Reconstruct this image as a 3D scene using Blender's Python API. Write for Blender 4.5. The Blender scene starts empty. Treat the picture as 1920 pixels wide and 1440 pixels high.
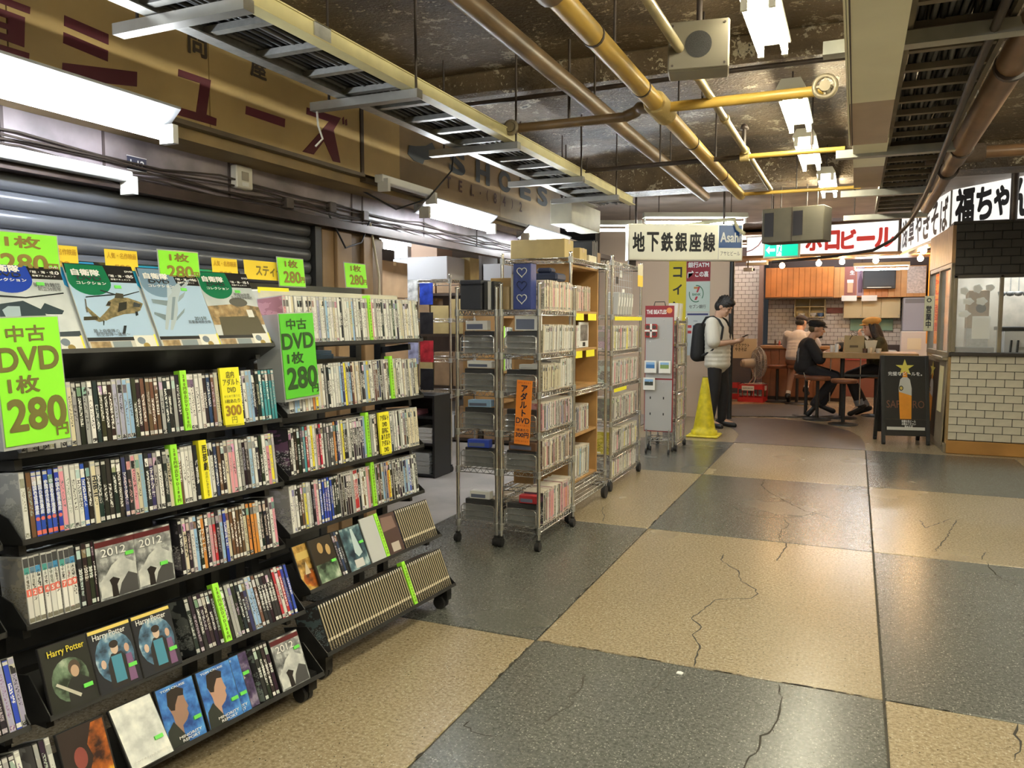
import bpy, math, random
from mathutils import Matrix, Vector
random.seed(7)
PI = math.pi
scene = bpy.context.scene
COL = scene.collection

# ------------------------------------------------------------------ camera, world, exposure
cam_d = bpy.data.cameras.new('camera'); cam = bpy.data.objects.new('camera', cam_d); COL.objects.link(cam)
cam_d.sensor_width = 36.0; cam_d.lens = 36.0 * 1480 / 1920; cam_d.clip_start = 0.02; cam_d.clip_end = 100
cam.matrix_basis = Matrix(((0.917188, -0.031668, 0.397195, 0.0),
                           (0.398456, 0.072896, -0.914286, 0.0),
                           (0.0, 0.996837, 0.079478, 1.40),
                           (0, 0, 0, 1)))
scene.camera = cam
scene.cycles.sample_clamp_indirect = 4.0
w = bpy.data.worlds.new('world'); scene.world = w; w.use_nodes = True
w.node_tree.nodes['Background'].inputs[0].default_value = (0.9, 0.95, 1.0, 1)
w.node_tree.nodes['Background'].inputs[1].default_value = 0.01
vs = scene.view_settings
vs.view_transform = 'Standard'; vs.look = 'None'; vs.gamma = 1.0; vs.use_curve_mapping = False
vs.exposure = 1.6
TUBE = 32.0          # radiance of the fluorescent tubes

# ------------------------------------------------------------------ mesh helpers
class MB:
    """collects shapes; build() links them as ONE mesh object"""
    def __init__(s): s.v = []; s.f = []; s.m = []; s.sm = []
    def add(s, vs, fs, m=0, smooth=False):
        o = len(s.v); s.v.extend([tuple(p) for p in vs])
        for f in fs: s.f.append(tuple(i + o for i in f)); s.m.append(m); s.sm.append(smooth)
        return s
    def box(s, x0, x1, y0, y1, z0, z1, m=0):
        v = [(x0,y0,z0),(x1,y0,z0),(x1,y1,z0),(x0,y1,z0),(x0,y0,z1),(x1,y0,z1),(x1,y1,z1),(x0,y1,z1)]
        return s.add(v, [(3,2,1,0),(4,5,6,7),(0,1,5,4),(1,2,6,5),(2,3,7,6),(3,0,4,7)], m)
    def bbox(s, x0, x1, y0, y1, z0, z1, b=.003, m=0):
        """box with all edges chamfered"""
        X=(x0,x0+b,x1-b,x1); Y=(y0,y0+b,y1-b,y1); Z=(z0,z0+b,z1-b,z1); v=[]; idx={}
        for i,(a,bx) in enumerate(((0,1),(3,2))):
            for j,(c,d) in enumerate(((0,1),(3,2))):
                for k,(e,f) in enumerate(((0,1),(3,2))):
                    idx[i,j,k,0]=len(v); v.append((X[a],Y[d],Z[f]))
                    idx[i,j,k,1]=len(v); v.append((X[bx],Y[c],Z[f]))
                    idx[i,j,k,2]=len(v); v.append((X[bx],Y[d],Z[e]))
        F=[]
        def q(*ks): F.append(tuple(idx[k] for k in ks))
        q((0,0,0,0),(0,0,1,0),(0,1,1,0),(0,1,0,0)); q((1,0,0,0),(1,1,0,0),(1,1,1,0),(1,0,1,0))
        q((0,0,0,1),(1,0,0,1),(1,0,1,1),(0,0,1,1)); q((0,1,0,1),(0,1,1,1),(1,1,1,1),(1,1,0,1))
        q((0,0,0,2),(0,1,0,2),(1,1,0,2),(1,0,0,2)); q((0,0,1,2),(1,0,1,2),(1,1,1,2),(0,1,1,2))
        for i in (0,1):
            for j in (0,1):
                q((i,j,0,0),(i,j,1,0),(i,j,1,1),(i,j,0,1))
                q((i,0,j,0),(i,1,j,0),(i,1,j,2),(i,0,j,2))
                q((0,i,j,1),(1,i,j,1),(1,i,j,2),(0,i,j,2))
                for k in (0,1): F.append((idx[i,j,k,0],idx[i,j,k,1],idx[i,j,k,2]))
        return s.add(v,F,m)
    def obox(s, M, sx, sy, sz, m=0):
        t = MB().box(-sx/2,sx/2,-sy/2,sy/2,-sz/2,sz/2)
        return s.add([M @ Vector(p) for p in t.v], t.f, m)
    def bar(s, p0, p1, w, h, m=0, up=(0,0,1)):
        """rectangular bar from p0 to p1"""
        p0=Vector(p0); p1=Vector(p1); d=(p1-p0); L=d.length; d.normalize(); u=Vector(up)
        if abs(d.dot(u))>.98: u=Vector((1,0,0))
        a=d.cross(u).normalized(); b=a.cross(d)
        M=Matrix((( d.x,a.x,b.x,(p0.x+p1.x)/2),(d.y,a.y,b.y,(p0.y+p1.y)/2),(d.z,a.z,b.z,(p0.z+p1.z)/2),(0,0,0,1)))
        return s.obox(M,L,w,h,m)
    def cyl(s, p0, p1, r, n=10, r2=None, caps=True, m=0):
        p0=Vector(p0); p1=Vector(p1); r2=r if r2 is None else r2; d=(p1-p0).normalized()
        a=d.cross(Vector((0,0,1)) if abs(d.z)<.9 else Vector((1,0,0))).normalized(); b=d.cross(a)
        v=[]
        for k in range(n):
            t=2*PI*k/n; e=a*math.cos(t)+b*math.sin(t); v.append(p0+e*r)
        for k in range(n):
            t=2*PI*k/n; e=a*math.cos(t)+b*math.sin(t); v.append(p1+e*r2)
        s.add(v,[(k,(k+1)%n,n+(k+1)%n,n+k) for k in range(n)],m,True)
        if caps: s.add(v[:n],[tuple(range(n))[::-1]],m); s.add(v[n:],[tuple(range(n))],m)
        return s
    def tube(s, pts, r, n=6, m=0, closed=False):
        pts=[Vector(p) for p in pts]; N=len(pts); rings=[]
        rr = r if isinstance(r,(list,tuple)) else [r]*N
        prev=None
        for i,p in enumerate(pts):
            if closed: d=pts[(i+1)%N]-pts[i-1]
            else: d=(pts[min(i+1,N-1)]-pts[max(i-1,0)])
            d.normalize()
            a = prev - d*prev.dot(d) if prev is not None else d.cross(Vector((0,0,1)) if abs(d.z)<.9 else Vector((1,0,0)))
            if a.length<1e-5: a=d.cross(Vector((1,0,0)))
            a.normalize(); prev=a; b=d.cross(a)
            rings.append([p+(a*math.cos(2*PI*k/n)+b*math.sin(2*PI*k/n))*rr[i] for k in range(n)])
        v=[q for R in rings for q in R]; F=[]
        for i in range(N if closed else N-1):
            j=(i+1)%N
            for k in range(n): F.append((i*n+k,i*n+(k+1)%n,j*n+(k+1)%n,j*n+k))
        s.add(v,F,m,True)
        if not closed: s.add(rings[0],[tuple(range(n))[::-1]],m); s.add(rings[-1],[tuple(range(n))],m)
        return s
    def lathe(s, prof, c=(0,0,0), n=20, m=0, M=None, smooth=True):
        v=[]
        for r,z in prof:
            for k in range(n):
                t=2*PI*k/n; p=Vector((r*math.cos(t),r*math.sin(t),z)); p=(M@p if M else p)+Vector(c); v.append(p)
        F=[]
        for i in range(len(prof)-1):
            for k in range(n): F.append((i*n+k,i*n+(k+1)%n,(i+1)*n+(k+1)%n,(i+1)*n+k))
        s.add(v,F,m,smooth)
        if prof[0][0]>1e-4: s.add(v[:n],[tuple(range(n))[::-1]],m)
        if prof[-1][0]>1e-4: s.add(v[-n:],[tuple(range(n))],m)
        return s
    def ell(s, c, rx, ry, rz, n=12, k=8, m=0, M=None):
        v=[];F=[]
        for i in range(k+1):
            t=PI*i/k
            for j in range(n):
                a=2*PI*j/n; p=Vector((rx*math.sin(t)*math.cos(a),ry*math.sin(t)*math.sin(a),-rz*math.cos(t)))
                v.append((M@p if M else p)+Vector(c))
        for i in range(k):
            for j in range(n): F.append((i*n+j,i*n+(j+1)%n,(i+1)*n+(j+1)%n,(i+1)*n+j))
        return s.add(v,F,m,True)
    def poly(s, pts, m=0): return s.add(pts,[tuple(range(len(pts)))],m)
    def prism(s, pts2, M, t, m=0):
        """2D outline in M's xy plane, thickness t along M's +z"""
        n=len(pts2); a=[M@Vector((x,y,0)) for x,y in pts2]; b=[M@Vector((x,y,t)) for x,y in pts2]
        ar=sum(pts2[i][0]*pts2[(i+1)%n][1]-pts2[(i+1)%n][0]*pts2[i][1] for i in range(n))
        if ar<0: a.reverse(); b.reverse()
        return s.add(a+b,[tuple(range(n))[::-1],tuple(range(n,2*n))]+[(i,(i+1)%n,n+(i+1)%n,n+i) for i in range(n)],m)
    def mesh(s, name, mats):
        me=bpy.data.meshes.new(name); me.from_pydata(s.v,[],s.f)
        for q in (mats if isinstance(mats,(list,tuple)) else [mats]): me.materials.append(q)
        me.polygons.foreach_set('material_index',s.m); me.polygons.foreach_set('use_smooth',s.sm); me.update()
        return me
    def build(s, name, mats, parent=None, M=None):
        return link(name, s.mesh(name,mats), parent, M)

def link(name, me, parent=None, M=None):
    o=bpy.data.objects.new(name, me); COL.objects.link(o)
    if parent is not None: o.parent=parent
    if M is not None: o.matrix_basis = M
    return o
def thing(name, label, cat, loc=(0,0,0), rz=0.0, group=None, M=None):
    o=bpy.data.objects.new(name,None); COL.objects.link(o); o.empty_display_size=.1
    o.matrix_basis = M if M is not None else Matrix.Translation(loc) @ Matrix.Rotation(rz,4,'Z')
    return tag(o,label,cat,group)
def tag(o, label, cat, group=None):
    o['label']=label; o['category']=cat
    if group: o['group']=group
    return o
def struct(o, label=None):
    o['kind']='structure'
    if label: o['label']=label
    return o
def W(o):  # world matrix of an object whose parents are plain
    return (W(o.parent) @ o.matrix_basis) if o.parent else o.matrix_basis.copy()
def copy_tree(o, M=None, parent=None):
    c=o.copy(); COL.objects.link(c); c.parent=parent
    if M is not None: c.matrix_basis=M
    for ch in list(o.children): copy_tree(ch,None,c)
    return c
def T(x,y,z): return Matrix.Translation((x,y,z))
def RX(a): return Matrix.Rotation(a,4,'X')
def RY(a): return Matrix.Rotation(a,4,'Y')
def RZ(a): return Matrix.Rotation(a,4,'Z')
def S(x,y,z): return Matrix.Diagonal((x,y,z,1))
# text / print planes: local x=reading direction, y=up, z=out of the surface
FX = Matrix(((0,0,1,0),(1,0,0,0),(0,1,0,0),(0,0,0,1)))       # faces +X, reads along +Y
FNY = Matrix(((1,0,0,0),(0,0,-1,0),(0,1,0,0),(0,0,0,1)))     # faces -Y, reads along +X

# ------------------------------------------------------------------ materials
MATS={}
def mat(name, col, rough=.55, metal=0.0, emis=0.0, ecol=None, var=0.0, vscale=8.0, bump=0.0, bscale=60.0, spec=.5, alpha=1.0, trans=0.0, coat=0.0):
    if name in MATS: return MATS[name]
    m=bpy.data.materials.new(name); m.use_nodes=True; nt=m.node_tree; b=nt.nodes['Principled BSDF']
    b.inputs['Base Color'].default_value=(*col,1); b.inputs['Roughness'].default_value=rough; b.inputs['Metallic'].default_value=metal
    b.inputs['Specular IOR Level'].default_value=spec; b.inputs['Transmission Weight'].default_value=trans; b.inputs['Coat Weight'].default_value=coat
    if emis>0:
        b.inputs['Emission Color'].default_value=(*(ecol or col),1); b.inputs['Emission Strength'].default_value=emis
    if alpha<1: b.inputs['Alpha'].default_value=alpha
    if var>0 or bump>0:
        tc=nt.nodes.new('ShaderNodeTexCoord')
        if var>0:
            n=nt.nodes.new('ShaderNodeTexNoise'); n.inputs['Scale'].default_value=vscale; n.inputs['Detail'].default_value=6; nt.links.new(tc.outputs['Object'],n.inputs['Vector'])
            mr=nt.nodes.new('ShaderNodeMapRange'); mr.inputs[1].default_value=.3; mr.inputs[2].default_value=.7; mr.inputs[3].default_value=1-var; mr.inputs[4].default_value=1+var*.6
            nt.links.new(n.outputs['Fac'],mr.inputs[0])
            mx=nt.nodes.new('ShaderNodeVectorMath'); mx.operation='SCALE'; mx.inputs[0].default_value=col; nt.links.new(mr.outputs[0],mx.inputs['Scale']); nt.links.new(mx.outputs[0],b.inputs['Base Color'])
        if bump>0:
            n2=nt.nodes.new('ShaderNodeTexNoise'); n2.inputs['Scale'].default_value=bscale; n2.inputs['Detail'].default_value=5; nt.links.new(tc.outputs['Object'],n2.inputs['Vector'])
            bp=nt.nodes.new('ShaderNodeBump'); bp.inputs['Strength'].default_value=bump; bp.inputs['Distance'].default_value=.01; nt.links.new(n2.outputs['Fac'],bp.inputs['Height']); nt.links.new(bp.outputs[0],b.inputs['Normal'])
    MATS[name]=m; return m
def flat(col, rough=.5):
    """plain print / paint colour"""
    return mat('print_%02x%02x%02x_%d'%(*[max(0,min(255,int(c*255))) for c in col],int(rough*10)), col, rough)
class NT:
    """tiny node-tree writer"""
    def __init__(s,name):
        s.m=bpy.data.materials.new(name); s.m.use_nodes=True; s.t=s.m.node_tree; s.b=s.t.nodes['Principled BSDF']; MATS[name]=s.m
    def n(s,typ,**kw):
        q=s.t.nodes.new('ShaderNode'+typ)
        for k,v in kw.items():
            if k.startswith('i_'): q.inputs[k[2:].replace('_',' ')].default_value=v
            else: setattr(q,k,v)
        return q
    def l(s,a,b): s.t.links.new(a,b)
    def math(s,op,a,b=None,clamp=False):
        q=s.t.nodes.new('ShaderNodeMath'); q.operation=op; q.use_clamp=clamp
        for i,x in enumerate((a,b)):
            if x is None: continue
            if isinstance(x,(int,float)): q.inputs[i].default_value=x
            else: s.l(x,q.inputs[i])
        return q.outputs[0]
    def mix(s,fac,a,b):
        q=s.t.nodes.new('ShaderNodeMix'); q.data_type='RGBA'
        for i,x in ((0,fac),(6,a),(7,b)):
            if isinstance(x,(int,float)): q.inputs[i].default_value=x
            elif isinstance(x,tuple): q.inputs[i].default_value=(*x,1) if len(x)==3 else x
            else: s.l(x,q.inputs[i])
        return q.outputs[2]
    def ramp(s,fac,stops):
        q=s.t.nodes.new('ShaderNodeValToRGB'); e=q.color_ramp.elements
        while len(e)<len(stops): e.new(.5)
        for el,(p,c) in zip(e,stops): el.position=p; el.color=(*c,1) if len(c)==3 else c
        s.l(fac,q.inputs[0]); return q.outputs[0]

black_metal = mat('black_metal',(.018,.018,.018),.45,.0,var=.3,vscale=20)
black_plastic = mat('black_plastic',(.012,.012,.013),.4)
rubber = mat('rubber',(.015,.015,.016),.6)
chrome = mat('chrome',(.82,.82,.80),.2,1.0)
steel = mat('galvanised_steel',(.45,.45,.43),.42,.8,var=.2,vscale=30)
white_enamel = mat('white_enamel',(.78,.79,.80),.35)
tube_mat = mat('tube_glow',(1,1,1),.3,emis=TUBE,ecol=(.90,.96,1.0))
ceil_tube = mat('ceiling_tube_glow',(1,1,1),.3,emis=TUBE,ecol=(1.0,.94,.70))
socket_mat = mat('socket_white',(.75,.75,.74),.4)
wood_plain = mat('shelf_wood',(.42,.24,.09),.5,var=.25,vscale=5)
paper_white = mat('paper_white',(.82,.82,.80),.7)
paper_cream = mat('paper_cream',(.72,.66,.50),.7)
green_card = mat('green_card',(.28,.86,.03),.55)
green_card2 = mat('green_card_deep',(.10,.55,.03),.5)
green_strip = mat('green_strip',(.36,.88,.05),.55)
yellow_card = mat('yellow_card',(.90,.83,.03),.6)
yellow_note = mat('yellow_note',(.93,.68,.04),.6)
olive_ink = mat('olive_ink',(.15,.14,.03),.6)
black_ink = mat('black_ink',(.015,.015,.018),.55)
white_ink = mat('white_ink',(.85,.85,.85),.5)

# ------------------------------------------------------------------ lettering (built-in font, turned into meshes)
_ts = bpy.data.scenes.new('lettering_workspace'); _TX={}
def glyphs(body, bold=0.0, line=1.0, space=1.0):
    k=(body,bold,line,space)
    if k in _TX: return _TX[k]
    c=bpy.data.curves.new('lettering','FONT'); c.body=body; c.size=1; c.align_x='CENTER'; c.offset=0; c.space_line=line; c.space_character=space; c.resolution_u=5 if len(body)<=5 else 2
    c.fill_mode='FRONT'
    o=bpy.data.objects.new('lettering',c); _ts.collection.objects.link(o)
    _ts.view_layers[0].update(); dg=_ts.view_layers[0].depsgraph
    me=bpy.data.meshes.new_from_object(o.evaluated_get(dg)); _ts.collection.objects.unlink(o); bpy.data.objects.remove(o); bpy.data.curves.remove(c)
    xs=[v.co.x for v in me.vertices] or [0,1]; ys=[v.co.y for v in me.vertices] or [0,1]
    x0,x1,y0,y1=min(xs),max(xs),min(ys),max(ys)
    me.transform(T(-(x0+x1)/2,-(y0+y1)/2,0)); me.update()
    if bold>0:   # heavier weight: the outline repeated around itself
        V=[v.co.copy() for v in me.vertices]; F=[tuple(p.vertices) for p in me.polygons]; mb=MB(); b=bold*.75
        for k_,(dx,dy) in enumerate(((b,b),(-b,b),(b,-b),(-b,-b),(b*1.3,0),(-b*1.3,0),(0,b*1.2),(0,-b*1.2),(0,0))): mb.add([(v.x+dx,v.y+dy,k_*.00012) for v in V],F)
        bpy.data.meshes.remove(me); me=bpy.data.meshes.new('lettering'); me.from_pydata(mb.v,[],mb.f); me.update()
        x0-=b;x1+=b;y0-=b;y1+=b
    _TX[k]=(me,max(x1-x0,1e-3),max(y1-y0,1e-3)); return _TX[k]
_TM={}
def text(body, m, parent, M, w=None, h=None, bold=0.0, vert=False, line=1.0, space=1.0, name='lettering'):
    """M: placement (x reading, y up, z out); fitted to width w and/or height h"""
    if vert: body='\n'.join(body)
    me,tw,th=glyphs(body,bold,line,space)
    if w and h: sx,sy=w/tw,h/th
    elif w: sx=sy=w/tw
    else: sx=sy=h/th
    key=(body,bold,line,space,m.name)
    if key not in _TM:
        q=me.copy(); q.materials.clear(); q.materials.append(m); _TM[key]=q
    return link(name,_TM[key],parent,M @ S(sx,sy,1))
# ------------------------------------------------------------------ setting: floor
def terrazzo(name, base, chip, dark, chip_amt):
    q=NT(name); tc=q.n('TexCoord'); vor=q.n('TexVoronoi',i_Scale=95.0); q.l(tc.outputs['Object'],vor.inputs['Vector'])
    n1=q.n('TexNoise',i_Scale=1.1,i_Detail=3.0); q.l(tc.outputs['Object'],n1.inputs['Vector'])
    n2=q.n('TexNoise',i_Scale=75.0,i_Detail=3.0); q.l(tc.outputs['Object'],n2.inputs['Vector']); v2=q.n('TexVoronoi',i_Scale=150.0); q.l(tc.outputs['Object'],v2.inputs['Vector'])
    g=q.n('MapRange'); q.l(n2.outputs['Fac'],g.inputs[0]); g.inputs[1].default_value=.32; g.inputs[2].default_value=.62; c0=q.mix(g.outputs[0],dark,base)
    s2=q.n('SeparateColor'); q.l(v2.outputs['Color'],s2.inputs[0]); c0=q.mix(q.math('MULTIPLY',q.math('MULTIPLY',q.math('GREATER_THAN',s2.outputs[0],.5),q.math('LESS_THAN',v2.outputs['Distance'],.34)),q.math('MULTIPLY',s2.outputs[1],.75)),c0,chip)
    f=q.n('MapRange'); q.l(n1.outputs['Fac'],f.inputs[0]); f.inputs[1].default_value=.2; f.inputs[2].default_value=.8; f.inputs[3].default_value=.93; f.inputs[4].default_value=1.05
    sep=q.n('SeparateColor'); q.l(vor.outputs['Color'],sep.inputs[0])
    on=q.math('GREATER_THAN',sep.outputs[0],1-chip_amt); near=q.math('LESS_THAN',vor.outputs['Distance'],.30)
    c1=q.mix(q.math('MULTIPLY',q.math('MULTIPLY',on,near),q.math('ADD',.25,q.math('MULTIPLY',sep.outputs[2],.75))),c0,chip)
    pit=q.math('MULTIPLY',q.math('LESS_THAN',sep.outputs[1],.045),q.math('LESS_THAN',vor.outputs['Distance'],.24))
    c2=q.mix(pit,c1,(.03,.028,.025))
    sc=q.n('VectorMath',operation='SCALE'); q.l(c2,sc.inputs[0]); q.l(f.outputs[0],sc.inputs['Scale']); q.l(sc.outputs[0],q.b.inputs['Base Color'])
    r=q.n('MapRange'); q.l(n1.outputs['Fac'],r.inputs[0]); r.inputs[1].default_value=.15; r.inputs[2].default_value=.85; r.inputs[3].default_value=.24; r.inputs[4].default_value=.29; q.l(r.outputs[0],q.b.inputs['Roughness'])
    bp=q.n('Bump',i_Strength=.05,i_Distance=.002); q.l(n2.outputs['Fac'],bp.inputs['Height']); q.l(bp.outputs[0],q.b.inputs['Normal'])
    return q.m
terr_tan=terrazzo('terrazzo_tan',(.375,.305,.20),(.50,.44,.335),(.225,.168,.098),.40)
terr_grey=terrazzo('terrazzo_grey',(.128,.131,.118),(.33,.325,.29),(.056,.058,.051),.34)
concrete=mat('shop_concrete',(.40,.37,.34),.55,var=.25,vscale=2.5,bump=.15)
joint=mat('floor_joint',(.05,.045,.035),.8)
crackm=mat('crack_dirt',(.035,.03,.022),.9)
floor=struct(MB().box(-6.6,4.2,-4.6,18.4,-.14,-.006).build('floor',joint),'worn terrazzo floor in tan and grey squares')
XL=[-2.62,-1.25,.14,1.53,2.92,4.2]; YL=[-4.6,-3.01,-.96,1.09,3.14,5.19,7.26,9.32]
for i in range(len(XL)-1):
    for j in range(len(YL)-1):
        tan=(i+j)%2==1
        g=.004
        MB().bbox(XL[i]+g,XL[i+1]-g,YL[j]+g,YL[j+1]-g,-.03,0,.003).build('floor_tile',terr_tan if tan else terr_grey,floor)
# end of the corridor: pale floor with a rounded grey inlay and a dark mat
MB().box(-2.6,4.2,9.324,18.4,-.03,-.001).build('end_floor',terr_tan,floor)
inlay=[(-1.25,9.327),(.135,9.327),(.14,9.8),(.09,10.4),(-.04,10.9),(-.27,11.35),(-.6,11.68),(-1.0,11.85),(-1.45,11.85),(-1.8,11.55),(-1.62,11.0),(-1.42,10.5),(-1.28,10.0)]
MB().prism(inlay,T(0,0,-.006),.008).build('curved_inlay',mat('inlay_grey',(.10,.082,.072),.32,var=.25,vscale=12),floor)
matm=NT('ribbed_mat'); tc=matm.n('TexCoord'); ch=matm.n('TexChecker',i_Scale=28.0,i_Color1=(.085,.07,.062,1),i_Color2=(.045,.038,.034,1)); matm.l(tc.outputs['Object'],ch.inputs['Vector']); matm.l(ch.outputs['Color'],matm.b.inputs['Base Color']); matm.b.inputs['Roughness'].default_value=.7
MB().prism([(-1.95,11.75),(-1.2,12.02),(-.1,12.25),(-.3,13.2),(-1.0,13.9),(-1.6,13.7),(-2.3,13.0)],T(0,0,0),.012).build('door_mat',matm.m,floor)
MB().box(-6.6,-2.628,3.2,18.4,-.03,-.002).build('shop_floor',concrete,floor)
MB().box(-6.6,-2.628,-4.6,3.192,-.03,-.002).build('shop_floor',concrete,floor)
CR=[[(-0.7,7.24),(-0.7,6.96),(-0.62,6.71),(-0.54,6.57),(-0.42,6.32),(-0.3,6.13),(-0.19,6.06),(-0.08,5.94),(0.03,5.9),(0.12,5.95)],[(-0.83,6.11),(-0.71,5.89),(-0.57,5.81),(-0.43,5.84),(-0.33,5.95),(-0.17,6.12)],[(-0.43,5.84),(-0.38,5.65),(-0.42,5.48),(-0.41,5.27),(-0.35,5.17),(-0.37,4.91),(-0.38,4.76)],[(-0.69,4.79),(-0.68,4.66),(-0.57,4.49),(-0.52,4.31),(-0.44,4.21),(-0.42,4.14),(-0.44,4.06),(-0.61,3.96),(-0.62,3.88),(-0.67,3.67),(-0.61,3.58),(-0.62,3.47),(-0.58,3.37),(-0.57,3.22),(-0.56,3.14)],[(-0.23,3.12),(-0.22,3.04),(-0.21,2.98),(-0.21,2.79),(-0.25,2.69),(-0.25,2.58),(-0.28,2.5),(-.3,2.2)],[(-0.95,2.9),(-0.92,2.78),(-0.94,2.7),(-0.91,2.65),(-0.94,2.53),(-0.96,2.48)],[(-0.65,3.13),(-0.64,3.03),(-0.66,2.9),(-0.68,2.82)],[(-1.71,5.67),(-1.67,5.5),(-1.61,5.39),(-1.58,5.24)],[(0.46,6.17),(0.48,5.94),(0.67,6.31)],[(0.7,6.28),(0.61,5.86),(0.54,5.55),(0.48,5.34)],[(0.77,5.46),(0.72,5.27)],[(-0.79,5.63),(-0.8,5.39),(-0.81,5.24)],[(0.57,3.13),(0.54,3.04),(0.55,2.97),(0.51,2.86)],[(-1.2,2.39),(-1.2,2.35),(-1.16,2.33),(-1.07,2.33)],[(0.74,5.22),(0.76,4.96),(0.83,4.81)]]
rc=random.Random(3)
for c in CR:
    pts=[]
    for a,b in zip(c,c[1:]):
        n=max(2,int(math.dist(a,b)/.035))
        for k in range(n):
            t=k/n; pts.append((a[0]+(b[0]-a[0])*t+rc.uniform(-.008,.008),a[1]+(b[1]-a[1])*t+rc.uniform(-.008,.008)))
    pts.append(c[-1]); mb=MB()
    L=[];Rr=[]
    for i,p in enumerate(pts):
        q0=pts[max(i-1,0)]; q1=pts[min(i+1,len(pts)-1)]; d=Vector((q1[0]-q0[0],q1[1]-q0[1])).normalized()
        wd=rc.uniform(.0014,.0046)*(1 if 0<i<len(pts)-1 else .2)
        L.append((p[0]-d.y*wd,p[1]+d.x*wd,.0006)); Rr.append((p[0]+d.y*wd,p[1]-d.x*wd,.0006))
    n=len(pts); mb.add(L+Rr,[(i,n+i,n+i+1,i+1) for i in range(n-1)])
    mb.build('crack',crackm,floor)
# chipped joint lines
def chips(x0,y0,x1,y1,n):
    mb=MB()
    for _ in range(n):
        t=rc.random(); cx=x0+(x1-x0)*t; cy=y0+(y1-y0)*t; k=rc.randint(4,6); s=rc.uniform(.004,.013)
        ln=Vector((x1-x0,y1-y0)).normalized()
        mb.poly([(cx+ln.x*s*2.2*math.cos(a)-ln.y*s*.6*math.sin(a),cy+ln.y*s*2.2*math.cos(a)+ln.x*s*.6*math.sin(a),.0008) for a in [2*PI*i/k+rc.uniform(-.3,.3) for i in range(k)]])
    mb.build('joint_chips',crackm,floor)
chips(-1.25,1.2,-1.25,6.5,40); chips(.14,1.2,.14,7,34); chips(-1.25,3.14,.14,3.14,22); chips(-2.4,3.14,-1.25,3.14,10); chips(-.15,3.14,.35,3.14,14)

# ------------------------------------------------------------------ ceiling
q=NT('stained_ceiling'); tc=q.n('TexCoord')
n1=q.n('TexNoise',i_Scale=.9,i_Detail=8.0,i_Roughness=.62); n2=q.n('TexNoise',i_Scale=5.5,i_Detail=9.0,i_Roughness=.7); n3=q.n('TexNoise',i_Scale=70.0,i_Detail=3.0)
for n in (n1,n2,n3): q.l(tc.outputs['Object'],n.inputs['Vector'])
c=q.ramp(n1.outputs['Fac'],[(.25,(.016,.011,.007)),(.42,(.055,.035,.02)),(.55,(.135,.09,.045)),(.7,(.04,.026,.014))])
peel=q.math('MULTIPLY',q.math('GREATER_THAN',n2.outputs['Fac'],.585),q.math('GREATER_THAN',n1.outputs['Fac'],.47))
c=q.mix(peel,c,(.40,.34,.24)); spot=q.math('GREATER_THAN',n2.outputs['Fac'],.64); c=q.mix(spot,c,(.03,.02,.013)); n4=q.n('TexNoise',i_Scale=45.0,i_Detail=2.0); q.l(tc.outputs['Object'],n4.inputs['Vector']); fl=q.math('MULTIPLY',q.math('GREATER_THAN',n4.outputs['Fac'],.63),q.math('GREATER_THAN',n2.outputs['Fac'],.5)); c=q.mix(q.math('MULTIPLY',fl,.8),c,(.45,.38,.26))
q.l(c,q.b.inputs['Base Color']); q.b.inputs['Roughness'].default_value=.42
h=q.math('ADD',q.math('MULTIPLY',n2.outputs['Fac'],1.0),q.math('MULTIPLY',n3.outputs['Fac'],.25))
bp=q.n('Bump',i_Strength=1.0,i_Distance=.045); q.l(h,bp.inputs['Height']); q.l(bp.outputs[0],q.b.inputs['Normal']); ceil_m=q.m
CZ=2.95
ceiling=struct(MB().box(-6.6,4.2,-4.6,18.4,CZ,CZ+.15).build('ceiling',ceil_m),'stained brown concrete ceiling with peeling paint')
beam_m=ceil_m
struct(MB().bbox(-6.6,4.2,4.55,5.25,2.80,CZ+.01,.02).build('beam_1',beam_m),'wide brown painted beam crossing the ceiling')
struct(MB().bbox(-6.6,4.2,8.0,8.4,2.72,CZ+.01,.02).build('beam_2',beam_m),'brown beam crossing the ceiling above the hanging cabinet')
pale=mat('pale_ceiling',(.38,.33,.30),.6,var=.25,vscale=3)
struct(MB().box(-6.5,4.1,8.4,12.6,2.90,2.949).build('ceiling_panel',pale),'pale ceiling boards near the station sign')

# ------------------------------------------------------------------ left side: fascia signs, lintel, shutter, pillar, shop
tan_sign=mat('sign_tan',(.52,.38,.17),.42,var=.22,vscale=2.2)
tan_sign2=mat('sign_brown',(.31,.22,.12),.45,var=.35,vscale=1.8)
lilac=mat('lintel_enamel',(.26,.22,.24),.38,var=.5,vscale=4)
dark_wood=mat('dark_wood',(.055,.035,.022),.55,var=.4,vscale=6)
red_paint=mat('maroon_lettering',(.115,.012,.028),.5,var=.12,vscale=3)
SX=-2.75
sg=thing('fascia_sign','long tan shop sign board with large maroon katakana above shutter','sign',(SX,0,2.285))
zz=2.285
MB().box(-.05,0,-4.4,1.904,0,.66).build('panel',tan_sign,sg); MB().box(-.05,0,1.91,2.848,0,.66).build('panel',tan_sign,sg); MB().box(-.05,0,2.854,4.05,0,.66).build('panel',tan_sign,sg)
MB().box(-.05,.006,4.055,4.085,0,.66).build('end_strip',dark_wood,sg)
MB().box(-.07,.012,-4.4,4.085,-.022,-.001).build('bottom_trim',mat('trim_brown',(.10,.07,.04),.5,var=.3),sg)
def stroke(pts): return [(y,z) for y,z in pts]
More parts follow.
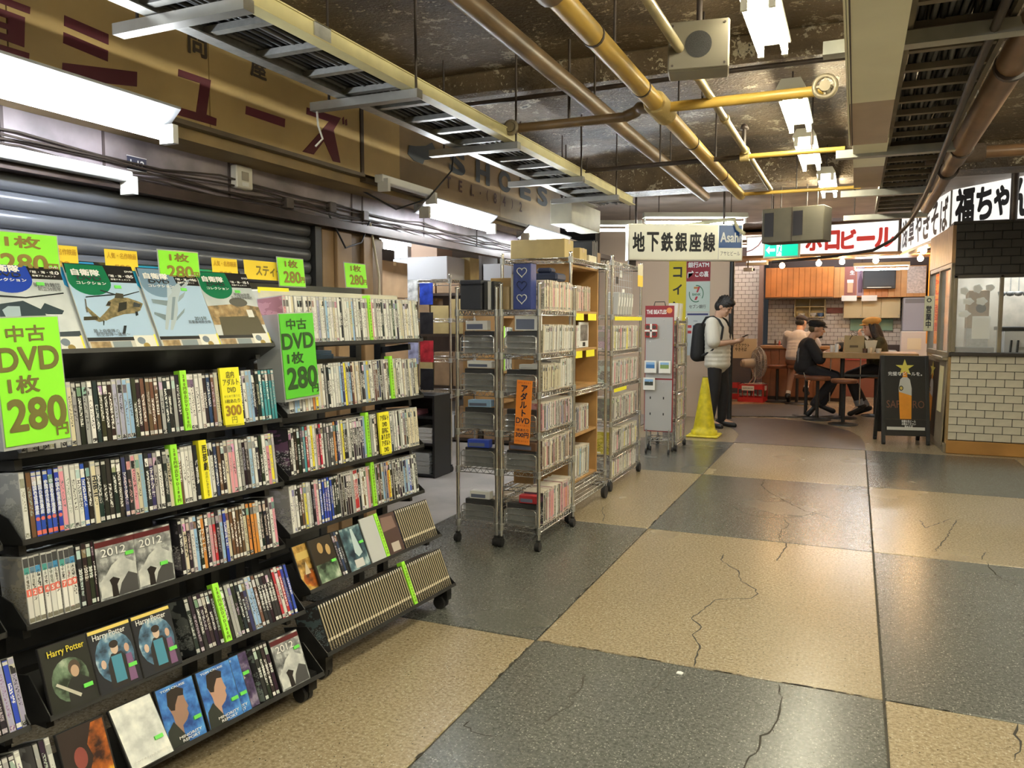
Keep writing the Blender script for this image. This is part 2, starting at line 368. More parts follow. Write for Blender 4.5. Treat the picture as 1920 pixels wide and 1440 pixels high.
KANA={'letter':[
 [[(2.13,2.539),(2.32,2.531),(2.318,2.49),(2.127,2.5)],[(2.124,2.476),(2.315,2.466),(2.312,2.424),(2.12,2.435)],[(2.114,2.362),(2.451,2.423),(2.447,2.363),(2.108,2.303)]],
 [[(2.672,2.497),(2.861,2.501),(2.827,2.339),(2.889,2.336),(2.885,2.301),(2.597,2.297),(2.599,2.332),(2.766,2.335),(2.795,2.47),(2.668,2.466)]],
 [[(3.088,2.441),(3.374,2.445),(3.369,2.401),(3.082,2.401)]],
 [[(3.554,2.547),(3.862,2.562),(3.791,2.478),(3.851,2.307),(3.78,2.303),(3.70,2.40),(3.605,2.308),(3.51,2.305),(3.666,2.44),(3.747,2.516),(3.55,2.51)],[(3.875,2.56),(3.89,2.575),(3.895,2.535),(3.88,2.53)],[(3.905,2.56),(3.92,2.57),(3.923,2.535),(3.908,2.53)]],
 [[(1.70,2.52),(1.996,2.521),(1.993,2.496),(1.70,2.496)],[(1.911,2.478),(1.974,2.478),(1.966,2.372),(1.906,2.374)],[(1.715,2.476),(1.911,2.478),(1.91,2.452),(1.715,2.451)],[(1.73,2.431),(1.909,2.434),(1.908,2.414),(1.73,2.41)],[(1.73,2.393),(1.907,2.397),(1.906,2.374),(1.73,2.372)],[(1.69,2.352),(1.984,2.357),(1.981,2.331),(1.69,2.328)],[(1.80,2.56),(1.84,2.56),(1.84,2.33),(1.80,2.33)],[(1.715,2.478),(1.75,2.478),(1.75,2.372),(1.715,2.372)]],
]}
for ch in KANA['letter']:
    mb=MB()
    for st in ch: mb.prism([(y,z-zz) for y,z in st],FX,.0025)
    mb.build('letter',red_paint,sg)
text('問',mat('sign_ink',(.06,.045,.03),.5),sg,T(.002,2.785,2.645-zz)@FX,h=.12,bold=.03); text('屋',MATS['sign_ink'],sg,T(.002,3.18,2.65-zz)@FX,h=.11,bold=.03)
# second fascia: SHOES / TEL
sg2=thing('fascia_sign','faded brown shop sign board with SHOES and telephone lettering','sign',(SX,0,2.285))
MB().box(-.05,0,4.09,4.50,0,.66).build('panel',tan_sign,sg2)
MB().box(-.05,-.004,4.506,6.1,-.02,.66).build('panel',tan_sign2,sg2); MB().box(-.05,-.004,6.106,7.55,-.04,.66).build('panel',tan_sign2,sg2)
MB().box(-.07,.012,4.09,7.55,-.045,-.021).build('bottom_trim',MATS['trim_brown'],sg2)
bl=mat('faded_blue_paint',(.035,.045,.06),.5); br=mat('faded_brown_paint',(.085,.035,.03),.5)
for chx,y in (('S',5.31),('H',5.75),('O',6.18),('E',6.63),('S',7.05)): text(chx,bl,sg2,T(.001,y,2.57-zz)@FX,w=.25,h=.17,bold=.05)
for chx,y in zip('TEL.(84)2',(5.17,5.36,5.56,5.70,5.83,5.98,6.16,6.33,6.52)): text(chx,br,sg2,T(.001,y,2.405-zz)@FX,h=.085 if chx!='.' else .02,bold=.03)
MB().prism([(4.60,2.50),(4.68,2.47),(4.80,2.47),(4.82,2.50),(4.90,2.52),(4.98,2.60),(4.93,2.64),(4.84,2.60),(4.70,2.57),(4.62,2.56)],T(0,0,-zz)@FX,.002).build('shoe_emblem',bl,sg2)
# soffit and lintel
soff=mat('soffit_tan',(.26,.18,.08),.6,var=.3,vscale=4)
wl=struct(MB().box(-3.35,-2.78,-4.5,8.4,2.21,2.262).box(-3.35,-3.30,-4.5,8.4,2.262,CZ).build('trim_soffit',soff),'tan soffit under the shop signs')
lin=struct(MB().box(-3.03,-2.98,-4.5,8.4,2.02,2.212).build('trim_lintel',lilac),'grubby enamelled lintel above the shutter')
mb=MB()
for k,y in enumerate((-2.6,-.9,.8,2.02,2.46,3.2,4.28,4.40,5.2,6.1,7.0)): mb.box(-2.981,-2.976,y,y+.012,2.02,2.21)
mb.build('joint_strip',mat('lintel_joint',(.08,.06,.06),.6),lin)
tr=struct(MB().box(-3.0,-2.93,-4.5,8.4,1.985,2.018).box(-3.0,-2.91,-4.5,8.4,1.965,1.983).build('trim_rail',mat('rail_dark',(.05,.032,.028),.4,.3,var=.4)),'dark shutter rail')
# shutter: each slat a part
slat=MB(); N=6
prof=[(0,0),(.010,.004),(.020,.016),(.024,.034),(.022,.052),(.012,.066),(.003,.070),(0,.0705)]
v=[];F=[]
for y in (-4.45,3.86):
    for x,z in prof: v.append((x,y,z))
n=len(prof)
slat.add(v,[(i,n+i,n+i+1,i+1) for i in range(n-1)],0,True); slat.add([(-.004,-4.45,-.003),(-.004,3.86,-.003),(-.004,3.86,.0735),(-.004,-4.45,.0735)],[(0,1,2,3)])
shut_m=mat('shutter_grey',(.17,.18,.215),.27,.35,var=.15,vscale=1.5)
sl=slat.mesh('slat',shut_m)
sh=thing('roller_shutter','closed grey steel roller shutter behind the black racks','shutter',(-3.0,0,0))
for k in range(27): link('slat',sl,sh,T(0,0,.02+k*.0722))
MB().box(-.02,.05,3.87,3.93,0,1.96).build('guide_rail',mat('guide_dark',(.05,.05,.05),.4,.5),sh)
MB().box(-.02,.03,-4.45,3.86,0,.02).build('bottom_bar',MATS['guide_dark'],sh)
# pillar with boards
pw=mat('pillar_wood',(.32,.205,.105),.6,var=.35,vscale=3); pw2=mat('pillar_wood_dark',(.17,.11,.06),.6,var=.35,vscale=3)
pl=struct(MB().box(-3.25,-2.99,3.935,4.62,0,1.966).build('pillar',pw2),'wooden pillar between shutter and shop')
for y0,y1,x,mm in ((3.94,4.06,-2.955,pw),(4.065,4.22,-2.935,pw),(4.225,4.36,-2.97,pw2),(4.365,4.47,-2.945,pw),(4.475,4.60,-2.955,pw2)):
    MB().bbox(-2.99,x,y0,y1,.0,1.95,.004).build('board',mm,pl)
# shop interior shell
shop_wall=mat('shop_wall',(.16,.11,.085),.8,var=.3,vscale=2)
struct(MB().box(-6.5,-3.04,4.45,4.55,0,2.2).build('wall_shop_near',shop_wall),'dark side wall inside the shop')
struct(MB().box(-6.55,-6.45,4.45,12.6,0,2.94).build('wall_shop_back',shop_wall),'dark back wall of the shop')
struct(MB().box(-3.4,-3.36,-4.5,4.45,0,2.21).build('wall_left',shop_wall),'wall behind the roller shutter')
struct(MB().box(-6.5,-3.36,4.5,12.6,2.30,2.36).build('ceiling_shop',mat('shop_ceiling',(.30,.25,.22),.7)),'low ceiling of the shop')
# closing walls out of view (the passage goes on behind the camera)
shopfront=mat('shopfront_cream',(.32,.27,.20),.5,var=.2,vscale=1.5)
struct(MB().box(2.75,2.85,-4.6,9.4,0,CZ).build('wall_right',shopfront),'cream shopfront wall opposite the racks')
struct(MB().box(-3.4,4.2,-4.6,-4.5,0,CZ).build('wall_rear',shopfront),'cream wall closing the passage')

sc_=MB().prism([(-.012,-.010),(.010,-.012),(.014,.004),(.002,.012),(-.010,.008)],T(-.60,3.06,0.0),.004).build('paper_scrap',paper_white); tag(sc_,'small white paper scrap lying on the grey floor tile','scrap')
# ------------------------------------------------------------------ ceiling services and lamps
yel=mat('pipe_yellow',(.44,.28,.055),.35,var=.2,vscale=4); yel2=mat('pipe_brown',(.15,.095,.045),.4,var=.4,vscale=5); drk=mat('conduit_dark',(.05,.035,.028),.45,.2,var=.4); rustp=mat('pipe_rust',(.20,.11,.055),.4,var=.4,vscale=4)
cream_rail=mat('tray_cream',(.62,.56,.30),.42,var=.15)
pipe_wrap=mat('pipe_wrap',(.42,.31,.12),.6,bump=.5,bscale=90)
p=thing('ceiling_pipe','thick glossy yellow pipe running along the ceiling beside the speaker','pipe',(-.965,0,2.5))
MB().cyl((0,1.2,0),(0,7.25,0),.043,16).build('pipe_run',yel,p)
for y in (3.0,3.75,5.0,6.2): MB().cyl((0,y,0),(0,y+.015,0),.0465,16).build('pipe_ring',drk,p)
MB().tube([(0,4.02+.012*k,0) for k in range(22)],[.055+.006*(k%2) for k in range(22)],14).build('wrapped_joint',pipe_wrap,p)
MB().cyl((0,2.0,0),(0,2.55,0),.058,16).box(-.03,.03,2.52,2.56,.0,.45).build('coupling',yel2,p)
for y in (3.3,4.6,5.9): MB().cyl((0,y,.04),(0,y,.45),.006,6).build('hanger_rod',drk,p)
p=thing('ceiling_pipe','tan brown pipe running along the ceiling next to the yellow pipe','pipe',(-1.40,0,2.62))
MB().cyl((0,.9,0),(0,8.0,0),.045,14).build('pipe_run',yel2,p)
for y in (2.6,4.4,6.4): MB().cyl((0,y,.04),(0,y,.33),.006,6).build('hanger_rod',drk,p)
def wheel_valve(parent,x,y,z,r=.05):
    mb=MB(); mb.tube([(x+r*math.cos(2*PI*k/14),y-.03,z+r*math.sin(2*PI*k/14)) for k in range(14)],.012,6,closed=True); mb.cyl((x,y-.05,z),(x,y+.03,z),.026,12); mb.bar((x-r,y-.03,z),(x+r,y-.03,z),.012,.01); mb.bar((x,y-.03,z-r),(x,y-.03,z+r),.012,.01)
    mb.build('valve_wheel',mat('valve_grey',(.24,.2,.14),.45,.3),parent)
p=thing('cross_pipe','cross pipe with valve wheels, wrapped onto the thick yellow pipe','pipe',(0,4.15,2.5))
MB().cyl((-1.82,.1,0),(-1.18,.1,-.0),.026,12).tube([(-1.18,.1,0),(-1.12,.1,.02),(-1.09,.06,.03),(-1.06,0,.01),(-1.0,0,0)],.03,10).build('pipe_run',yel2,p)
MB().cyl((-1.0,0,0),(-.17,0,0),.026,12).build('pipe_run',yel,p)
wheel_valve(p,-1.84,.1,0,.035); wheel_valve(p,-.17,0,.01,.05)
MB().cyl((-1.5,.1,0),(-1.5,.1,.45),.008,6).cyl((-.75,0,0),(-.75,0,.45),.006,6).build('hanger_rod',drk,p)
p=thing('cross_pipe','yellow and dark cross pipe ending at the cream cable duct','pipe',(0,5.58,2.5))
MB().cyl((-.72,0,0),(-.10,0,0),.017,12).build('pipe_run',yel,p); MB().cyl((-1.95,.06,0),(-.72,0,0),.016,10).build('pipe_run',drk,p)
MB().cyl((-.75,0,0),(-.69,0,0),.032,12).build('tee_joint',pipe_wrap,p); MB().cyl((-1.3,.03,0),(-1.3,.03,.45),.006,6).cyl((-.3,0,0),(-.3,0,.45),.006,6).build('hanger_rod',drk,p)
p=thing('cross_pipe','thin yellow cross pipe joined to the far end of the yellow pipe','pipe',(0,7.2,2.5))
MB().cyl((-.96,0,0),(.0,0,0),.015,12).build('pipe_run',yel,p); MB().cyl((-.5,0,0),(-.5,0,.45),.006,6).build('hanger_rod',drk,p)
p=thing('ceiling_pipe','slim pale pipe running along the ceiling behind the speaker','pipe',(-.71,0,2.53))
MB().cyl((0,1.2,0),(0,7.2,0),.02,12).build('pipe_run',mat('pipe_pale',(.32,.26,.14),.35,var=.2),p)
for y in (3.72,4.6,5.5): MB().cyl((0,y,0),(0,y+.05,0),.026,12).build('pipe_ring',pipe_wrap,p)
MB().cyl((0,5.45,0),(0,5.45,.13),.012,8).lathe([(.0,0),(.03,.0),(.02,.03),(0,.04)],(0,5.45,.12),8).build('sprinkler_head',drk,p)
p=thing('ceiling_pipe','dark brown conduit running across the beam in the ceiling','pipe',(0,4.5,2.72))
MB().tube([(-2.5,0,.02),(-1.6,.0,.02),(-.6,.0,.03),(.4,.02,.03),(1.0,.0,.03)],.014,8).build('pipe_run',drk,p)
p=thing('ceiling_pipe','big rusty brown pipe hanging past the cable ladder','pipe',(.56,0,2.46))
MB().cyl((0,1.0,.02),(0,6.0,.0),.062,16).cyl((0,6.0,0),(0,8.3,-.02),.05,16).build('pipe_run',rustp,p)
for y in (3.9,5.6,6.4): MB().cyl((0,y,0),(0,y+.03,0),.069,16).build('pipe_ring',drk,p)
for y in (3.0,5.0,7.0): MB().cyl((0,y,.05),(0,y,.5),.007,6).build('hanger_rod',drk,p)
p=thing('cross_pipe','rusty cross pipe with lagged joint under the big rusty pipe','pipe',(0,6.15,2.52))
MB().cyl((.48,0,0),(2.7,.1,0),.04,14).build('pipe_run',rustp,p); MB().cyl((.40,0,0),(.75,.02,0),.062,12).build('lagging',mat('lagging',(.10,.07,.05),.8,bump=.8,bscale=60),p)
# wall-side cable ladder with channels
t=thing('cable_ladder','cream cable ladder tray hung along the fascia signs','cable tray',(-2.03,0,2.475))
for x,mm in ((-.18,steel),(.165,cream_rail)):
    MB().box(x-.006,x+.006,.4,6.98,-.04,.025).box(x-.03,x+.030,.4,6.98,-.046,-.04).box(x-.03,x+.012,.4,6.98,.02,.025).build('side_rail',mm,t)
rung=MB().box(-.175,.16,-.018,.018,-.036,-.012).mesh('rung',steel)
y=.6
while y<6.9: link('rung',rung,t,T(0,y,0)); y+=.28
chn=MB().box(-.36,.22,-.022,.022,-.088,-.048).box(-.36,.22,-.027,-.020,-.088,-.05).mesh('support_channel',mat('channel_steel',(.30,.29,.27),.4,.6,var=.2))
for y in (2.06,3.14,4.27,5.45,6.35,.9):
    link('support_channel',chn,t,T(0,y,0))
    for x in (-.27,.20): MB().cyl((x,y,-.05),(x,y,.47),.006,6).build('hanger_rod',drk,t)
rc=random.Random(5); cabm=mat('cable_black',(.012,.012,.014),.5); cabg=mat('cable_grey',(.10,.10,.105),.5)
for k in range(26):
    x=-.165+.0122*k; pts=[(x+rc.uniform(-.012,.012),.3+6.8*j/12,-.005+.012*(k%3)+rc.uniform(-.003,.008)) for j in range(13)]
    MB().tube(pts,.010,6).build('cable',cabg if k%5==0 else cabm,t)
for y in (1.7,2.45): MB().box(.172,.177,y,y+.1,-.038,.024).build('rail_splice',steel,t)
# cream duct and second ladder
d=thing('cable_duct','wide cream enamelled cable duct with lid seams','duct',(.035,0,2.4))
cd=mat('duct_cream',(.86,.83,.62),.4,var=.08,vscale=3); cdb=mat('duct_brown',(.46,.35,.25),.45,var=.15,vscale=3)  # alternate duct lengths take a browner colour
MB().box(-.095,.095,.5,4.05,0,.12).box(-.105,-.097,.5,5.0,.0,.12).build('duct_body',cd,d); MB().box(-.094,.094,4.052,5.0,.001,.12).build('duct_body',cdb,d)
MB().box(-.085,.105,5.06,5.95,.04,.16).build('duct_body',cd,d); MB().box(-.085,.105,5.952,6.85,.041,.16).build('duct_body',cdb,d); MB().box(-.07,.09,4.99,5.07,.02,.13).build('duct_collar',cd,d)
MB().box(-.0885,-.083,.5,5.0,-.001,.121).build('lid_seam',drk,d)
mb=MB().cyl((-.02,3.1,.1),(-.02,3.1,.55),.006,6).cyl((-.02,5.3,.1),(-.02,5.3,.55),.006,6).build('hanger_rod',steel,d)
t=thing('cable_ladder','dark cable ladder full of black cables beside the cream duct','cable tray',(.31,0,2.52))
for x in (-.16,.17): MB().box(x-.01,x+.01,.5,9.0,-.04,.04).build('side_rail',mat('old_rail',(.20,.17,.13),.5,.3,var=.3),t)
rung=MB().box(-.16,.17,-.018,.018,-.035,-.008).mesh('rung',MATS['old_rail']); y=.7
while y<8.9: link('rung',rung,t,T(0,y,0)); y+=.27
for k in range(34):
    x=-.145+.0093*k; pts=[(x+rc.uniform(-.015,.015),.4+8.6*j/14,.0+.015*(k%3)+rc.uniform(-.004,.008)) for j in range(15)]
    MB().tube(pts,.011,6).build('cable',cabm if k%6 else cabg,t)
ch2=MB().box(-.46,.30,-.03,.03,-.10,-.052).box(-.46,.30,-.036,-.028,-.10,-.05).mesh('support_channel',mat('channel_grey',(.42,.42,.38),.4,.5,var=.2))
for y in (1.4,3.38,5.5,7.2,8.85):
    link('support_channel',ch2,t,T(0,y,0))
    for x in (-.36,.25): MB().cyl((x,y,-.05),(x,y,.43),.006,6).build('hanger_rod',drk,t)
cn=MB().tube([(.42,2.4,2.47),(.42,4.0,2.42),(.44,5.2,2.40),(.46,6.4,2.39),(.47,7.6,2.38),(.44,8.6,2.34),(.34,9.3,2.26),(.15,9.8,2.19),(-.3,10.3,2.17),(-1.0,10.6,2.15)],.017,8).build('conduit',drk); tag(cn,'black flexible conduit curving down from the dark cable ladder','conduit')
bx=thing('duct_box','cream painted duct box under the end of the cable ladder','duct',(-2.40,7.02,2.25)); MB().bbox(-.10,.10,-.42,.42,0,.21,.004).build('box',mat('duct_box_cream',(.62,.60,.48),.5,var=.1),bx); MB().cyl((0,-.3,.2),(0,-.3,.70),.006,6).build('hanger_rod',drk,bx); MB().cyl((0,.3,.2),(0,.3,.70),.006,6).build('hanger_rod',drk,bx)
# speaker
sp=thing('speaker','square grey wall speaker hanging from the ceiling beside the yellow pipe','speaker',(-.635,3.40,2.54),math.radians(9))
MB().bbox(-.125,.125,0,.14,-.10,.10,.006).build('cabinet',mat('speaker_grey',(.22,.195,.14),.5,var=.1),sp); MB().bbox(-.122,.122,-.012,.0,-.097,.097,.004).build('front_panel',mat('speaker_front',(.15,.13,.092),.5),sp)
MB().cyl((0,-.0145,0),(0,-.010,0),.054,28).build('grille',mat('grille_dark',(.012,.010,.009),.7,bump=.5,bscale=500),sp)
for x in (-.105,.105):
    for z in (-.08,.08): MB().cyl((x,-.015,z),(x,-.010,z),.005,8).build('screw',drk,sp)
MB().cyl((0,.07,.09),(0,.07,.42),.012,8).build('hanger_rod',drk,sp)
# hanging electrical cabinet
cb=thing('hanging_cabinet','grey-brown steel cabinet with two dark vents hung from ceiling rods','cabinet',(-.60,8.15,2.165),math.radians(-14))
MB().bbox(-.29,.30,0,.26,0,.33,.006).build('body',mat('cabinet_drab',(.085,.075,.053),.5,var=.12),cb)
for x in (-.22,.06): MB().box(x-.045,x+.045,-.006,.002,.06,.29).build('vent',mat('vent_dark',(.012,.010,.012),.4),cb)
MB().box(.0,.006,-.004,.002,.0,.33).build('door_seam',drk,cb)
for x in (-.24,-.15,.1,.2): MB().cyl((x,.13,.26),(x,.13,.80),.006,6).build('hanger_rod',drk,cb)
# fluorescent fixtures
def ceil_light(x,y,z,L,label,tubes=2,rz=0.0,w=.17,rod=True,gl=None,group='ceiling fluorescent lights'):
    f=thing('fluorescent_light',label,'light',(x,y,z),rz,group)
    MB().prism([(-w*.30,.05),(w*.30,.05),(w*.46,0.0),(w*.44,-.008),(-w*.44,-.008),(-w*.46,0.0)],T(0,-L/2,0.02)@RX(PI/2)@S(1,1,-1),L).build('housing',mat('lamp_housing',(.55,.54,.48),.45),f)
    for k in range(tubes):
        tx=(k-(tubes-1)/2)*w*.62 if tubes>1 else 0
        MB().cyl((tx,-L/2+.03,-.025 if tubes>1 else -.04),(tx,L/2-.03,-.025 if tubes>1 else -.04),.0145,10).build('tube',gl or ceil_tube,f)
        for e in (-1,1): MB().box(tx-.013,tx+.013,e*(L/2-.018)-.010,e*(L/2-.018)+.010,-.045,.012).build('lamp_holder',socket_mat,f)
    if rod:
        for e in (-1,1): MB().cyl((0,e*L*.35,.06),(0,e*L*.35,CZ-z),.005,6).build('hanger_rod',drk,f)
    return f
LX=-.37
ceil_light(LX-.02,3.61,2.66,.64,'twin tube ceiling light beside the square speaker')
ceil_light(LX+.0,5.12,2.66,.86,'twin tube ceiling light between valve wheel and cross pipe')
ceil_light(LX+.0,6.45,2.66,1.05,'twin tube ceiling light just past the yellow cross pipe')
ceil_light(LX+.09,8.0,2.66,1.1,'twin tube ceiling light above the hanging steel cabinet')
for y in (1.95,.3,-1.35,-3.0): ceil_light(LX,y,2.66,1.0,'twin tube ceiling light further back along the passage')
ceil_light(1.5,4.6,2.72,1.2,'twin tube ceiling light over the far aisle beside the rusty pipe'); ceil_light(1.5,1.2,2.72,1.2,'twin tube ceiling light over the far aisle by the cream shopfront')
ceil_light(1.0,2.7,2.72,1.2,'added unseen twin tube ceiling light across the aisle from the wire carts'); ceil_light(1.0,-.3,2.72,1.2,'added unseen twin tube ceiling light across the aisle from the magazine rack')  # both lamps added out of view to light the rack fronts
def batten(x,y,z,L,label,lit=True,refl=True,tilt=0,gl=None,rz=0,w=.13,group='wall fluorescent lights'):
    f=thing('fluorescent_light',label,'light',(x,y,z),rz,group)
    if refl: MB().prism([(-.05,-.015),(-.045,-.022),(-.018,-.002),(.075,.082),(.075,.092),(.068,.092),(-.02,.01),(-.028,.04),(-.05,.04)],RY(tilt)@T(0,-L/2,0)@RX(PI/2)@S(1,1,-1),L).build('reflector',mat('reflector_enamel',(.30,.31,.33),.45),f)
    else: MB().bbox(-.03,.03,-L/2,L/2,0,.045,.004).build('housing',white_enamel,f)
    if lit: MB().cyl((0.045,-L/2+.025,-.035),(.045,L/2-.045,-.035),.0165,10).build('tube',gl or tube_mat,f)
    for e in (-1,1): MB().box(-.012,.062,e*(L/2-.02)-.014,e*(L/2-.02)+.014,-.055,.02).build('lamp_holder',socket_mat,f)
    return f
batten(-2.62,1.86,2.175,1.24,'lit fluorescent tube under white reflector below the maroon sign')
batten(-2.62,.5,2.165,1.24,'lit fluorescent tube further along under the maroon sign')
batten(-2.90,1.92,1.995,1.2,'white fluorescent batten without tube at the top of the shutter',lit=False,refl=False)
batten(-2.66,4.42,2.235,.62,'unlit metal lamp batten under the joint of the two signs',lit=False,refl=False)
batten(-2.71,5.24,2.148,1.1,'lit fluorescent tube with reflector under the SHOES sign')
batten(-2.71,7.0,2.148,1.1,'lit fluorescent tube under the end of the SHOES sign')
batten(-4.0,5.7,2.205,1.1,'lit fluorescent tube inside the shop above the carton stacks',rz=.5)
batten(-4.6,7.6,2.205,1.1,'lit fluorescent tube deep inside the shop')
batten(-3.75,9.4,2.205,1.1,'lit fluorescent tube inside the shop by the station sign')
# small things on the lintel
m=thing('meter_box','small white meter box on the lintel','meter box',(-2.975,3.265,2.085))
MB().bbox(0,.045,-.055,.065,0,.115,.006).build('case',mat('meter_white',(.66,.63,.55),.45),m); MB().box(.045,.048,-.02,.03,.04,.085).build('window',mat('meter_window',(.28,.25,.2),.2),m); MB().box(.045,.047,-.015,.03,.012,.032).build('plate',paper_white,m)
n=thing('number_plate','small blue plate reading 1-12 on the lintel','sign',(-2.973,2.63,2.10)); MB().box(0,.004,-.05,.05,-.028,.028).build('plate',mat('plate_blue',(.05,.055,.10),.4),n); text('1-12',white_ink,n,T(.005,0,0)@FX,w=.075,h=.03,bold=.02)
MB().box(.0,.003,-.053,.053,-.031,-.028).box(.0,.003,-.053,.053,.028,.031).build('edge',white_ink,n)
def wire(pts,r,label,mm=None,nm='wire'):
    o=MB().tube(pts,r,6).build(nm,mm or cabm); tag(o,label,'wire','loose wires on the lintel'); return o
wr=random.Random(9)
for k in range(5):
    z=2.03+.02*k; pts=[(-2.955+wr.uniform(-.01,.02),-1+8.2*j/24,z+wr.uniform(-.018,.018)) for j in range(25)]
    wire(pts,.005,'thin brown wire strung along the lintel above the shutter',mat('wire_brown',(.04,.028,.022),.6))
wire([(-2.9,4.2,2.24),(-2.75,4.45,2.12),(-2.6,4.6,2.2),(-2.5,4.75,2.4),(-2.5,4.8,2.62)],.006,'black wire rising from the lintel to the shoe emblem')
wire([(-2.95,4.0,2.05),(-2.9,4.1,1.85),(-2.92,4.3,1.9),(-2.95,4.45,2.06)],.006,'black wire loop hanging over the wooden pillar')
wire([(-2.95,4.45,2.04),(-2.92,4.5,1.7),(-2.93,4.52,1.2),(-2.93,4.5,.4)],.008,'white conduit wire running down the pillar',paper_cream)
wire([(-2.37,3.14,2.39),(-2.38,3.16,2.33),(-2.37,3.18,2.27),(-2.39,3.15,2.23)],.005,'white wire end dangling from the cable ladder',paper_white)
for k,(y,z) in enumerate(((3.6,2.06),(4.0,2.09),(4.35,2.08))): 
    j=MB().bbox(-2.97,-2.93,y,y+.06,z-.03,z+.03,.004).build('junction_box',mat('junction_dark',(.09,.07,.06),.5)); tag(j,'small dark junction box on the lintel near the pillar','junction box','junction boxes on the lintel')
# ------------------------------------------------------------------ DVD racks
CC={'W':((.74,.74,.72),'white'),'K':((.022,.021,.023),'black'),'B':((.03,.07,.45),'blue'),'N':((.03,.045,.13),'navy blue'),'R':((.42,.03,.04),'red'),'P':((.72,.30,.38),'pink'),
    'G':((.36,.36,.37),'grey'),'Y':((.85,.75,.05),'yellow'),'O':((.62,.25,.06),'orange'),'T':((.06,.28,.33),'teal'),'C':((.66,.60,.44),'cream'),'L':((.28,.45,.68),'light blue'),
    'D':((.085,.085,.09),'charcoal'),'V':((.36,.36,.52),'lilac grey'),'M':((.14,.075,.045),'brown'),'S':((.50,.52,.52),'silver')}
def spine_mat(name, stuff, cover, ink_amt=1.0):
    q=NT(name); uv=q.n('UVMap'); sep=q.n('SeparateXYZ'); q.l(uv.outputs[0],sep.inputs[0]); U,Vv=sep.outputs[0],sep.outputs[1]
    if stuff: a=q.n('Attribute',attribute_name='Col'); c,r=a.outputs['Color'],a.outputs['Alpha']
    else: a=q.n('ObjectInfo'); c,r=a.outputs['Color'],a.outputs['Random']
    bw=q.n('RGBToBW'); q.l(c,bw.inputs[0]); dark=q.math('LESS_THAN',bw.outputs[0],.25)
    h=lambda k: q.math('FRACT',q.math('MULTIPLY',r,k))
    hue=q.n('CombineColor',mode='HSV'); q.l(h(17.3),hue.inputs[0]); q.l(q.math('MULTIPLY',h(5.7),.55),hue.inputs[1]); q.l(q.math('ADD',q.math('MULTIPLY',h(31.1),.6),.12),hue.inputs[2]); acc=hue.outputs[0]
    ink=q.mix(dark,(.02,.02,.025),(.82,.82,.80)); ink=q.mix(q.math('MULTIPLY',q.math('GREATER_THAN',h(7.9),.62),.75),ink,acc)
    vec=q.n('CombineXYZ'); q.l(q.math('MULTIPLY',U,2.6 if not cover else 9.0),vec.inputs[0]); q.l(q.math('ADD',q.math('MULTIPLY',Vv,26.0),q.math('MULTIPLY',r,90.0)),vec.inputs[1]); q.l(q.math('MULTIPLY',r,37.0),vec.inputs[2])
    no=q.n('TexNoise',i_Scale=1.6,i_Detail=2.0); q.l(vec.outputs[0],no.inputs['Vector'])
    nb=q.n('TexNoise',i_Scale=.22,i_Detail=3.0); q.l(vec.outputs[0],nb.inputs['Vector'])
    def band(x,lo,hi): return q.math('MULTIPLY',q.math('GREATER_THAN',x,lo),q.math('LESS_THAN',x,hi))
    if not cover:
        lo=q.math('ADD',.18,q.math('MULTIPLY',h(3.3),.25)); hi=q.math('ADD',.60,q.math('MULTIPLY',h(11.7),.25))
        pic=q.math('MULTIPLY',band(Vv,.78,.92),q.math('GREATER_THAN',h(13.1),.4)); col=q.mix(pic,c,q.mix(q.math('GREATER_THAN',nb.outputs['Fac'],.5),acc,ink))
        ti=q.math('MULTIPLY',q.math('MULTIPLY',q.math('MULTIPLY',q.math('GREATER_THAN',Vv,lo),q.math('LESS_THAN',Vv,hi)),band(U,.16,.84)),q.math('GREATER_THAN',no.outputs['Fac'],q.math('ADD',.55,q.math('MULTIPLY',dark,-.05)))); col=q.mix(q.math('MULTIPLY',ti,ink_amt),col,ink)
        ft=q.math('MULTIPLY',band(Vv,.02,.085),q.math('GREATER_THAN',h(23.0),.25)); col=q.mix(ft,col,q.mix(q.math('GREATER_THAN',no.outputs['Fac'],.55),ink,(.7,.7,.68)))
        hd=q.math('MULTIPLY',band(Vv,.935,.985),q.math('GREATER_THAN',h(29.0),.35)); col=q.mix(hd,col,(.55,.55,.53))
    else:
        col=q.mix(q.math('GREATER_THAN',nb.outputs['Fac'],.52),q.mix(.55,c,(.05,.05,.06)),q.mix(.5,c,acc))
        ti=q.math('MULTIPLY',band(Vv,.12,.55),q.math('GREATER_THAN',no.outputs['Fac'],.56)); col=q.mix(q.math('MULTIPLY',ti,.7),col,ink)
        bar=q.math('MULTIPLY',band(Vv,.03,.10),band(U,.1,.45)); col=q.mix(bar,col,(.75,.75,.73))
    q.l(col,q.b.inputs['Base Color']); q.b.inputs['Roughness'].default_value=.28; return q.m
spineM=spine_mat('dvd_spine',False,False); coverM=spine_mat('dvd_back',False,True); spineS=spine_mat('dvd_spine_far',True,False); coverS=spine_mat('dvd_back_far',True,True)
case_black=mat('case_black',(.02,.02,.021),.3); case_clear=mat('case_pale',(.52,.52,.52),.25)
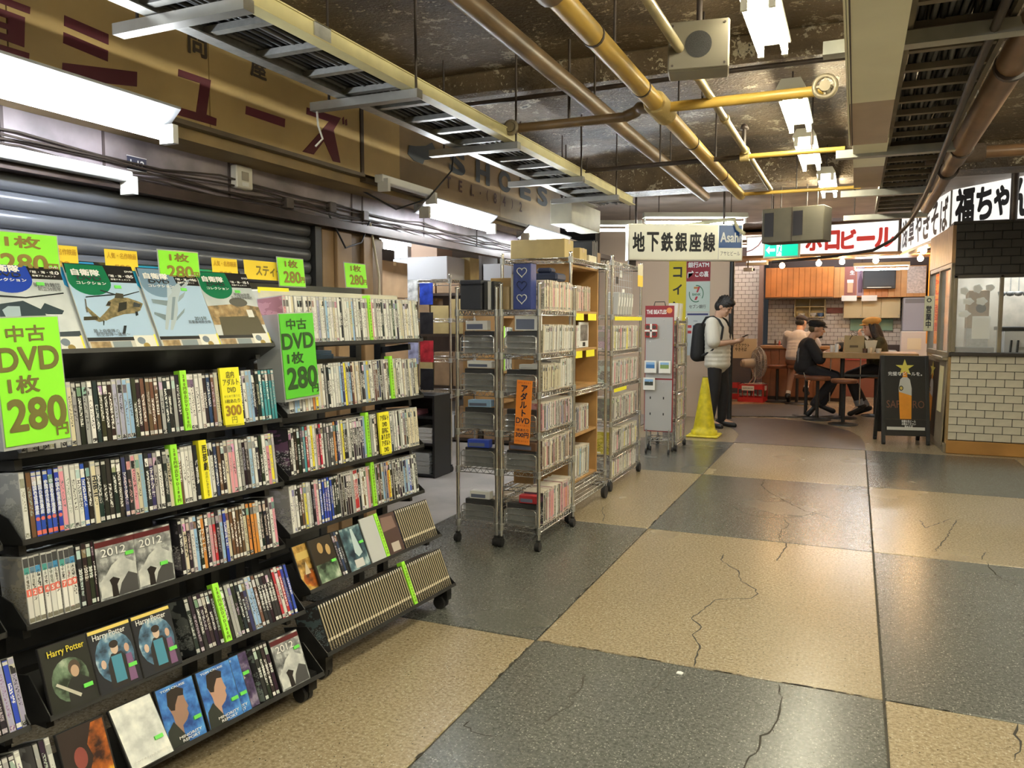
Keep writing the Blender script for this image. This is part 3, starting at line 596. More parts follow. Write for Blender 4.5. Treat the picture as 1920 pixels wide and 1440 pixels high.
def dvd_template(d=.135,t=.0146,h=.19,b=.0012,ins=.0014):
    mb=MB(); y=t/2
    out=[(0,-y+b),(0,y-b),(-b,y),(-d,y),(-d,-y),(-b,-y)]
    mb.prism(out,T(0,0,0),h,0)
    uv=[[(0,0)]*len(f) for f in mb.f]
    e=.0003
    def quad(P,m,U):
        mb.poly(P,m); uv.append(U)
    quad([(e,-y+ins,.004),(e,y-ins,.004),(e,y-ins,h-.004),(e,-y+ins,h-.004)],1,[(0,0),(1,0),(1,1),(0,1)])
    for s in (-1,1):
        P=[(-d+.004,s*(y+e),.004),(-.003,s*(y+e),.004),(-.003,s*(y+e),h-.004),(-d+.004,s*(y+e),h-.004)]; U=[(0,0),(1,0),(1,1),(0,1)]
        if s>0: P=P[::-1]; U=U[::-1]
        quad(P,2,U)
    return mb,uv
def uvmesh(name,mb,uv,mats):
    me=mb.mesh(name,mats); l=me.uv_layers.new(name='UVMap')
    fl=[c for f in uv for p in f for c in p]; l.data.foreach_set('uv',fl); return me
_tb,_tu=dvd_template()
dvd_black=uvmesh('dvd_case',_tb,_tu,[case_black,spineM,coverM]); dvd_pale=uvmesh('dvd_case',_tb,_tu,[case_clear,spineM,coverM])
SPINES=[]   # (distance, matrix, colour key, pale, rack phrase, group, title)
rj=random.Random(21)
def jitter(c,s=.13):
    k=rj.uniform(1-s,1+s); return tuple(max(0,min(1,x*k+rj.uniform(-.012,.012))) for x in c)
class Tier:
    def __init__(s,root,v,z,tilt,phrase): s.root=root; s.v=v; s.z=z; s.t=math.radians(tilt); s.phrase=phrase
    def M(s,u,dv=0,dz=0,lean=0,extra=0):  # local frame: x out, y along, z up the slope
        return T(s.v,u,s.z)@RY(-s.t-math.radians(extra))@T(dv,0,dz)@RX(lean)
def row(tier,u,codes,group,pitch=.0156,dz=.006,titles=None,sub=0):
    """spines side by side from u, one per code letter; lower-case = thin, digits skip"""
    titles=titles or {}
    for i,ch in enumerate(codes):
        if ch==' ': u+=.008; continue
        th=pitch*rj.uniform(.95,1.05); u+=th/2
        M=W(tier.root)@tier.M(u,rj.uniform(-.004,.002),dz,rj.uniform(-.003,.003))@S(1,th/.0157,rj.choice((1,1,1,.995,1.003)))
        d=(M.translation-Vector((0,0,1.4))).length
        SPINES.append((d+sub,M,ch.upper(),ch in 'WCSLPYV',tier.phrase,group,titles.get(i)))
        u+=th/2
    return u
def board(root,M,w,h,t,m,label,cat,group=None,name='price_card',rim=None):
    o=thing(name,label,cat,M=W(root)@M,group=group)
    MB().box(-t,0,-w/2,w/2,0,h).build('card',m,o)
    if rim: MB().box(-t-.001,.0005,-w/2-.004,w/2+.004,h,h+.003).box(-t-.001,.0005,-w/2-.004,-w/2,0,h).box(-t-.001,.0005,w/2,w/2+.004,0,h).build('sleeve',rim,o)
    return o
def make_rack(name,label,Rp,ang,tiers,wd=.93,cast=True):
    r=thing(name,label,'rack',(Rp[0],Rp[1],0),-math.radians(ang))
    y0,y1=-wd,.005
    for y in (y0+.03,y1-.03):
        MB().box(-.25,-.21,y-.02,y+.02,.06,1.33).build('upright',black_metal,r)
        MB().box(-.26,.17,y-.02,y+.02,.045,.085).box(.13,.17,y-.02,y+.02,.05,.11).build('foot',black_metal,r)
    MB().box(-.24,-.225,y0,y1,.9,.96).build('back_bar',black_metal,r); MB().box(-.24,-.225,y0,y1,.35,.4).build('back_bar',black_metal,r)
    out=[]
    for k,(v,z,t,ph,plate) in enumerate(tiers):
        T_=Tier(r,v,z,t,ph); out.append(T_)
        M=T(v,0,z)@RY(-T_.t)
        dep=.15 if t<15 else .17
        mb=MB().box(-dep,.012,y0,y1,-.004,0).box(.008,.012,y0,y1,0,.011).box(-dep,-dep+.003,y0,y1,0,.10 if t<15 else .13)
        mb.build('shelf_tray',black_metal,r,M)
        for y in (y0,y1-.003):
            sp=MB().prism([(-dep,-.004),(.012,-.004),(.012,.012),(-.05,.07 if t<15 else .13),(-dep,.10 if t<15 else .15)],T(0,y+.003,0)@RX(PI/2),.003)
            sp.build('side_plate',black_metal,r,M)
        zb=z-.03
        for y in (y0+.03,y1-.03): MB().bar((-.23,y,zb-.02),(v-.05,y,zb+.0),.02,.03).build('bracket',black_metal,r)
    if cast:
        for y in (y0+.04,y1-.04):
            for x in (.14,-.23):
                cs=MB()
                for s in (-1,1): cs.cyl((x-.012,y+s*.012-.009,.031),(x-.012,y+s*.012+.009,.031),.031,16)
                cs.cyl((x,y,.045),(x,y,.066),.012,8).box(x-.03,x+.006,y-.006,y+.006,.03,.056); cs.build('caster',rubber,r)
    return r,out
def mk_tiers(pref,topz=1.305):
    return pref
rackA,TA=make_rack('dvd_rack','black sloping DVD rack topped with a row of helicopter and jet magazines',(-1.955,2.33),7.8,
    [(-.03,1.305,27,'top',0),(0,1.03,7,'first tier under the magazines',0),(0,.79,7,'second tier under the magazines',0),(0,.55,8,'third tier under the magazines',0),(.10,.315,20,'fourth tier under the magazines',0),(.19,.098,22,'lowest tier under the magazines',0)])
rackB,TB=make_rack('dvd_rack','black sloping DVD rack standing next to the wire carts',(-1.945,3.36),4.2,
    [(0,1.305,5,'top tier by the wire carts',0),(0,1.03,5,'second tier by the wire carts',0),(0,.785,5,'third tier by the wire carts',0),(0,.555,6,'fourth tier by the wire carts',0),(.10,.345,22,'fifth tier by the wire carts',0),(.18,.11,22,'lowest tier by the wire carts',0)])
rackN,TN=make_rack('dvd_rack','black sloping DVD rack at the end of the row, past the yellow-titled dark case',(-1.955-.136*.985,2.33-.99*.985),7.8,
    [(0,.79,7,'upper tier of the end rack',0),(0,.55,8,'third tier of the end rack',0),(.10,.315,20,'blue tier of the end rack',0),(.19,.098,22,'lowest tier of the end rack',0)],wd=.6)
gA='DVDs on the magazine rack'; gB='DVDs on the rack by the wire carts'; gN='DVDs on the end rack'
# dividers
def strip(tier,u,w=.024,label='green divider',grp='green price dividers',m=None,txt='280円 中古DVD 280円',h=.205,dv=.006,inkm=None,lab2=''):
    o=thing('divider_card',label,'divider',M=W(tier.root)@tier.M(u+w/2,dv,.004),group=grp)
    MB().box(-.03,0,-w/2,w/2,0,h).build('card',m or green_strip,o)
    body=txt.replace(' ','')
    text(body,inkm or olive_ink,o,T(.0008,0,h/2)@FX,w=w*.55,h=h*.86,vert=True,bold=.01)
    return u+w
def dv_label(tier): return 'lime green price divider standing on the '+tier.phrase
# --- rack A spines
t=TA[1]; u=row(t,-.915,'WWWKWWWWNCGKGWKKKKVVLLKKMMMMGKKGK',gA); u=strip(t,u,label=dv_label(t)); u=row(t,u,'WWWWKNMC',gA); uY1=u; u+=.085; u=row(t,u,'KWLLKKTTTTT',gA,pitch=.0150)
t=TA[2]; ti={2:'中国の世界遺産',3:'中国の世界遺産',4:'中国の世界遺産',5:'中国の世界遺産',6:'中国の世界遺産',10:'エンジェルス',11:'マニフェスト',13:'MIB II',14:'X-メン2',19:'マトリックス',25:'テネシー'}
u=row(t,-.915,'WMBBBBBPWWWBKCKKKKKNKPCLKNGWK',gA,titles=ti); u=row(t,u,'C',gA,titles={0:'16ブロック'}); u=strip(t,u,label=dv_label(t)); u=row(t,u,'MWWWK',gA,titles={4:'パピヨン'}); uY2=u; u+=.036; row(t,u,'WWNMKCPPWGKKLWKKWPYG',gA,pitch=.0150)
t=TA[3]; u=row(t,-.915,'WWWWWWWWW',gA,pitch=.0165,titles={i:'#%d'%(i+1) for i in range(9)}); u=row(t,u+.002,'KKKK',gA,titles={i:'2012' for i in range(4)}); uC3=u; row(t,-.425,'KCKWLKOKPRKLBCMMMMCOOOWKKKWP',gA,pitch=.0148,titles={1:'サイン',5:'ブレード',6:'ブレード',7:'ブレード'})
t=TA[4]; u=row(t,-.455,'KKKKKKK',gA,pitch=.0158); u=strip(t,u,label=dv_label(t)); u=row(t,u+.002,'KGGKKKNLLMKKKKKRWRBB',gA,pitch=.0148,titles={10:'X-MEN2',11:'X-MEN2',12:'X-MEN2',13:'X-MEN2',14:'X-MEN2'})
t=TA[5]; row(t,-.255,'KKKK',gA,titles={i:'2012' for i in range(4)}); row(t,-.985,'GKW',gA,pitch=.015)
# --- rack B spines
t=TB[0]; u=row(t,-.915,'PWWCWWWWWCWWVWWLWWCWWKWWWCLWWKWWC',gB); u=strip(t,u,.018,label=dv_label(t)); row(t,u,'PWGWWKWWWWKWKWCCWCWWCWWW',gB)
t=TB[1]; u=row(t,-.905,'WWLLWWCWWOYWCWGKWWWWLNYSLMCWCKDLYWWMMNKGWMD'[:43],gB); u=strip(t,u,.020,label=dv_label(t)); u=row(t,u,'CCKWW',gB); row(t,u+.004,'CWGDCWGDCC',gB,pitch=.0118,dz=.0)
t=TB[2]; u=row(t,-.900,'KWKKDTRWYWPRWGDDDONWYKKWKKDKKNL'[:31],gB); u=strip(t,u,.020,label=dv_label(t)); u=row(t,u,'WGWK',gB); uY3=u; u+=.082; row(t,u,'WKGWWKGWMKCCCCCC',gB,pitch=.0150)
t=TB[3]; u=row(t,-.900,'WWWKMYWGKPWBBBBBKKKKKKKKGRRKWMWPM',gB); u=strip(t,u,.022,label=dv_label(t)); u=row(t,u,'WKMKLNOYKKKKKK',gB); row(t,u+.004,'LNLBKWKD',gB)
# uniform gold and black series on the two lowest tiers of rack B
q=NT('series_spine'); uv=q.n('UVMap'); sep=q.n('SeparateXYZ'); q.l(uv.outputs[0],sep.inputs[0]); U,Vv=sep.outputs[0],sep.outputs[1]
oi=q.n('ObjectInfo'); vec=q.n('CombineXYZ'); q.l(q.math('MULTIPLY',U,3.0),vec.inputs[0]); q.l(q.math('MULTIPLY',Vv,40.0),vec.inputs[1]); q.l(q.math('MULTIPLY',oi.outputs['Random'],50.0),vec.inputs[2])
no=q.n('TexNoise',i_Scale=1.5,i_Detail=1.0); q.l(vec.outputs[0],no.inputs['Vector'])
gold=q.mix(q.math('MULTIPLY',no.outputs['Fac'],.5),(.44,.37,.24),(.26,.21,.13))
stripe=q.math('MULTIPLY',q.math('GREATER_THAN',U,.22),q.math('LESS_THAN',U,.78)); c=q.mix(stripe,(.012,.011,.010),gold)
hi=q.math('MULTIPLY',q.math('GREATER_THAN',Vv,.20),q.math('LESS_THAN',Vv,.26)); c=q.mix(hi,c,(.66,.60,.45))
low=q.math('LESS_THAN',Vv,.20); c=q.mix(q.math('MULTIPLY',low,q.math('GREATER_THAN',no.outputs['Fac'],.5)),c,(.03,.025,.02))
top=q.math('MULTIPLY',q.math('GREATER_THAN',Vv,.93),stripe); c=q.mix(top,c,(.70,.66,.56)); q.l(c,q.b.inputs['Base Color']); q.b.inputs['Roughness'].default_value=.35
ser=uvmesh('series_case',_tb,_tu,[case_black,q.m,coverM])
def series(tier,u,n,pitch,grp,lab):
    for k in range(n):
        M=W(tier.root)@tier.M(u+pitch/2,0,.004,rj.uniform(-.002,.002))@S(1,pitch/.0157,1); o=link('series_case',ser,None,M); o.color=(.05,.045,.04,1); tag(o,lab,'disc case',grp); u+=pitch
    return u
u=series(TB[5],-.895,36,.0157,'gold series on the lowest tier','gold and black uniform series spine on the lowest tier by the wire carts')
u=strip(TB[5],u,.022,label=dv_label(TB[5])); series(TB[5],u,19,.0157,'gold series on the lowest tier','gold and black uniform series spine on the lowest tier by the wire carts')
series(TB[4],-.275,17,.0157,'gold series on the fifth tier','gold and black uniform series spine beside the brown cover on fifth tier')
# --- end rack
row(TB[4],-.718,'KNK',gB)
row(TN[2],-.125,'WWGKKVBV',gN,pitch=.0165); row(TN[0],-.14,'WWKNGWWW',gN); row(TN[1],-.125,'KWKGNWK',gN); row(TN[3],-.14,'KMKKGKW',gN)
# --- turn candidates into objects: the nearest ones single, the rest one mass
SPINES.sort(key=lambda a:a[0]); NEAR=312
blue_t=mat('title_blue',(.80,.84,.95),.5); title_w=mat('title_white',(.85,.85,.84),.5); title_k=mat('title_black',(.02,.02,.025),.5); title_r=mat('title_red',(.75,.10,.10),.5); tomato=mat('title_tomato',(.75,.16,.12),.5)
for d,M,ch,pale,ph,grp,ti in SPINES[:NEAR]:
    c,nm=CC[ch]; o=link('dvd_case',dvd_pale if pale else dvd_black,None,M); o.color=(*jitter(c),1)
    lab='DVD case with %s spine on the %s'%(nm,ph)
    if ti and ti.startswith('#'): lab='white world heritage DVD case numbered %s on its red block'%ti[1:]
    elif ti=='2012': lab='black DVD case with white four-digit title, on the %s'%ph
    elif ti: lab='%s DVD case with lettered spine on the %s'%(nm,ph)
    tag(o,lab,'dvd',grp)
    if ti:
        if ti.startswith('#'):
            MB().box(0,.0006,-.0062,.0062,.078,.098).build('number_block',tomato,o); text(ti[1:],white_ink,o,T(.001,0,.088)@FX,h=.012,bold=.02); text('世界遺産',title_k,o,T(.0007,0,.125)@FX,w=.0075,h=.045,vert=True)
            MB().box(0,.0006,-.0062,.0062,.16,.185).build('head_block',flat((.05,.05,.055)),o); MB().box(0,.0006,-.0062,.0062,.140+.001*(int(ti[1:])%3),.159).build('photo_block',flat([(.05,.25,.5),(.06,.3,.28),(.1,.2,.3)][int(ti[1:])%3]),o)
            MB().box(0,.0006,-.0062,.0062,.006,.018).build('foot_block',flat((.18,.17,.13)),o)
        elif ti=='中国の世界遺産':
            text(ti,blue_t,o,T(.0008,0,.112)@FX,w=.0115,h=.095,vert=True,bold=.03); MB().cyl((.0002,0,.052),(.0008,0,.052),.0055,14).build('seal',tomato,o); MB().box(0,.0006,-.006,.006,.008,.02).build('maker_block',tomato,o)
        elif ti in ('2012','X-MEN2'):
            text(ti,title_w,o,T(.0008,0,.10 if ti=='2012' else .11)@FX@RZ(-PI/2),w=.034 if ti=='2012' else .07,h=.010,bold=.02)
        else:
            dk=ch in 'KNBMRTDO'; mm=title_w if dk else title_k
            if ti[0] in 'MX1': text(ti,mm,o,T(.0008,0,.115)@FX@RZ(-PI/2),w=.062,h=.011,bold=.02)
            else: text(ti,mm,o,T(.0008,0,.10)@FX,w=.011,h=.08,vert=True,bold=.02)
def mass(name,items,label,cat,tb,tu,mats):
    V=[];F=[];MI=[];UV=[];CL=[]
    for M,c,rnd in items:
        o=len(V); V.extend([tuple(M@Vector(p)) for p in tb.v])
        for f,mi,u_ in zip(tb.f,tb.m,tu): F.append(tuple(i+o for i in f)); MI.append(mi); UV.extend([x for p in u_ for x in p]); CL.extend([*c,rnd]*len(f))
    me=bpy.data.meshes.new(name); me.from_pydata(V,[],F)
    for m_ in mats: me.materials.append(m_)
    me.polygons.foreach_set('material_index',MI); me.uv_layers.new(name='UVMap').data.foreach_set('uv',UV)
    ca=me.color_attributes.new('Col','FLOAT_COLOR','CORNER'); ca.data.foreach_set('color',CL); me.update()
    o=link(name,me); tag(o,label,cat); o['kind']='stuff'; return o
mass('dvd_case_mass',[(M,jitter(CC[ch][0]),rj.random()) for d,M,ch,pale,ph,grp,ti in SPINES[NEAR:]],'remaining DVD spines towards the wire carts end of the sloping rack','dvds',_tb,_tu,[case_clear,spineS,coverS])
# --- wide yellow cards between the spines
o=board(TA[1].root,TA[1].M(uY1+.0425,.012,.004),.080,.205,.010,yellow_card,'yellow card reading 店内アダルトDVD 300円 among the spines under the magazines','price card',group=None,name='divider_card')
text('店内\nアダルト\nDVD',olive_ink,o,T(.001,0,.155)@FX,w=.066,h=.075,bold=.01); text('まとめて買うと',olive_ink,o,T(.001,0,.105)@FX,w=.066); text('1枚あたり',olive_ink,o,T(.001,0,.088)@FX,w=.062,bold=.01); text('300',mat('ochre_ink',(.35,.20,.02),.6),o,T(.001,0,.055)@FX,w=.066,h=.036,bold=.04); text('円',olive_ink,o,T(.001,0,.022)@FX,h=.022)
o=board(TA[2].root,TA[2].M(uY2+.018,.010,.004),.030,.205,.03,yellow_card,'narrow yellow divider reading 西部劇 on the second tier under the magazines','divider',name='divider_card')
text('西部劇',black_ink,o,T(.001,.003,.145)@FX,w=.017,h=.085,vert=True,bold=.02); text('店内にあります',black_ink,o,T(.001,.003,.055)@FX,w=.010,h=.085,vert=True)
o=board(TB[2].root,TB[2].M(uY3+.041,.012,.004),.076,.195,.010,yellow_card,'yellow card reading アダルトDVD 店内にあります on the third tier','price card',name='divider_card')
text('アダルト\nDVD\n店内に\nあります\nアダルト\nDVD',black_ink,o,T(.001,0,.098)@FX,w=.064,h=.17,bold=.01)
# --- face-out DVD cases
face_t=MB().bbox(-.0146,0,-.0675,.0675,0,.19,.002).mesh('dvd_case',case_black)
sticker=mat('sticker_green',(.15,.70,.10),.5)
def facedvd(tier,u,label,art,bg,group=None,dv=-.0,dz=.004,texts=(),stick=(.66,.30),case=None,lean=0,extra=0,w=1.0):
    o=thing('dvd_case',label,'dvd',M=W(tier.root)@tier.M(u,dv,dz,lean,extra),group=group)
    link('case',face_t,o); e=.0004
    F=T(e,-.064,.003)@FX@S(.128,.184,1)
    MB().add([F@Vector(p) for p in ((0,0,0),(1,0,0),(1,1,0),(0,1,0))],[(0,1,2,3)]).build('cover_sheet',bg,o)
    for i,(pts,col) in enumerate(art):
        M2=F@T(0,0,.0002*(i+1)); MB().add([M2@Vector((x,y,0)) for x,y in pts],[tuple(range(len(pts)))]).build('cover_print',col if not isinstance(col,tuple) else flat(col,.35),o)
    for body,x,y,tw,th,m_,b in texts: text(body,m_,o,T(e+.004,-.064+.128*x,.003+.184*y)@FX,w=tw*.128,h=th*.184,bold=b)
    if stick: MB().box(e,e+.0052,-.064+.128*stick[0],-.064+.128*(stick[0]+.20),.003+.184*stick[1],.003+.184*(stick[1]+.06)).build('price_sticker',sticker,o)
    return o
def ellp(cx,cy,rx,ry,n=18,a0=0,a1=2*PI): return [(cx+rx*math.cos(a0+(a1-a0)*k/n),cy+ry*math.sin(a0+(a1-a0)*k/n)) for k in range(n+(0 if a1-a0>=2*PI-1e-6 else 1))]
def cloudy(name,c0,c1,c2,scale):
    q=NT(name); tc=q.n('TexCoord'); n=q.n('TexNoise',i_Scale=scale,i_Detail=5.0); q.l(tc.outputs['Object'],n.inputs['Vector']); q.l(q.ramp(n.outputs['Fac'],[(.35,c0),(.52,c1),(.66,c2)]),q.b.inputs['Base Color']); q.b.inputs['Roughness'].default_value=.3; return q.m
ice=cloudy('cover_ice',(.06,.065,.07),(.25,.26,.27),(.62,.64,.65),28); dusk=cloudy('cover_dusk',(.02,.03,.05),(.10,.22,.36),(.5,.62,.70),22); fire=cloudy('cover_fire',(.03,.012,.01),(.45,.12,.02),(.90,.55,.06),16); silver=cloudy('cover_silver',(.42,.44,.45),(.62,.64,.63),(.80,.80,.76),20); deepblue=cloudy('cover_blue',(.02,.06,.25),(.05,.18,.55),(.10,.32,.72),26); greenglow=cloudy('cover_green',(.02,.03,.02),(.16,.24,.16),(.55,.62,.5),18); purple=cloudy('cover_purple',(.015,.012,.03),(.10,.07,.16),(.35,.30,.42),24); amber=cloudy('cover_amber',(.05,.03,.01),(.45,.26,.06),(.75,.52,.2),24); sea=cloudy('cover_sea',(.012,.02,.035),(.07,.14,.18),(.45,.58,.6),18)
yel_t=mat('title_yellow',(.85,.70,.06),.4)
mount=[(.03,.32),(.18,.40),(.35,.55),(.52,.62),(.60,.74),(.74,.60),(.97,.50),(.97,.05),(.03,.05)]; rock=[(.45,.03),(.55,.22),(.75,.38),(.97,.30),(.97,.03)]; figure=[(.30,.03),(.30,.22),(.26,.32),(.36,.36),(.52,.30),(.44,.22),(.46,.03)]
A2012=[([(0,.88),(1,.88),(1,.97),(0,.97)],(.10,.012,.015)),(mount,silver),(rock,(.07,.07,.075)),(figure,(.02,.016,.016))]
for k,(uu,t_,dd) in enumerate(((-.645,TA[3],.0),(-.520,TA[3],.0),(-.120,TA[5],.004))):
    facedvd(t_,uu,'grey mountain-cover DVD case face out, '+('third' if k<2 else 'lowest')+' tier'+(' beside thin black spines',' above the gold banded case',' beside the rack end')[k],A2012,ice,group='mountain cover DVDs face out',dv=dd,texts=(('2012',.42,.78,.62,.13,title_w,.0),),stick=(.72,.66) if k!=1 else (.62,.32))
def heads(shift=0): return [(ellp(.5,.42,.40,.33),greenglow),(ellp(.62,.57,.13,.12),(.08,.055,.04)),([(.38,.03),(.40,.34),(.52,.44),(.72,.44),(.9,.34),(.95,.03)],(.02,.021,.02)),(ellp(.62,.52,.09,.09),(.50,.34,.24)),([(.16,.40),(.20,.43),(.66,.16),(.62,.12)],(.55,.53,.46))]
facedvd(TA[4],-.855,'dark DVD case face out with yellow title and pale green glow',heads(),flat((.018,.02,.016),.3),dv=.012,texts=(('Harry Potter',.52,.86,.80,.13,yel_t,.01),),stick=(.72,.22))
A3=[(ellp(.5,.50,.46,.40),dusk),([(.28,.03),(.30,.42),(.42,.56),(.66,.56),(.78,.42),(.80,.03)],(.025,.022,.022)),([(.40,.10),(.40,.52),(.65,.52),(.66,.10)],(.06,.24,.36)),(ellp(.52,.64,.09,.10),(.62,.46,.36)),(ellp(.52,.70,.11,.06),(.03,.02,.015)),(ellp(.80,.58,.06,.07),(.55,.36,.28)),([(.72,.05),(.74,.48),(.88,.48),(.90,.05)],(.20,.10,.22)),(ellp(.20,.44,.06,.07),(.62,.45,.36))]
for k,uu in enumerate((-.720,-.585)):
    facedvd(TA[4],uu,'blue DVD case face out with gold top band, '+('beside the yellow-titled case','beside the black spines')[k],[([(0,.945),(1,.945),(1,1.0),(0,1.0)],(.80,.62,.16))]+A3,flat((.02,.022,.03),.3),group='gold banded DVDs face out',dv=.012+.002*k,texts=(('Harry Potter',.46,.87,.78,.12,title_w,.01),),stick=(.74,.26))
prof=[(.30,.10),(.28,.50),(.22,.66),(.30,.86),(.52,.90),(.66,.80),(.68,.66),(.72,.56),(.67,.52),(.68,.44),(.60,.36),(.46,.30),(.44,.06)]
hair=[(.26,.60),(.20,.70),(.26,.90),(.50,.95),(.70,.86),(.66,.76),(.52,.78),(.40,.66),(.36,.58)]
coat=[(.0,.0),(.05,.30),(.25,.42),(.50,.10),(.52,.0)]
def portrait(skin): return [(prof,skin),(hair,(.025,.018,.015)),(coat,(.03,.035,.03))]
for k,(uu,dv,sk) in enumerate(((-.560,.0,(.32,.19,.14)),(-.420,.004,(.48,.29,.22)),(-.370,-.016,(.45,.28,.21)))):
    facedvd(TA[5],uu,'blue profile-portrait DVD case face out, '+('shadowed face beside the silvery box','paler face between two others','half hidden by its twin')[k],portrait(sk),deepblue,group='blue profile DVDs face out',dv=dv,texts=(('TOM CRUISE',.42,.945,.66,.035,title_w,.01),('MINORITY\nREPORT',.58,.10,.62,.11,title_w,.015)),stick=(.76,.30))
trefoil=[([(.45+.05*math.cos(a),.40+.05*math.sin(a)),(.45+.40*math.cos(a-.35),.40+.28*math.sin(a-.35)),(.45+.42*math.cos(a),.40+.30*math.sin(a)),(.45+.40*math.cos(a+.35),.40+.28*math.sin(a+.35))],(.60,.57,.48)) for a in (.9,3.0,5.1)]
facedvd(TA[5],-.325,'dark purple DVD case face out with a pale three-bladed warning symbol',trefoil+[(ellp(.45,.40,.09,.065),(.68,.66,.62))],purple,dv=-.030,stick=(.72,.60))
facedvd(TA[5],-.862,'DVD case face out with orange flames on a black cover',[([(.55,.0),(.48,.3),(.62,.5),(.55,.7),(.72,.98),(.98,.98),(.98,0)],fire),(ellp(.36,.55,.14,.16),(.25,.06,.05))],flat((.03,.02,.018),.3),dv=.012,stick=None)
facedvd(TA[5],-.705,'silvery white DVD box lying face out on the lowest tier',[],silver,dv=.045,dz=.0,extra=14,texts=(('ホワイトハウス・ダウン',.52,.10,.85,.05,title_w,.02),),stick=(.70,.28))
# rack B fifth tier, face out
facedvd(TB[4],-.862,'DVD case face out with gold lettering block and flames, fifth tier',[([(.05,.68),(.95,.70),(.95,.86),(.05,.84)],(.62,.45,.14)),(ellp(.5,.25,.42,.2),fire),([(.2,.35),(.35,.62),(.45,.35)],(.6,.5,.35)),([(.55,.36),(.70,.64),(.78,.36)],(.55,.42,.22))],amber,dv=-.016,stick=(.66,.30))
facedvd(TB[4],-.788,'DVD case face out, dark upper half and misty green lower half',[([(.03,.04),(.97,.04),(.97,.44),(.03,.44)],greenglow),(ellp(.4,.78,.12,.12),(.45,.28,.10)),(ellp(.72,.70,.10,.12),(.5,.33,.14))],flat((.035,.025,.015),.3),dv=.002,stick=(.70,.40))
facedvd(TB[4],-.600,'dark sea-blue DVD case face out with a pale light beam',[([(.50,.95),(.60,.95),(.78,.35),(.55,.28),(.42,.40)],(.50,.62,.66)),([(.28,.05),(.72,.05),(.72,.24),(.28,.24)],(.62,.62,.62))],sea,dv=.0,stick=(.74,.56))
o=board(TB[4].root,TB[4].M(-.478,.004,.002),.100,.205,.006,mat('grey_board',(.50,.52,.54),.5),'blank pale grey divider board on the fifth tier','divider',name='divider_board')
strip(TB[4],-.426,.022,label=dv_label(TB[4]))
facedvd(TB[4],-.345,'brown DVD case showing its back cover beside the gold series',[([(.1,.60),(.9,.62),(.85,.92),(.2,.95)],(.22,.14,.12)),([(.35,.06),(.8,.06),(.8,.28),(.35,.28)],(.5,.45,.4))],flat((.085,.05,.045),.3),dv=-.002,stick=None)
# ------------------------------------------------------------------ magazines on rack A and price cards
sky=mat('mag_sky',(.42,.58,.80),.22); skyg=cloudy('mag_sky_grey',(.45,.5,.54),(.58,.62,.66),(.68,.72,.75),6); olive=cloudy('mag_olive',(.10,.085,.04),(.20,.16,.08),(.30,.24,.13),60); slate=mat('mag_slate',(.03,.05,.065),.25); jetg=mat('mag_jet',(.42,.50,.58),.25); earth=cloudy('mag_earth',(.12,.10,.06),(.33,.22,.11),(.5,.38,.22),30)
mag_paper=MB().bbox(-.006,0,-.1125,.1125,0,.305,.001).mesh('magazine',mat('mag_paper',(.80,.81,.80),.25))
dk_=(.02,.025,.03)
heli=[([(0.342,0.351),(0.26,0.38),(0.357,0.438),(0.476,0.516),(0.409,0.52),(0.467,0.573),(0.609,0.625),(0.774,0.62),(0.928,0.578),(0.984,0.555),(0.906,0.473),(0.813,0.44),(0.638,0.427),(0.451,0.386)],olive),([(0.325,0.351),(0.26,0.391),(0.163,0.485),(0.132,0.523),(0.111,0.487),(0.193,0.358),(0.24,0.337)],olive),([(0.049,0.395),(0.239,0.401),(0.231,0.361),(0.033,0.355)],(.05,.045,.03)),
 ([(0.169,0.623),(0.161,0.609),(0.626,0.649),(0.636,0.665)],dk_),([(0.411,0.706),(0.678,0.645),(0.662,0.632),(0.4,0.693)],dk_),([(0.697,0.645),(0.99,0.705),(0.99,0.695),(0.698,0.63)],dk_),([(0.623,0.674),(0.729,0.665),(0.71,0.609),(0.575,0.612)],(.06,.055,.04)),([(0.142,0.594),(0.159,0.594),(0.123,0.443),(0.106,0.443)],(.12,.11,.09)),
 ([(0.819,0.457),(0.857,0.458),(0.849,0.417),(0.806,0.405)],dk_),([(0.296,0.348),(0.317,0.348),(0.291,0.298),(0.278,0.298)],dk_),([(0.618,0.556),(0.742,0.574),(0.701,0.485),(0.552,0.448)],(.03,.03,.025)),([(0.845,0.57),(0.95,0.545),(0.906,0.509),(0.811,0.513)],(.05,.06,.065)),([(0.409,0.52),(0.467,0.573),(0.50,.56),(.47,.525)],(.04,.035,.03)),([(0.573,0.294),(0.615,0.294),(0.558,0.205),(0.513,0.2)],dk_)]
heli2=[([(.05,.30),(.10,.52),(.40,.56),(.62,.46),(.64,.34),(.40,.26)],slate),([(.55,.44),(.66,.54),(.88,.46),(.84,.42),(.66,.42)],slate),([(.0,.62),(.45,.60),(.95,.66),(.95,.645),(.45,.585),(.0,.60)],(.02,.025,.03)),([(.12,.46),(.20,.50),(.34,.50),(.32,.40),(.14,.38)],(.35,.45,.52)),([(.0,.16),(.4,.22),(1,.24),(1,.10),(.0,.10)],(.04,.055,.07))]
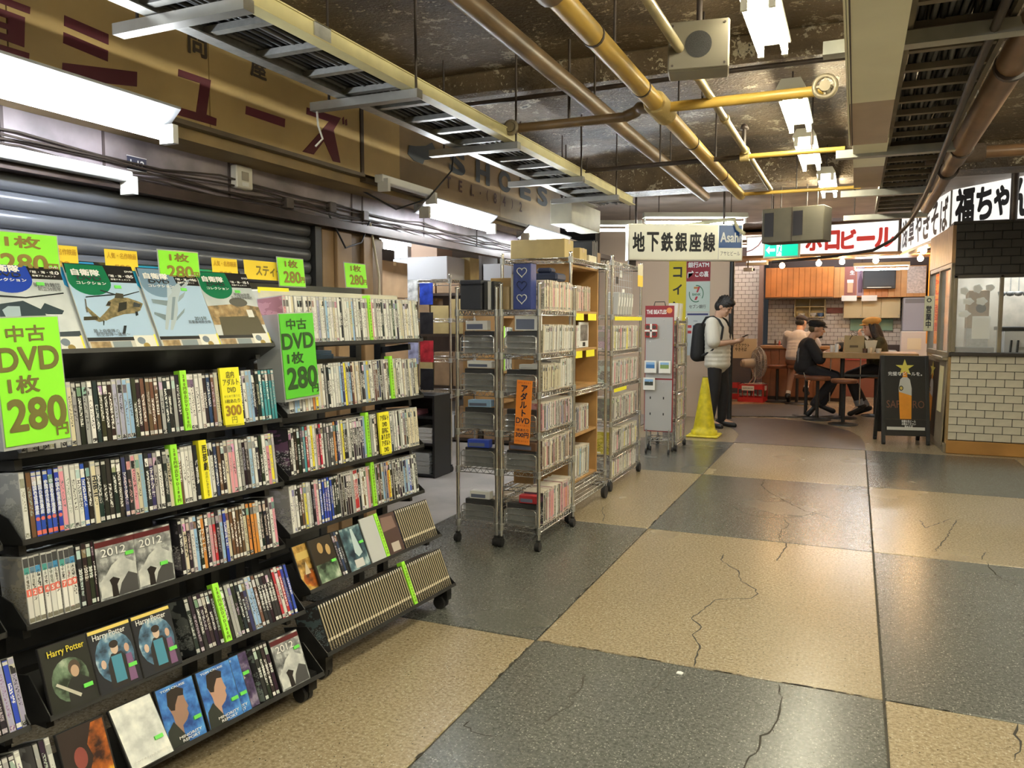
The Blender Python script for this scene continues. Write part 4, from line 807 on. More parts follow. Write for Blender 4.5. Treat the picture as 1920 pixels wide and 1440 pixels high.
jet=[([(0.078,0.613),(0.086,0.565),(0.302,0.534),(0.347,0.597)],(.20,.26,.31)),([(0.565,0.66),(0.702,0.721),(0.633,0.648),(0.501,0.579)],(.30,.38,.45)),([(0.052,0.456),(0.041,0.429),(0.198,0.353),(0.23,0.421)],(.18,.24,.29)),([(0.39,0.393),(0.587,0.509),(0.545,0.454),(0.366,0.349)],(.24,.31,.37)),
 ([(0.877,0.887),(0.777,0.806),(0.608,0.716),(0.496,0.585),(0.461,0.489),(0.373,0.362),(0.255,0.239),(0.212,0.239),(0.284,0.361),(0.256,0.366),(0.169,0.239),(0.131,0.248),(0.206,0.39),(0.28,0.515),(0.366,0.641),(0.454,0.739),(0.618,0.827)],jetg),([(0.442,0.843),(0.342,0.625),(0.458,0.702),(0.467,0.765)],(.46,.56,.66)),([(0.635,0.806),(0.764,0.859),(0.771,0.841),(0.656,0.782)],(.03,.04,.05)),([(0.44,0.645),(0.493,0.647),(0.316,0.361),(0.276,0.36)],(.22,.29,.36)),([(0.877,0.887),(.80,.825),(.79,.845)],(.20,.24,.28))]
tank=[([(.0,.30),(1,.30),(1,.54),(.6,.58),(.0,.54)],earth),([(.10,.16),(.14,.40),(.9,.42),(.96,.16)],(.10,.09,.06)),(ellp(.62,.60,.18,.06),(.12,.12,.11)),([(.72,.40),(.84,.40),(.84,.50),(.72,.50)],(.78,.78,.76))]
def magazine(u,label,disc,bg,art,title2,dv=0,dz=0,front=True,group=None,num='',txc=None):
    t=TA[0]; o=thing('magazine',label,'magazine',M=W(t.root)@t.M(u,dv,dz),group=group)
    link('pages',mag_paper,o); e=.0005; F=T(e,-.1125,0)@FX@S(.225,.305,1)
    def pr(pts,m,k,nm='cover_print'):
        M2=F@T(0,0,.0003*k); MB().add([M2@Vector((x,y,0)) for x,y in pts],[tuple(range(len(pts)))]).build(nm,m if not isinstance(m,tuple) else flat(m,.25),o)
    pr([(0,0),(1,0),(1,1),(0,1)],bg,0,'cover_sheet'); pr([(0,.885),(1,.885),(1,1),(0,1)],(.015,.015,.017),1); pr([(.55,.80),(1,.80),(1,.885),(.55,.885)],(.015,.015,.017),1)
    cx=[(.02,.99),(.0,.80)]+ellp(.30,.80,.30,.16,14,PI,2*PI)+[(.56,.99)]; pr(cx,disc,2,'title_disc')
    if front:
        for i,(pts,m) in enumerate(art): pr(pts,m,3+.3*i)
        pr([(0,.125),(1,.125),(1,.165),(0,.165)],(.02,.02,.022),4); pr([(0,0),(1,0),(1,.125),(0,.125)],(.62,.60,.56),4); pr([(.02,.05),(.30,.05),(.30,.12),(.02,.12)],earth,5); pr([(.33,.05),(.6,.05),(.6,.12),(.33,.12)],(.25,.3,.34),5); pr([(0,.0),(.68,.0),(.68,.035),(0,.035)],(.55,.08,.05),5); pr([(.66,.0),(1,.0),(1,.18),(.66,.18)],(.80,.80,.76),6); pr(ellp(.76,.12,.06,.04),(.18,.22,.28),7); pr(ellp(.82,.06,.05,.035),(.35,.25,.08),7); pr([(.975,0),(1,0),(1,.19),(.975,.19)],(.85,.78,.1),7)
        for i,(b,x,y,w_,h_,m,bo) in enumerate((('自衛隊',.27,.895,.40,.075,white_ink,.04),('DVD',.30,.83,.34,.045,black_ink,.02),('コレクション',.31,.775,.42,.034,white_ink,.03),('「陸・海・空」',.76,.87,.32,.03,white_ink,.02),('密着ドキュメント',.76,.83,.30,.02,white_ink,.01),('DVD',.92,.93,.12,.02,white_ink,.02),(num,.92,.87,.09,.035,white_ink,.02))):
            if b: text(b,m,o,T(e+.0028,-.1125+.225*x,.305*y)@FX,w=w_*.225,h=h_*.305,bold=bo)
        for i,(b,x,y,w_) in enumerate(title2): text(b,txc or title_k,o,T(e+.0028,-.1125+.225*x,.305*y)@FX,w=w_*.225)
        MB().box(e,e+.003,.030,.052,.222,.232).build('price_sticker',sticker,o)
    return o
cb=(.012,.05,.40); cg=(.005,.16,.07); cs=(.17,.27,.40)
for k,(u_,dv,dz,dc) in enumerate(((-.592,-.014,.018,(.03,.25,.55)),(-.345,-.014,.018,(.02,.28,.5)),(-.358,-.022,.026,(.02,.3,.28)),(-.122,-.014,.020,(.02,.30,.16)),(-.832,-.014,.022,(.5,.5,.5)))):
    magazine(u_,'DVD magazine tucked behind another, only its top edge and spine showing',dc,skyg,[],(),dv,dz,False,'magazines tucked behind')
magazine(-.815,'blue badged magazine with a dark rescue helicopter on its cover',cb,skyg,heli2,(('航空救難団',.76,.735,.34),('創立50周年',.78,.69,.30)),0,0,num='10')
magazine(-.575,'green badged magazine with a camouflaged helicopter in a blue sky',cg,sky,heli,(('陸上自衛隊の',.30,.235,.36),('航空部隊〜運用〜',.38,.195,.48)),0,0,num='35')
magazine(-.335,'grey badged magazine with a climbing grey fighter jet',cs,sky,jet,(('2015年',.80,.38,.22),('百里基地航空祭',.76,.335,.40)),0,0,num='46')
magazine(-.108,'green badged magazine with a parade ground photograph',cg,skyg,tank,(('平成26年度',.74,.70,.32),('陸上自衛隊観閲式',.72,.66,.42)),0,0,num='51')
# big lime price signs in acrylic holders
acr=mat('acrylic',(.55,.57,.58),.2,trans=.0,alpha=.55)
def big_sign(root,u,z,w_,h_,v,m,ink,label,tilt=3):
    o=thing('price_sign',label,'sign',M=W(root)@T(v,u,z)@RY(math.radians(-tilt))@RX(math.radians(2.0)))
    MB().box(-.003,0,-w_/2,w_/2,0,h_).build('card',m,o)
    MB().box(-.13,-.004,-w_/2-.005,-w_/2-.002,-.01,h_).box(-.005,-.0035,-w_/2-.005,w_/2+.004,-.01,h_+.004).build('holder',acr,o)
    e=T(.001,0,0)
    text('中古',ink,o,e@T(0,-.005*w_/.17,h_*.875)@FX,w=w_*.60,h=h_*.13,bold=.02); text('DVD',ink,o,e@T(0,-.004,h_*.675)@FX,w=w_*.94,h=h_*.19,bold=.03)
    text('1枚',ink,o,e@T(0,-w_*.14,h_*.475)@FX,w=w_*.48,h=h_*.14,bold=.03); text('280',ink,o,e@T(0,.004,h_*.235)@FX,w=w_*.90,h=h_*.26,bold=.035); text('円',ink,o,e@T(.0006,w_*.38,h_*.085)@FX,w=w_*.20,h=h_*.10,bold=.03)
    return o
big_sign(rackA,-.905,1.075,.168,.335,.075,green_card,olive_ink,'large lime green 中古DVD 1枚280円 price sign on the magazine rack')
big_sign(rackB,-.865,1.105,.185,.325,.035,green_card2,mat('dark_green_ink',(.02,.07,.012),.6),'large darker green 中古DVD 1枚280円 price sign beside the magazines')
# small lime cards and yellow notes above the racks
back=thing('back_shelf','dark grey perforated shelf frame behind the sloping racks','shelf',(-2.47,1.3,0),-math.radians(5))
sgm=mat('shelf_grey',(.085,.085,.08),.5,var=.2)
for y in (0,.98,1.10,2.02): MB().box(-.02,.02,y-.02,y+.02,0,1.56).box(.02,.022,y-.006,y+.006,1.30,1.52).build('upright',sgm,back)
MB().box(-.3,.03,1.08,2.04,1.50,1.56).build('top_board',sgm,back); MB().box(-.3,.0,-.02,1.0,1.46,1.47).build('top_board',sgm,back); MB().box(-.3,.02,-.02,2.04,1.18,1.22).build('shelf_board',mat('dust_board',(.28,.25,.20),.7,var=.3),back); MB().box(-.3,-.28,0,2.04,.1,1.2).build('back_panel',sgm,back)
def small_card(root,u,v,z,w_,h_,m,label,lines,grp=None,ink=None,tl=6):
    o=thing('price_card',label,'price card',M=W(root)@T(v,u,z)@RY(math.radians(-tl)),group=grp); MB().box(-.002,0,-w_/2,w_/2,0,h_).build('card',m,o)
    if m is green_card: MB().box(-.003,-.002,-w_/2-.004,w_/2+.004,-.004,h_+.004).build('sleeve',acr,o)
    for b,y,ww,hh,bo in lines: text(b,ink or mat('brown_ink',(.24,.17,.025),.6),o,T(.001,0,h_*y)@FX,w=w_*ww,h=h_*hh,bold=bo)
    return o
L280=(('1枚',.80,.5,.27,.03),('280',.32,.66,.42,.028))
def card280(root,u,v,z,w_,h_,label):
    o=small_card(root,u,v,z,w_,h_,green_card,label,L280); text('円',MATS['brown_ink'],o,T(.0012,w_*.40,h_*.24)@FX,w=w_*.16,h=h_*.22,bold=.03); return o
card280(rackA,-.80,-.155,1.525,.20,.13,'lime 1枚280円 card above the rescue helicopter magazine')
card280(rackA,-.285,-.155,1.535,.155,.105,'lime 1枚280円 card above the fighter jet magazine')
card280(rackB,-.70,-.16,1.545,.15,.115,'lime 1枚280円 card above the top tier beside the yellow note')
card280(rackB,-.28,-.16,1.555,.15,.11,'lime 1枚280円 card above the top tier nearer the cartons')
for k,u_ in enumerate((-.69,-.49,-.085)): small_card(rackA,u_,-.17,1.565,.112,.065,yellow_note,'yellow paper note above the magazines lettered 人気・名作映画',(('人気・名作映画',.70,.9,.30,.01),('500',.12,.5,.28,.04)),'yellow notes above the magazines',mat('amber_ink',(.62,.36,.02),.6))
small_card(rackA,-.245,-.175,1.585,.09,.06,yellow_note,'blank yellow paper note behind the lime card above the jet',()); small_card(rackB,-.79,-.18,1.565,.30,.075,yellow_note,'long yellow paper note lettered スティーブ on the grey shelf',(('スティーブ',.5,.62,.62,.03),))
small_card(rackB,-.83,-.14,1.512,.17,.022,yellow_card,'thin yellow paper strip on the front of the grey shelf',())
for k,(u_,c_) in enumerate(((-.55,'C'),(-.30,'K'),(.1,'N'),(.55,'W'),(.8,'L'))):
    o=MB().bbox(-.09,0,-.11,.11,0,.022,.002).bbox(-.085,-.004,-.10,.10,.022,.04,.002).build('book_stack',flat(CC[c_][0]),None,W(back)@T(.0,.95+u_,1.2201)); tag(o,'%s books lying flat on the shelf behind the racks'%CC[c_][1],'books','books lying behind the racks')
o=MB().bbox(-.05,.06,-.47,.45,0,.055,.006).build('white_tray',mat('tray_white',(.62,.60,.50),.5,var=.1),None,W(rackB)@T(-.20,-.44,1.47)); tag(o,'long cream tray lying behind the top row of white spines','tray')
# ------------------------------------------------------------------ wire carts and racks
_bb,_bu=dvd_template(d=.15,t=.012,h=.20,b=.0006,ins=.0006)
paper_edge=mat('paper_edge',(.66,.60,.52),.7)
spineK=spine_mat('booklet_spine',False,False,.45); booklet_m=uvmesh('booklet',_bb,_bu,[paper_edge,spineK,coverM])
def wire_shelf(x0,x1,y0,y1,gap=.045):
    mb=MB(); r=.0042
    for z in (0,-.028):
        mb.tube([(x0,y0,z),(x1,y0,z),(x1,y1,z),(x0,y1,z)],r,5,closed=True)
    for (a,b) in (((x0,y0),(x1,y0)),((x1,y0),(x1,y1)),((x0,y1),(x1,y1)),((x0,y0),(x0,y1))):
        L=math.dist(a,b); n=max(4,int(L/.022)); pts=[]
        for k in range(n+1):
            t=k/n; pts.append((a[0]+(b[0]-a[0])*t,a[1]+(b[1]-a[1])*t,0 if k%2 else -.028))
        mb.tube(pts,.0028,4)
    n=int((x1-x0)/gap)
    for k in range(1,n+1): x=x0+(x1-x0)*k/(n+1); mb.tube([(x,y0,.001),(x,y1,.001)],.0022,4)
    return mb
def cart(label,x0,x1,y0,y1,levels,H,wheel=.028,post=.0115,name='wire_cart',group=None):
    o=thing(name,label,'rack',((x0+x1)/2,(y0+y1)/2,0),0,group); cx,cy=(x0+x1)/2,(y0+y1)/2
    for x in (x0,x1):
        for y in (y0,y1):
            MB().cyl((x-cx,y-cy,wheel*2),(x-cx,y-cy,H),post,10).lathe([(post+.002,0),(post+.002,.01),(0,.014)],(x-cx,y-cy,H),10).build('post',chrome,o)
            cs=MB(); cs.cyl((x-cx-.008,y-cy-.012,wheel),(x-cx+.008+.008,y-cy-.012,wheel),wheel,14).cyl((x-cx-.016,y-cy-.012,wheel),(x-cx-.008,y-cy-.012,wheel),wheel*.9,14).box(x-cx-.012,x-cx+.012,y-cy-.014,y-cy+.006,wheel,wheel*2+.012); cs.build('caster',rubber,o)
    for z in levels:
        s=wire_shelf(x0-cx,x1-cx,y0-cy,y1-cy).build('wire_shelf',chrome,o,T(0,0,z))
        for x in (x0,x1):
            for y in (y0,y1): MB().cyl((x-cx,y-cy,-.034),(x-cx,y-cy,.008),post+.004,10).build('shelf_collar',steel,s)
    return o
LV=[1.465,1.20,.965,.72,.48,.135]
c1=cart('narrow chrome wire cart of wrapped folders, touching the cart with orange sign',-2.285,-2.015,4.40,5.04,LV,1.60)
c2=cart('narrow chrome wire cart with the orange sign and rows of booklets',-1.985,-1.735,4.40,5.04,LV,1.62)
brk=random.Random(4); BKS=[]
def booklets(x,y0,y1,z,h,codes,label,group,pitch=.017,depth=1.0,lean=0.0,rot=0.0):
    y=y0; i=0
    while y<y1-.004:
        th=pitch*brk.uniform(.7,1.3); th=min(th,y1-y); ch=codes[i%len(codes)] if len(codes)>3 else brk.choice(codes); i+=1
        M=T(x+brk.uniform(-.008,.004),y+th/2,z)@RX(-lean)@S(depth,th/.0125,h/.2*brk.uniform(.95,1.0))
        BKS.append((M.translation.length,M,ch,label.replace('@',CC[ch][1]),group)); y+=th
# booklets along the side of the cart with the orange sign
booklets(-1.74,4.520,5.015,1.469,.185,'CWCPCCWCCPWC','@ booklet in the row on top of the orange-sign cart','booklets on top of the cart',.015,depth=.9)
booklets(-1.74,4.495,5.02,1.204,.175,'CWWWWSWGW','@ booklet on the second shelf of the orange-sign cart','booklets on the orange-sign cart',.019,lean=.06,depth=.9)
booklets(-1.74,4.495,4.80,.969,.165,'CCMCC','@ tan booklet on the third shelf of the orange-sign cart','booklets on the orange-sign cart',.016,depth=.9,lean=.03); booklets(-1.74,4.81,5.02,.969,.19,'WSW','@ booklet on the third shelf of the orange-sign cart','booklets on the orange-sign cart',.02,depth=.9)
booklets(-1.74,4.495,5.02,.724,.175,'PKWBGWRNWWCKWPGDWLKW','@ booklet on the fourth shelf of the orange-sign cart','booklets on the orange-sign cart',.014,depth=.9)
booklets(-1.74,4.495,5.02,.484,.185,'MMCPMMGCMDPM','@ booklet on the fifth shelf of the orange-sign cart','booklets on the orange-sign cart',.017,depth=.9)
booklets(-1.74,4.495,5.02,.139,.21,'KPKPWPPOPPCWWC','@ booklet on the lowest shelf of the orange-sign cart','booklets on the orange-sign cart',.019,depth=.9)
# near end of both carts: wrapped folders behind chrome guards, boxes above them
film=mat('plastic_wrap',(.42,.43,.43),.12,spec=1.0,alpha=.38,bump=1.0,bscale=22); dkbox=mat('folder_dark',(.035,.035,.037),.4)
def guard(parent,x0,x1,y,z,h):
    mb=MB()
    mb.tube([(x0,y,z),(x0,y,z+h-.015),(x0+.015,y,z+h),(x1-.015,y,z+h),(x1,y,z+h-.015),(x1,y,z)],.0035,6)
    for k in (.33,.66): mb.tube([(x0,y,z+h*k),(x1,y,z+h*k)],.0028,5)
    mb.build('guard_rail',chrome,parent)
for cart_,cx,xs in ((c1,-2.15,(-2.27,-2.03)),(c2,-1.86,(-1.97,-1.75))):
    nm='orange-sign cart' if cart_ is c2 else 'folder cart'
    for li,z in enumerate(LV[1:]):
        guard(cart_,xs[0]-cx+.006,xs[1]-cx-.006,-.315,z,.11)
        hgt=.135 if li!=3 else .12
        f=thing('wrapped_folder','dark folder in crinkled clear wrap on shelf %s of the %s'%(['two','three','four','five','six'][li],nm),'folder',(cx,4.44,z+.003))
        MB().bbox(-.105,.095,.0,.045,0,hgt,.004).build('folder',dkbox,f)
        rr=random.Random(li*7+int(cx*100)); n=9; V=[(-.11+.21*i/(n-1),-.012+rr.uniform(-.006,.006),(.0,.03,.06,.09,.105)[j]+rr.uniform(-.006,.006)) for j in range(5) for i in range(n)]
        fm=MB(); fm.add(V,[(j*n+i,j*n+i+1,(j+1)*n+i+1,(j+1)*n+i) for j in range(4) for i in range(n-1)],0,False); fm.add([(x,y+.004,zz_) for x,y,zz_ in V],[(j*n+i,j*n+i+1,(j+1)*n+i+1,(j+1)*n+i) for j in range(4) for i in range(n-1)],0,False); fm.build('wrap',film,f)
BX=[('c1',1,'W',.15,.06,-.02),('c1',2,'W',.17,.045,0),('c1',3,'L',.16,.045,.0),('c1',4,'B',.15,.05,-.01),('c1',5,'W',.14,.05,.0),('c2',1,'W',.16,.09,.03),('c2',2,'S',.12,.03,.04),('c2',5,'R',.12,.05,.04),('c2',4,'M',.18,.05,.0)]
for w_,li,ch,bw,bh,dx in BX:
    cx=-2.15 if w_=='c1' else -1.86; z=LV[li]+.142
    if li==4: z=LV[li]+.124
    o=MB().bbox(-bw/2,bw/2,0,.055,0,bh,.003).bbox(-bw/2+.01,bw/2-.03,-.001,.0,.008,bh-.02,.0003,1).build('flat_box',[flat(CC[ch][0]),flat((.12,.14,.22))],None,T(cx+dx,4.435,z)@RY(brk.uniform(-.02,.02))); tag(o,'%s flat box on the folders, shelf %s of the %s cart'%(CC[ch][1],['one','two','three','four','five','six'][li],'orange-sign' if w_=='c2' else 'folder'),'box')
# items on top of the two carts
def prop(name,label,cat,mb,m,M,group=None):
    o=mb.build(name,m,None,M); tag(o,label,cat,group); return o
prop('binder_box','dark slate box file standing on the folder cart','box file',MB().bbox(-.075,.075,0,.2,0,.155,.006).bbox(-.077,.077,-.002,.19,.155,.185,.006),mat('slate_box',(.035,.038,.05),.5),T(-2.205,4.43,1.470))
prop('wooden_frame','light wooden frame board standing on the wire carts','frame',MB().bbox(-.10,.10,0,.012,0,.20,.003).bbox(-.085,.085,-.003,0,.02,.185,.001),[mat('frame_wood',(.50,.32,.12),.5,var=.2)],T(-2.03,4.56,1.470))
for k,(x,c_) in enumerate(((-2.108,(.03,.03,.03)),(-2.083,(.70,.70,.68)),(-2.058,(.03,.03,.03)))): prop('binder','%s binder standing between slate box and tan card'%['black','white','second black'][k],'binder',MB().bbox(-.011,.011,0,.1,0,.175,.003),flat(c_),T(x,4.44,1.470))
prop('card_box','tan card box with a pale label on top of the wire carts','box',MB().bbox(-.045,.045,0,.08,0,.14,.003).box(-.02,.015,-.002,0,.03,.09),mat('card_tan',(.30,.22,.12),.6,var=.2),T(-1.992,4.43,1.470))
prop('cream_book','tall cream book beside the blue heart-cut board','book',MB().bbox(-.016,.016,0,.12,0,.215,.002),paper_cream,T(-1.925,4.45,1.470))
hb=thing('heart_board','tall blue board with heart cut-outs standing on the orange-sign cart','board',(-1.855,4.42,1.470)); MB().bbox(-.058,.058,0,.09,0,.275,.003).build('board',mat('heart_blue',(.025,.045,.21),.4,bump=.2),hb)
def heart(cx,cz,s): 
    return [(cx+s*.016*(16*math.sin(t)**3)/16*16/16*1.0, cz+s*(13*math.cos(t)-5*math.cos(2*t)-2*math.cos(3*t)-math.cos(4*t))/16*.016) for t in [2*PI*k/20 for k in range(20)]]
for cz,s,mm in ((.225,2.0,paper_white),(.145,2.0,flat((.012,.02,.09))),(.065,2.0,paper_white)):
    ring=heart(0,cz,s); 
    mb=MB(); mb.tube([(x,-.003,z) for x,z in ring],.0028,4,closed=True); mb.build('heart_cutout',mm,hb)
prop('blue_case','dark blue carrying case lying behind the blue heart board','case',MB().bbox(-.12,.10,0,.18,0,.05,.012).bbox(-.05,.05,.02,.12,.05,.085,.012),mat('case_navy',(.02,.03,.075),.5),T(-1.87,4.80,1.660))
sgo=thing('orange_sign','tall orange sign reading アダルトDVD 300円 tied to the wire cart','sign',M=T(-1.835,4.372,.655)@RY(math.radians(3))); MB().box(-.050,.050,-.003,0,0,.39).build('card',mat('orange_card',(.90,.27,.035),.55),sgo)
F0=T(0,-.0036,0)@FNY; navy_i=mat('navy_ink',(.02,.018,.05),.55)
text('アダルト',navy_i,sgo,T(0,0,.265)@F0,w=.044,h=.19,vert=True,bold=.035); text('DVD',navy_i,sgo,T(0,0,.145)@F0,w=.088,h=.034,bold=.02); text('1枚あたり',navy_i,sgo,T(0,0,.088)@F0,w=.08,h=.018,bold=.015); text('300円',navy_i,sgo,T(0,0,.057)@F0,w=.086,h=.032,bold=.03); text('店内にあります',mat('red_ink',(.45,.06,.03),.55),sgo,T(0,0,.02)@F0,w=.085); text('店内にあります',MATS['red_ink'],sgo,T(0,0,.375)@F0,w=.085); text('まとめて買うと',MATS['red_ink'],sgo,T(0,0,.115)@F0,w=.085)
# tall rack with the wooden bookcase
c3=cart('tall chrome wire rack holding a wooden bookcase',-2.30,-1.79,5.12,5.97,[1.83,.905,.215,.125],1.86,wheel=.05,name='wire_rack')
bc=thing('bookcase','open light wooden bookcase standing inside the wire rack','bookcase',(-2.05,5.57,0)); wd=wood_plain
def case_box(z0,z1,sh):
    MB().bbox(-.20,.215,-.335,-.315,z0,z1,.003).build('side_panel',wd,bc); MB().bbox(-.20,.215,.315,.335,z0,z1,.003).build('side_panel',wd,bc); MB().box(-.21,-.20,-.335,.335,z0,z1).build('back_panel',wd,bc)
    for z in [z0+.02]+sh+[z1]: MB().bbox(-.20,.21,-.315,.315,z-.02,z,.003).build('shelf_board',wd,bc)
case_box(.909,1.80,[1.47,1.20]); case_box(.22,.875,[.58])
booklets(-1.845,5.275,5.72,1.473,.185,'CPCCPC','@ booklet on the upper bookcase shelf','booklets in the bookcase',.012,depth=.9); booklets(-1.85,5.275,5.50,1.203,.17,'CWP','@ booklet beside the photo frame in the bookcase','booklets in the bookcase',.02,depth=.9)
booklets(-1.85,5.28,5.72,.583,.20,'KWWCGWKPCWNGKWP','@ booklet on the middle shelf of the lower bookcase','booklets in the bookcase',.017,depth=.9); booklets(-1.85,5.28,5.74,.243,.23,'CLWWGWWK','@ booklet on the lowest shelf of the lower bookcase','booklets in the bookcase',.024,depth=.9,lean=.05)
pf=thing('photo_frame','white framed black and white photograph in the bookcase','photo',(-1.86,5.63,1.203)); MB().bbox(-.012,0,-.11,.11,0,.19,.003).build('frame',white_enamel,pf); MB().box(0,.001,-.085,.085,.05,.17).build('print',mat('photo_print',(.20,.19,.19),.3,var=.9,vscale=25),pf); MB().box(0,.001,-.03,.03,.01,.04).build('label',black_ink,pf)
for k,(y,z) in enumerate(((5.40,1.435),(5.70,1.435),(5.37,1.165),(5.66,1.165))):
    o=MB().box(0,.0015,-.10,.10,-.03,.02).build('price_tag',yellow_card,None,T(-1.82,y,z)); tag(o,'yellow price tag on the %s edge of the bookcase'%('upper' if k<2 else 'lower shelf'),'price tag','yellow tags on the bookcase')
# on top of the tall rack
card=mat('carton_cream',(.50,.38,.16),.6,var=.15); kraft=mat('carton_kraft',(.33,.21,.115),.65,var=.2)
def carton(label,x,y,z,sx,sy,sz,m,rz=0,group=None,tape=True):
    o=thing('carton',label,'carton',(x,y,z),rz,group); MB().bbox(-sx/2,sx/2,-sy/2,sy/2,0,sz,.004).build('box',m,o)
    if tape: MB().box(-sx/2-.001,sx/2+.001,-.022,.022,sz-.03,sz+.001).build('tape',mat('tape_tan',(.42,.30,.15),.3),o)
    MB().box(-.002,.002,-sy/2-.001,sy/2+.001,sz-.0005,sz+.0012).build('flap_seam',drk,o)
    return o
carton('long cream carton on top of the tall wire rack',-2.045,5.24,1.834,.40,.20,.13,card,.03); carton('small cream carton beside the long cream carton',-1.90,5.50,1.834,.15,.16,.09,card); carton('flat pale box beside the black binders on the tall rack',-1.91,5.68,1.834,.2,.18,.05,paper_cream,tape=False)
for k in range(4): prop('binder',['first','second','third','fourth'][k]+' black binder in the row on top of the tall rack','binder',MB().bbox(-.1,.1,-.014,.014,0,.17+.01*(k%2),.003),black_plastic,T(-1.95,5.80+.035*k,1.834)); 
carton('brown carton at the end of the tall wire rack top',-1.94,6.02,1.834,.14,.09,.10,kraft,tape=False)
# next wire rack
c4=cart('tall chrome wire rack packed with booklets, yellow card on its post',-2.28,-1.82,6.22,7.16,[1.885,1.445,1.15,.865,.565,.285,.09],1.92,wheel=.04,name='wire_rack')
for k,(z,h,cd_) in enumerate(((1.154,.21,'WGWYWCWWPGWW'),(.869,.21,'WWPWCWKWPWWGW'),(.569,.20,'GKWWPWKWCPWGKW'),(.289,.20,'YWWGWWPWDWWCW'),(.094,.17,'GWWYWKWWPWCWW'))):
    booklets(-1.83,6.27,7.10,z,h,cd_,'@ booklet on shelf %s of the yellow-card rack'%['two','three','four','five','six'][k],'booklets on the yellow-card rack',.030,lean=.05)
for k in range(6): prop('card_stand','grey card stand with oval window on the yellow-card rack','card stand',MB().bbox(-.10,0,-.02,.02,0,.20,.006).bbox(0,.003,-.010,.010,.08,.16,.001,1),[mat('stand_grey',(.40,.40,.39),.5),paper_white],T(-1.85,6.52+.085*k,1.449)@RX(-.25),'card stands on the wire rack')
wm=thing('wire_mesh','white wire mesh panel with small cards on the wire rack','mesh panel',(-1.90,6.3,1.52)); mb=MB()
for k in range(15): mb.tube([(0,.06*k,0),(0,.06*k,.36)],.0015,4)
for k in range(7): mb.tube([(0,0,.06*k),(0,.84,.06*k)],.0015,4)
mb.build('mesh',white_enamel,wm)
for k,(y,z) in enumerate(((.3,.2),(.5,.1),(.42,.26))): MB().box(.003,.005,y,y+.07,z,z+.06).build('hang_card',paper_white if k else black_ink,wm)
o=thing('yellow_card','yellow and cream card clipped to the rack post','card',M=T(-1.80,7.06,1.71)); MB().box(0,.002,-.10,.08,0,.10).build('card',mat('card_orange',(.88,.62,.08),.6),o); MB().box(0,.002,-.10,.08,.10,.20).build('card_top',paper_cream,o)
o=MB().box(0,.0015,6.24,7.12,1.405,1.437).build('tag_strip',yellow_card,None,T(-1.80,0,0)); tag(o,'long yellow price strip on the shelf edge of the wire rack','price tag')
o=MB().box(0,.0015,6.24,6.62,.815,.845).build('tag_strip',yellow_card,None,T(-1.80,0,0)); tag(o,'short yellow price strip low on the wire rack','price tag')
# pegboard rack
bt=thing('display_board','tall grey pegboard stand with a red lettered header','display',(-1.885,8.22,0)); g=mat('board_grey',(.42,.42,.43),.5); rdm=mat('board_red',(.28,.02,.03),.45)
MB().box(-.15,.15,-.012,.012,.235,1.44).build('board_edge',rdm,bt); MB().box(-.142,.142,-.016,-.012,.80,1.44).build('upper_panel',g,bt); MB().box(-.142,.142,-.016,-.012,.245,.785).build('lower_panel',g,bt)
MB().box(-.15,.15,-.018,.012,1.44,1.56).build('header',rdm,bt); text('THE BEATLES',white_ink,bt,T(-.03,-.019,1.495)@FNY,w=.21,h=.045,bold=.04); MB().cyl((.105,-.0195,1.51),(.105,-.018,1.51),.03,14).build('header_emblem',mat('emblem_orange',(.75,.30,.10),.5),bt)
MB().tube([(-.06,-.005,1.56),(-.05,-.005,1.60),(.05,-.005,1.60),(.06,-.005,1.56)],.005,6).build('handle',drk,bt)
for x in (-.12,.12):
    for y in (-.03,.16): MB().cyl((x,y,.05),(x,y,.26),.007,8).build('leg',steel,bt); MB().cyl((x-.008,y,.025),(x+.008,y,.025),.025,12).build('caster',rubber,bt)
wire_shelf(-.12,.12,-.03,.16).build('wire_shelf',steel,bt,T(0,0,.17))
for x in (-.09,.05):
    for z in (.58,.41): MB().box(x,x+.012,-.018,-.015,z,z+.025).build('peg_hole',black_ink,bt)
for x,z in ((-.09,1.18),(.05,1.21),(.05,1.40),(-.09,.75),(.05,.75),(.05,.94)): MB().cyl((x,-.016,z),(x,-.05,z+.012),.0025,6).build('peg_hook',white_enamel,bt)
bd=thing('badge','red button badge with four dark round portraits hanging on the pegboard','badge',(-1.965,8.185,1.30)); MB().bbox(-.065,.065,-.012,0,-.07,.07,.01).build('badge_body',mat('badge_red',(.42,.05,.05),.4),bd); MB().box(-.065,.065,-.0135,-.012,-.01,.01).box(-.01,.01,-.0135,-.012,-.07,.07).build('badge_cross',paper_white,bd)
for x in (-.034,.034):
    for z in (-.035,.037): MB().cyl((x,-.014,z),(x,-.012,z),.022,14).build('portrait',mat('portrait_dark',(.06,.045,.04),.5),bd)
for k,(x,z,c_) in enumerate(((-.082,.925,(.05,.18,.45)),(.068,.925,(.22,.33,.12)),(-.095,.745,(.05,.06,.05)))):
    cdp=thing('card_pack','white card pack with %s landscape picture hanging on the pegboard'%['blue sea','green meadow','dark hill'][k],'card pack',(-1.885+x,8.185,z)); MB().bbox(-.062,.062,-.012,0,-.07,.06,.003).build('pack',paper_white,cdp); MB().box(-.045,.045,-.0135,-.012,-.02,.045).build('picture',flat(c_),cdp); MB().box(-.045,.045,-.014,-.0132,.02,.045).build('sky',flat((.25,.45,.75)),cdp)
c6=cart('chrome wire cart of booklets behind the pegboard stand',-2.05,-1.745,8.45,8.93,[1.40,1.15,.93,.64,.345,.09],1.43,wheel=.03)
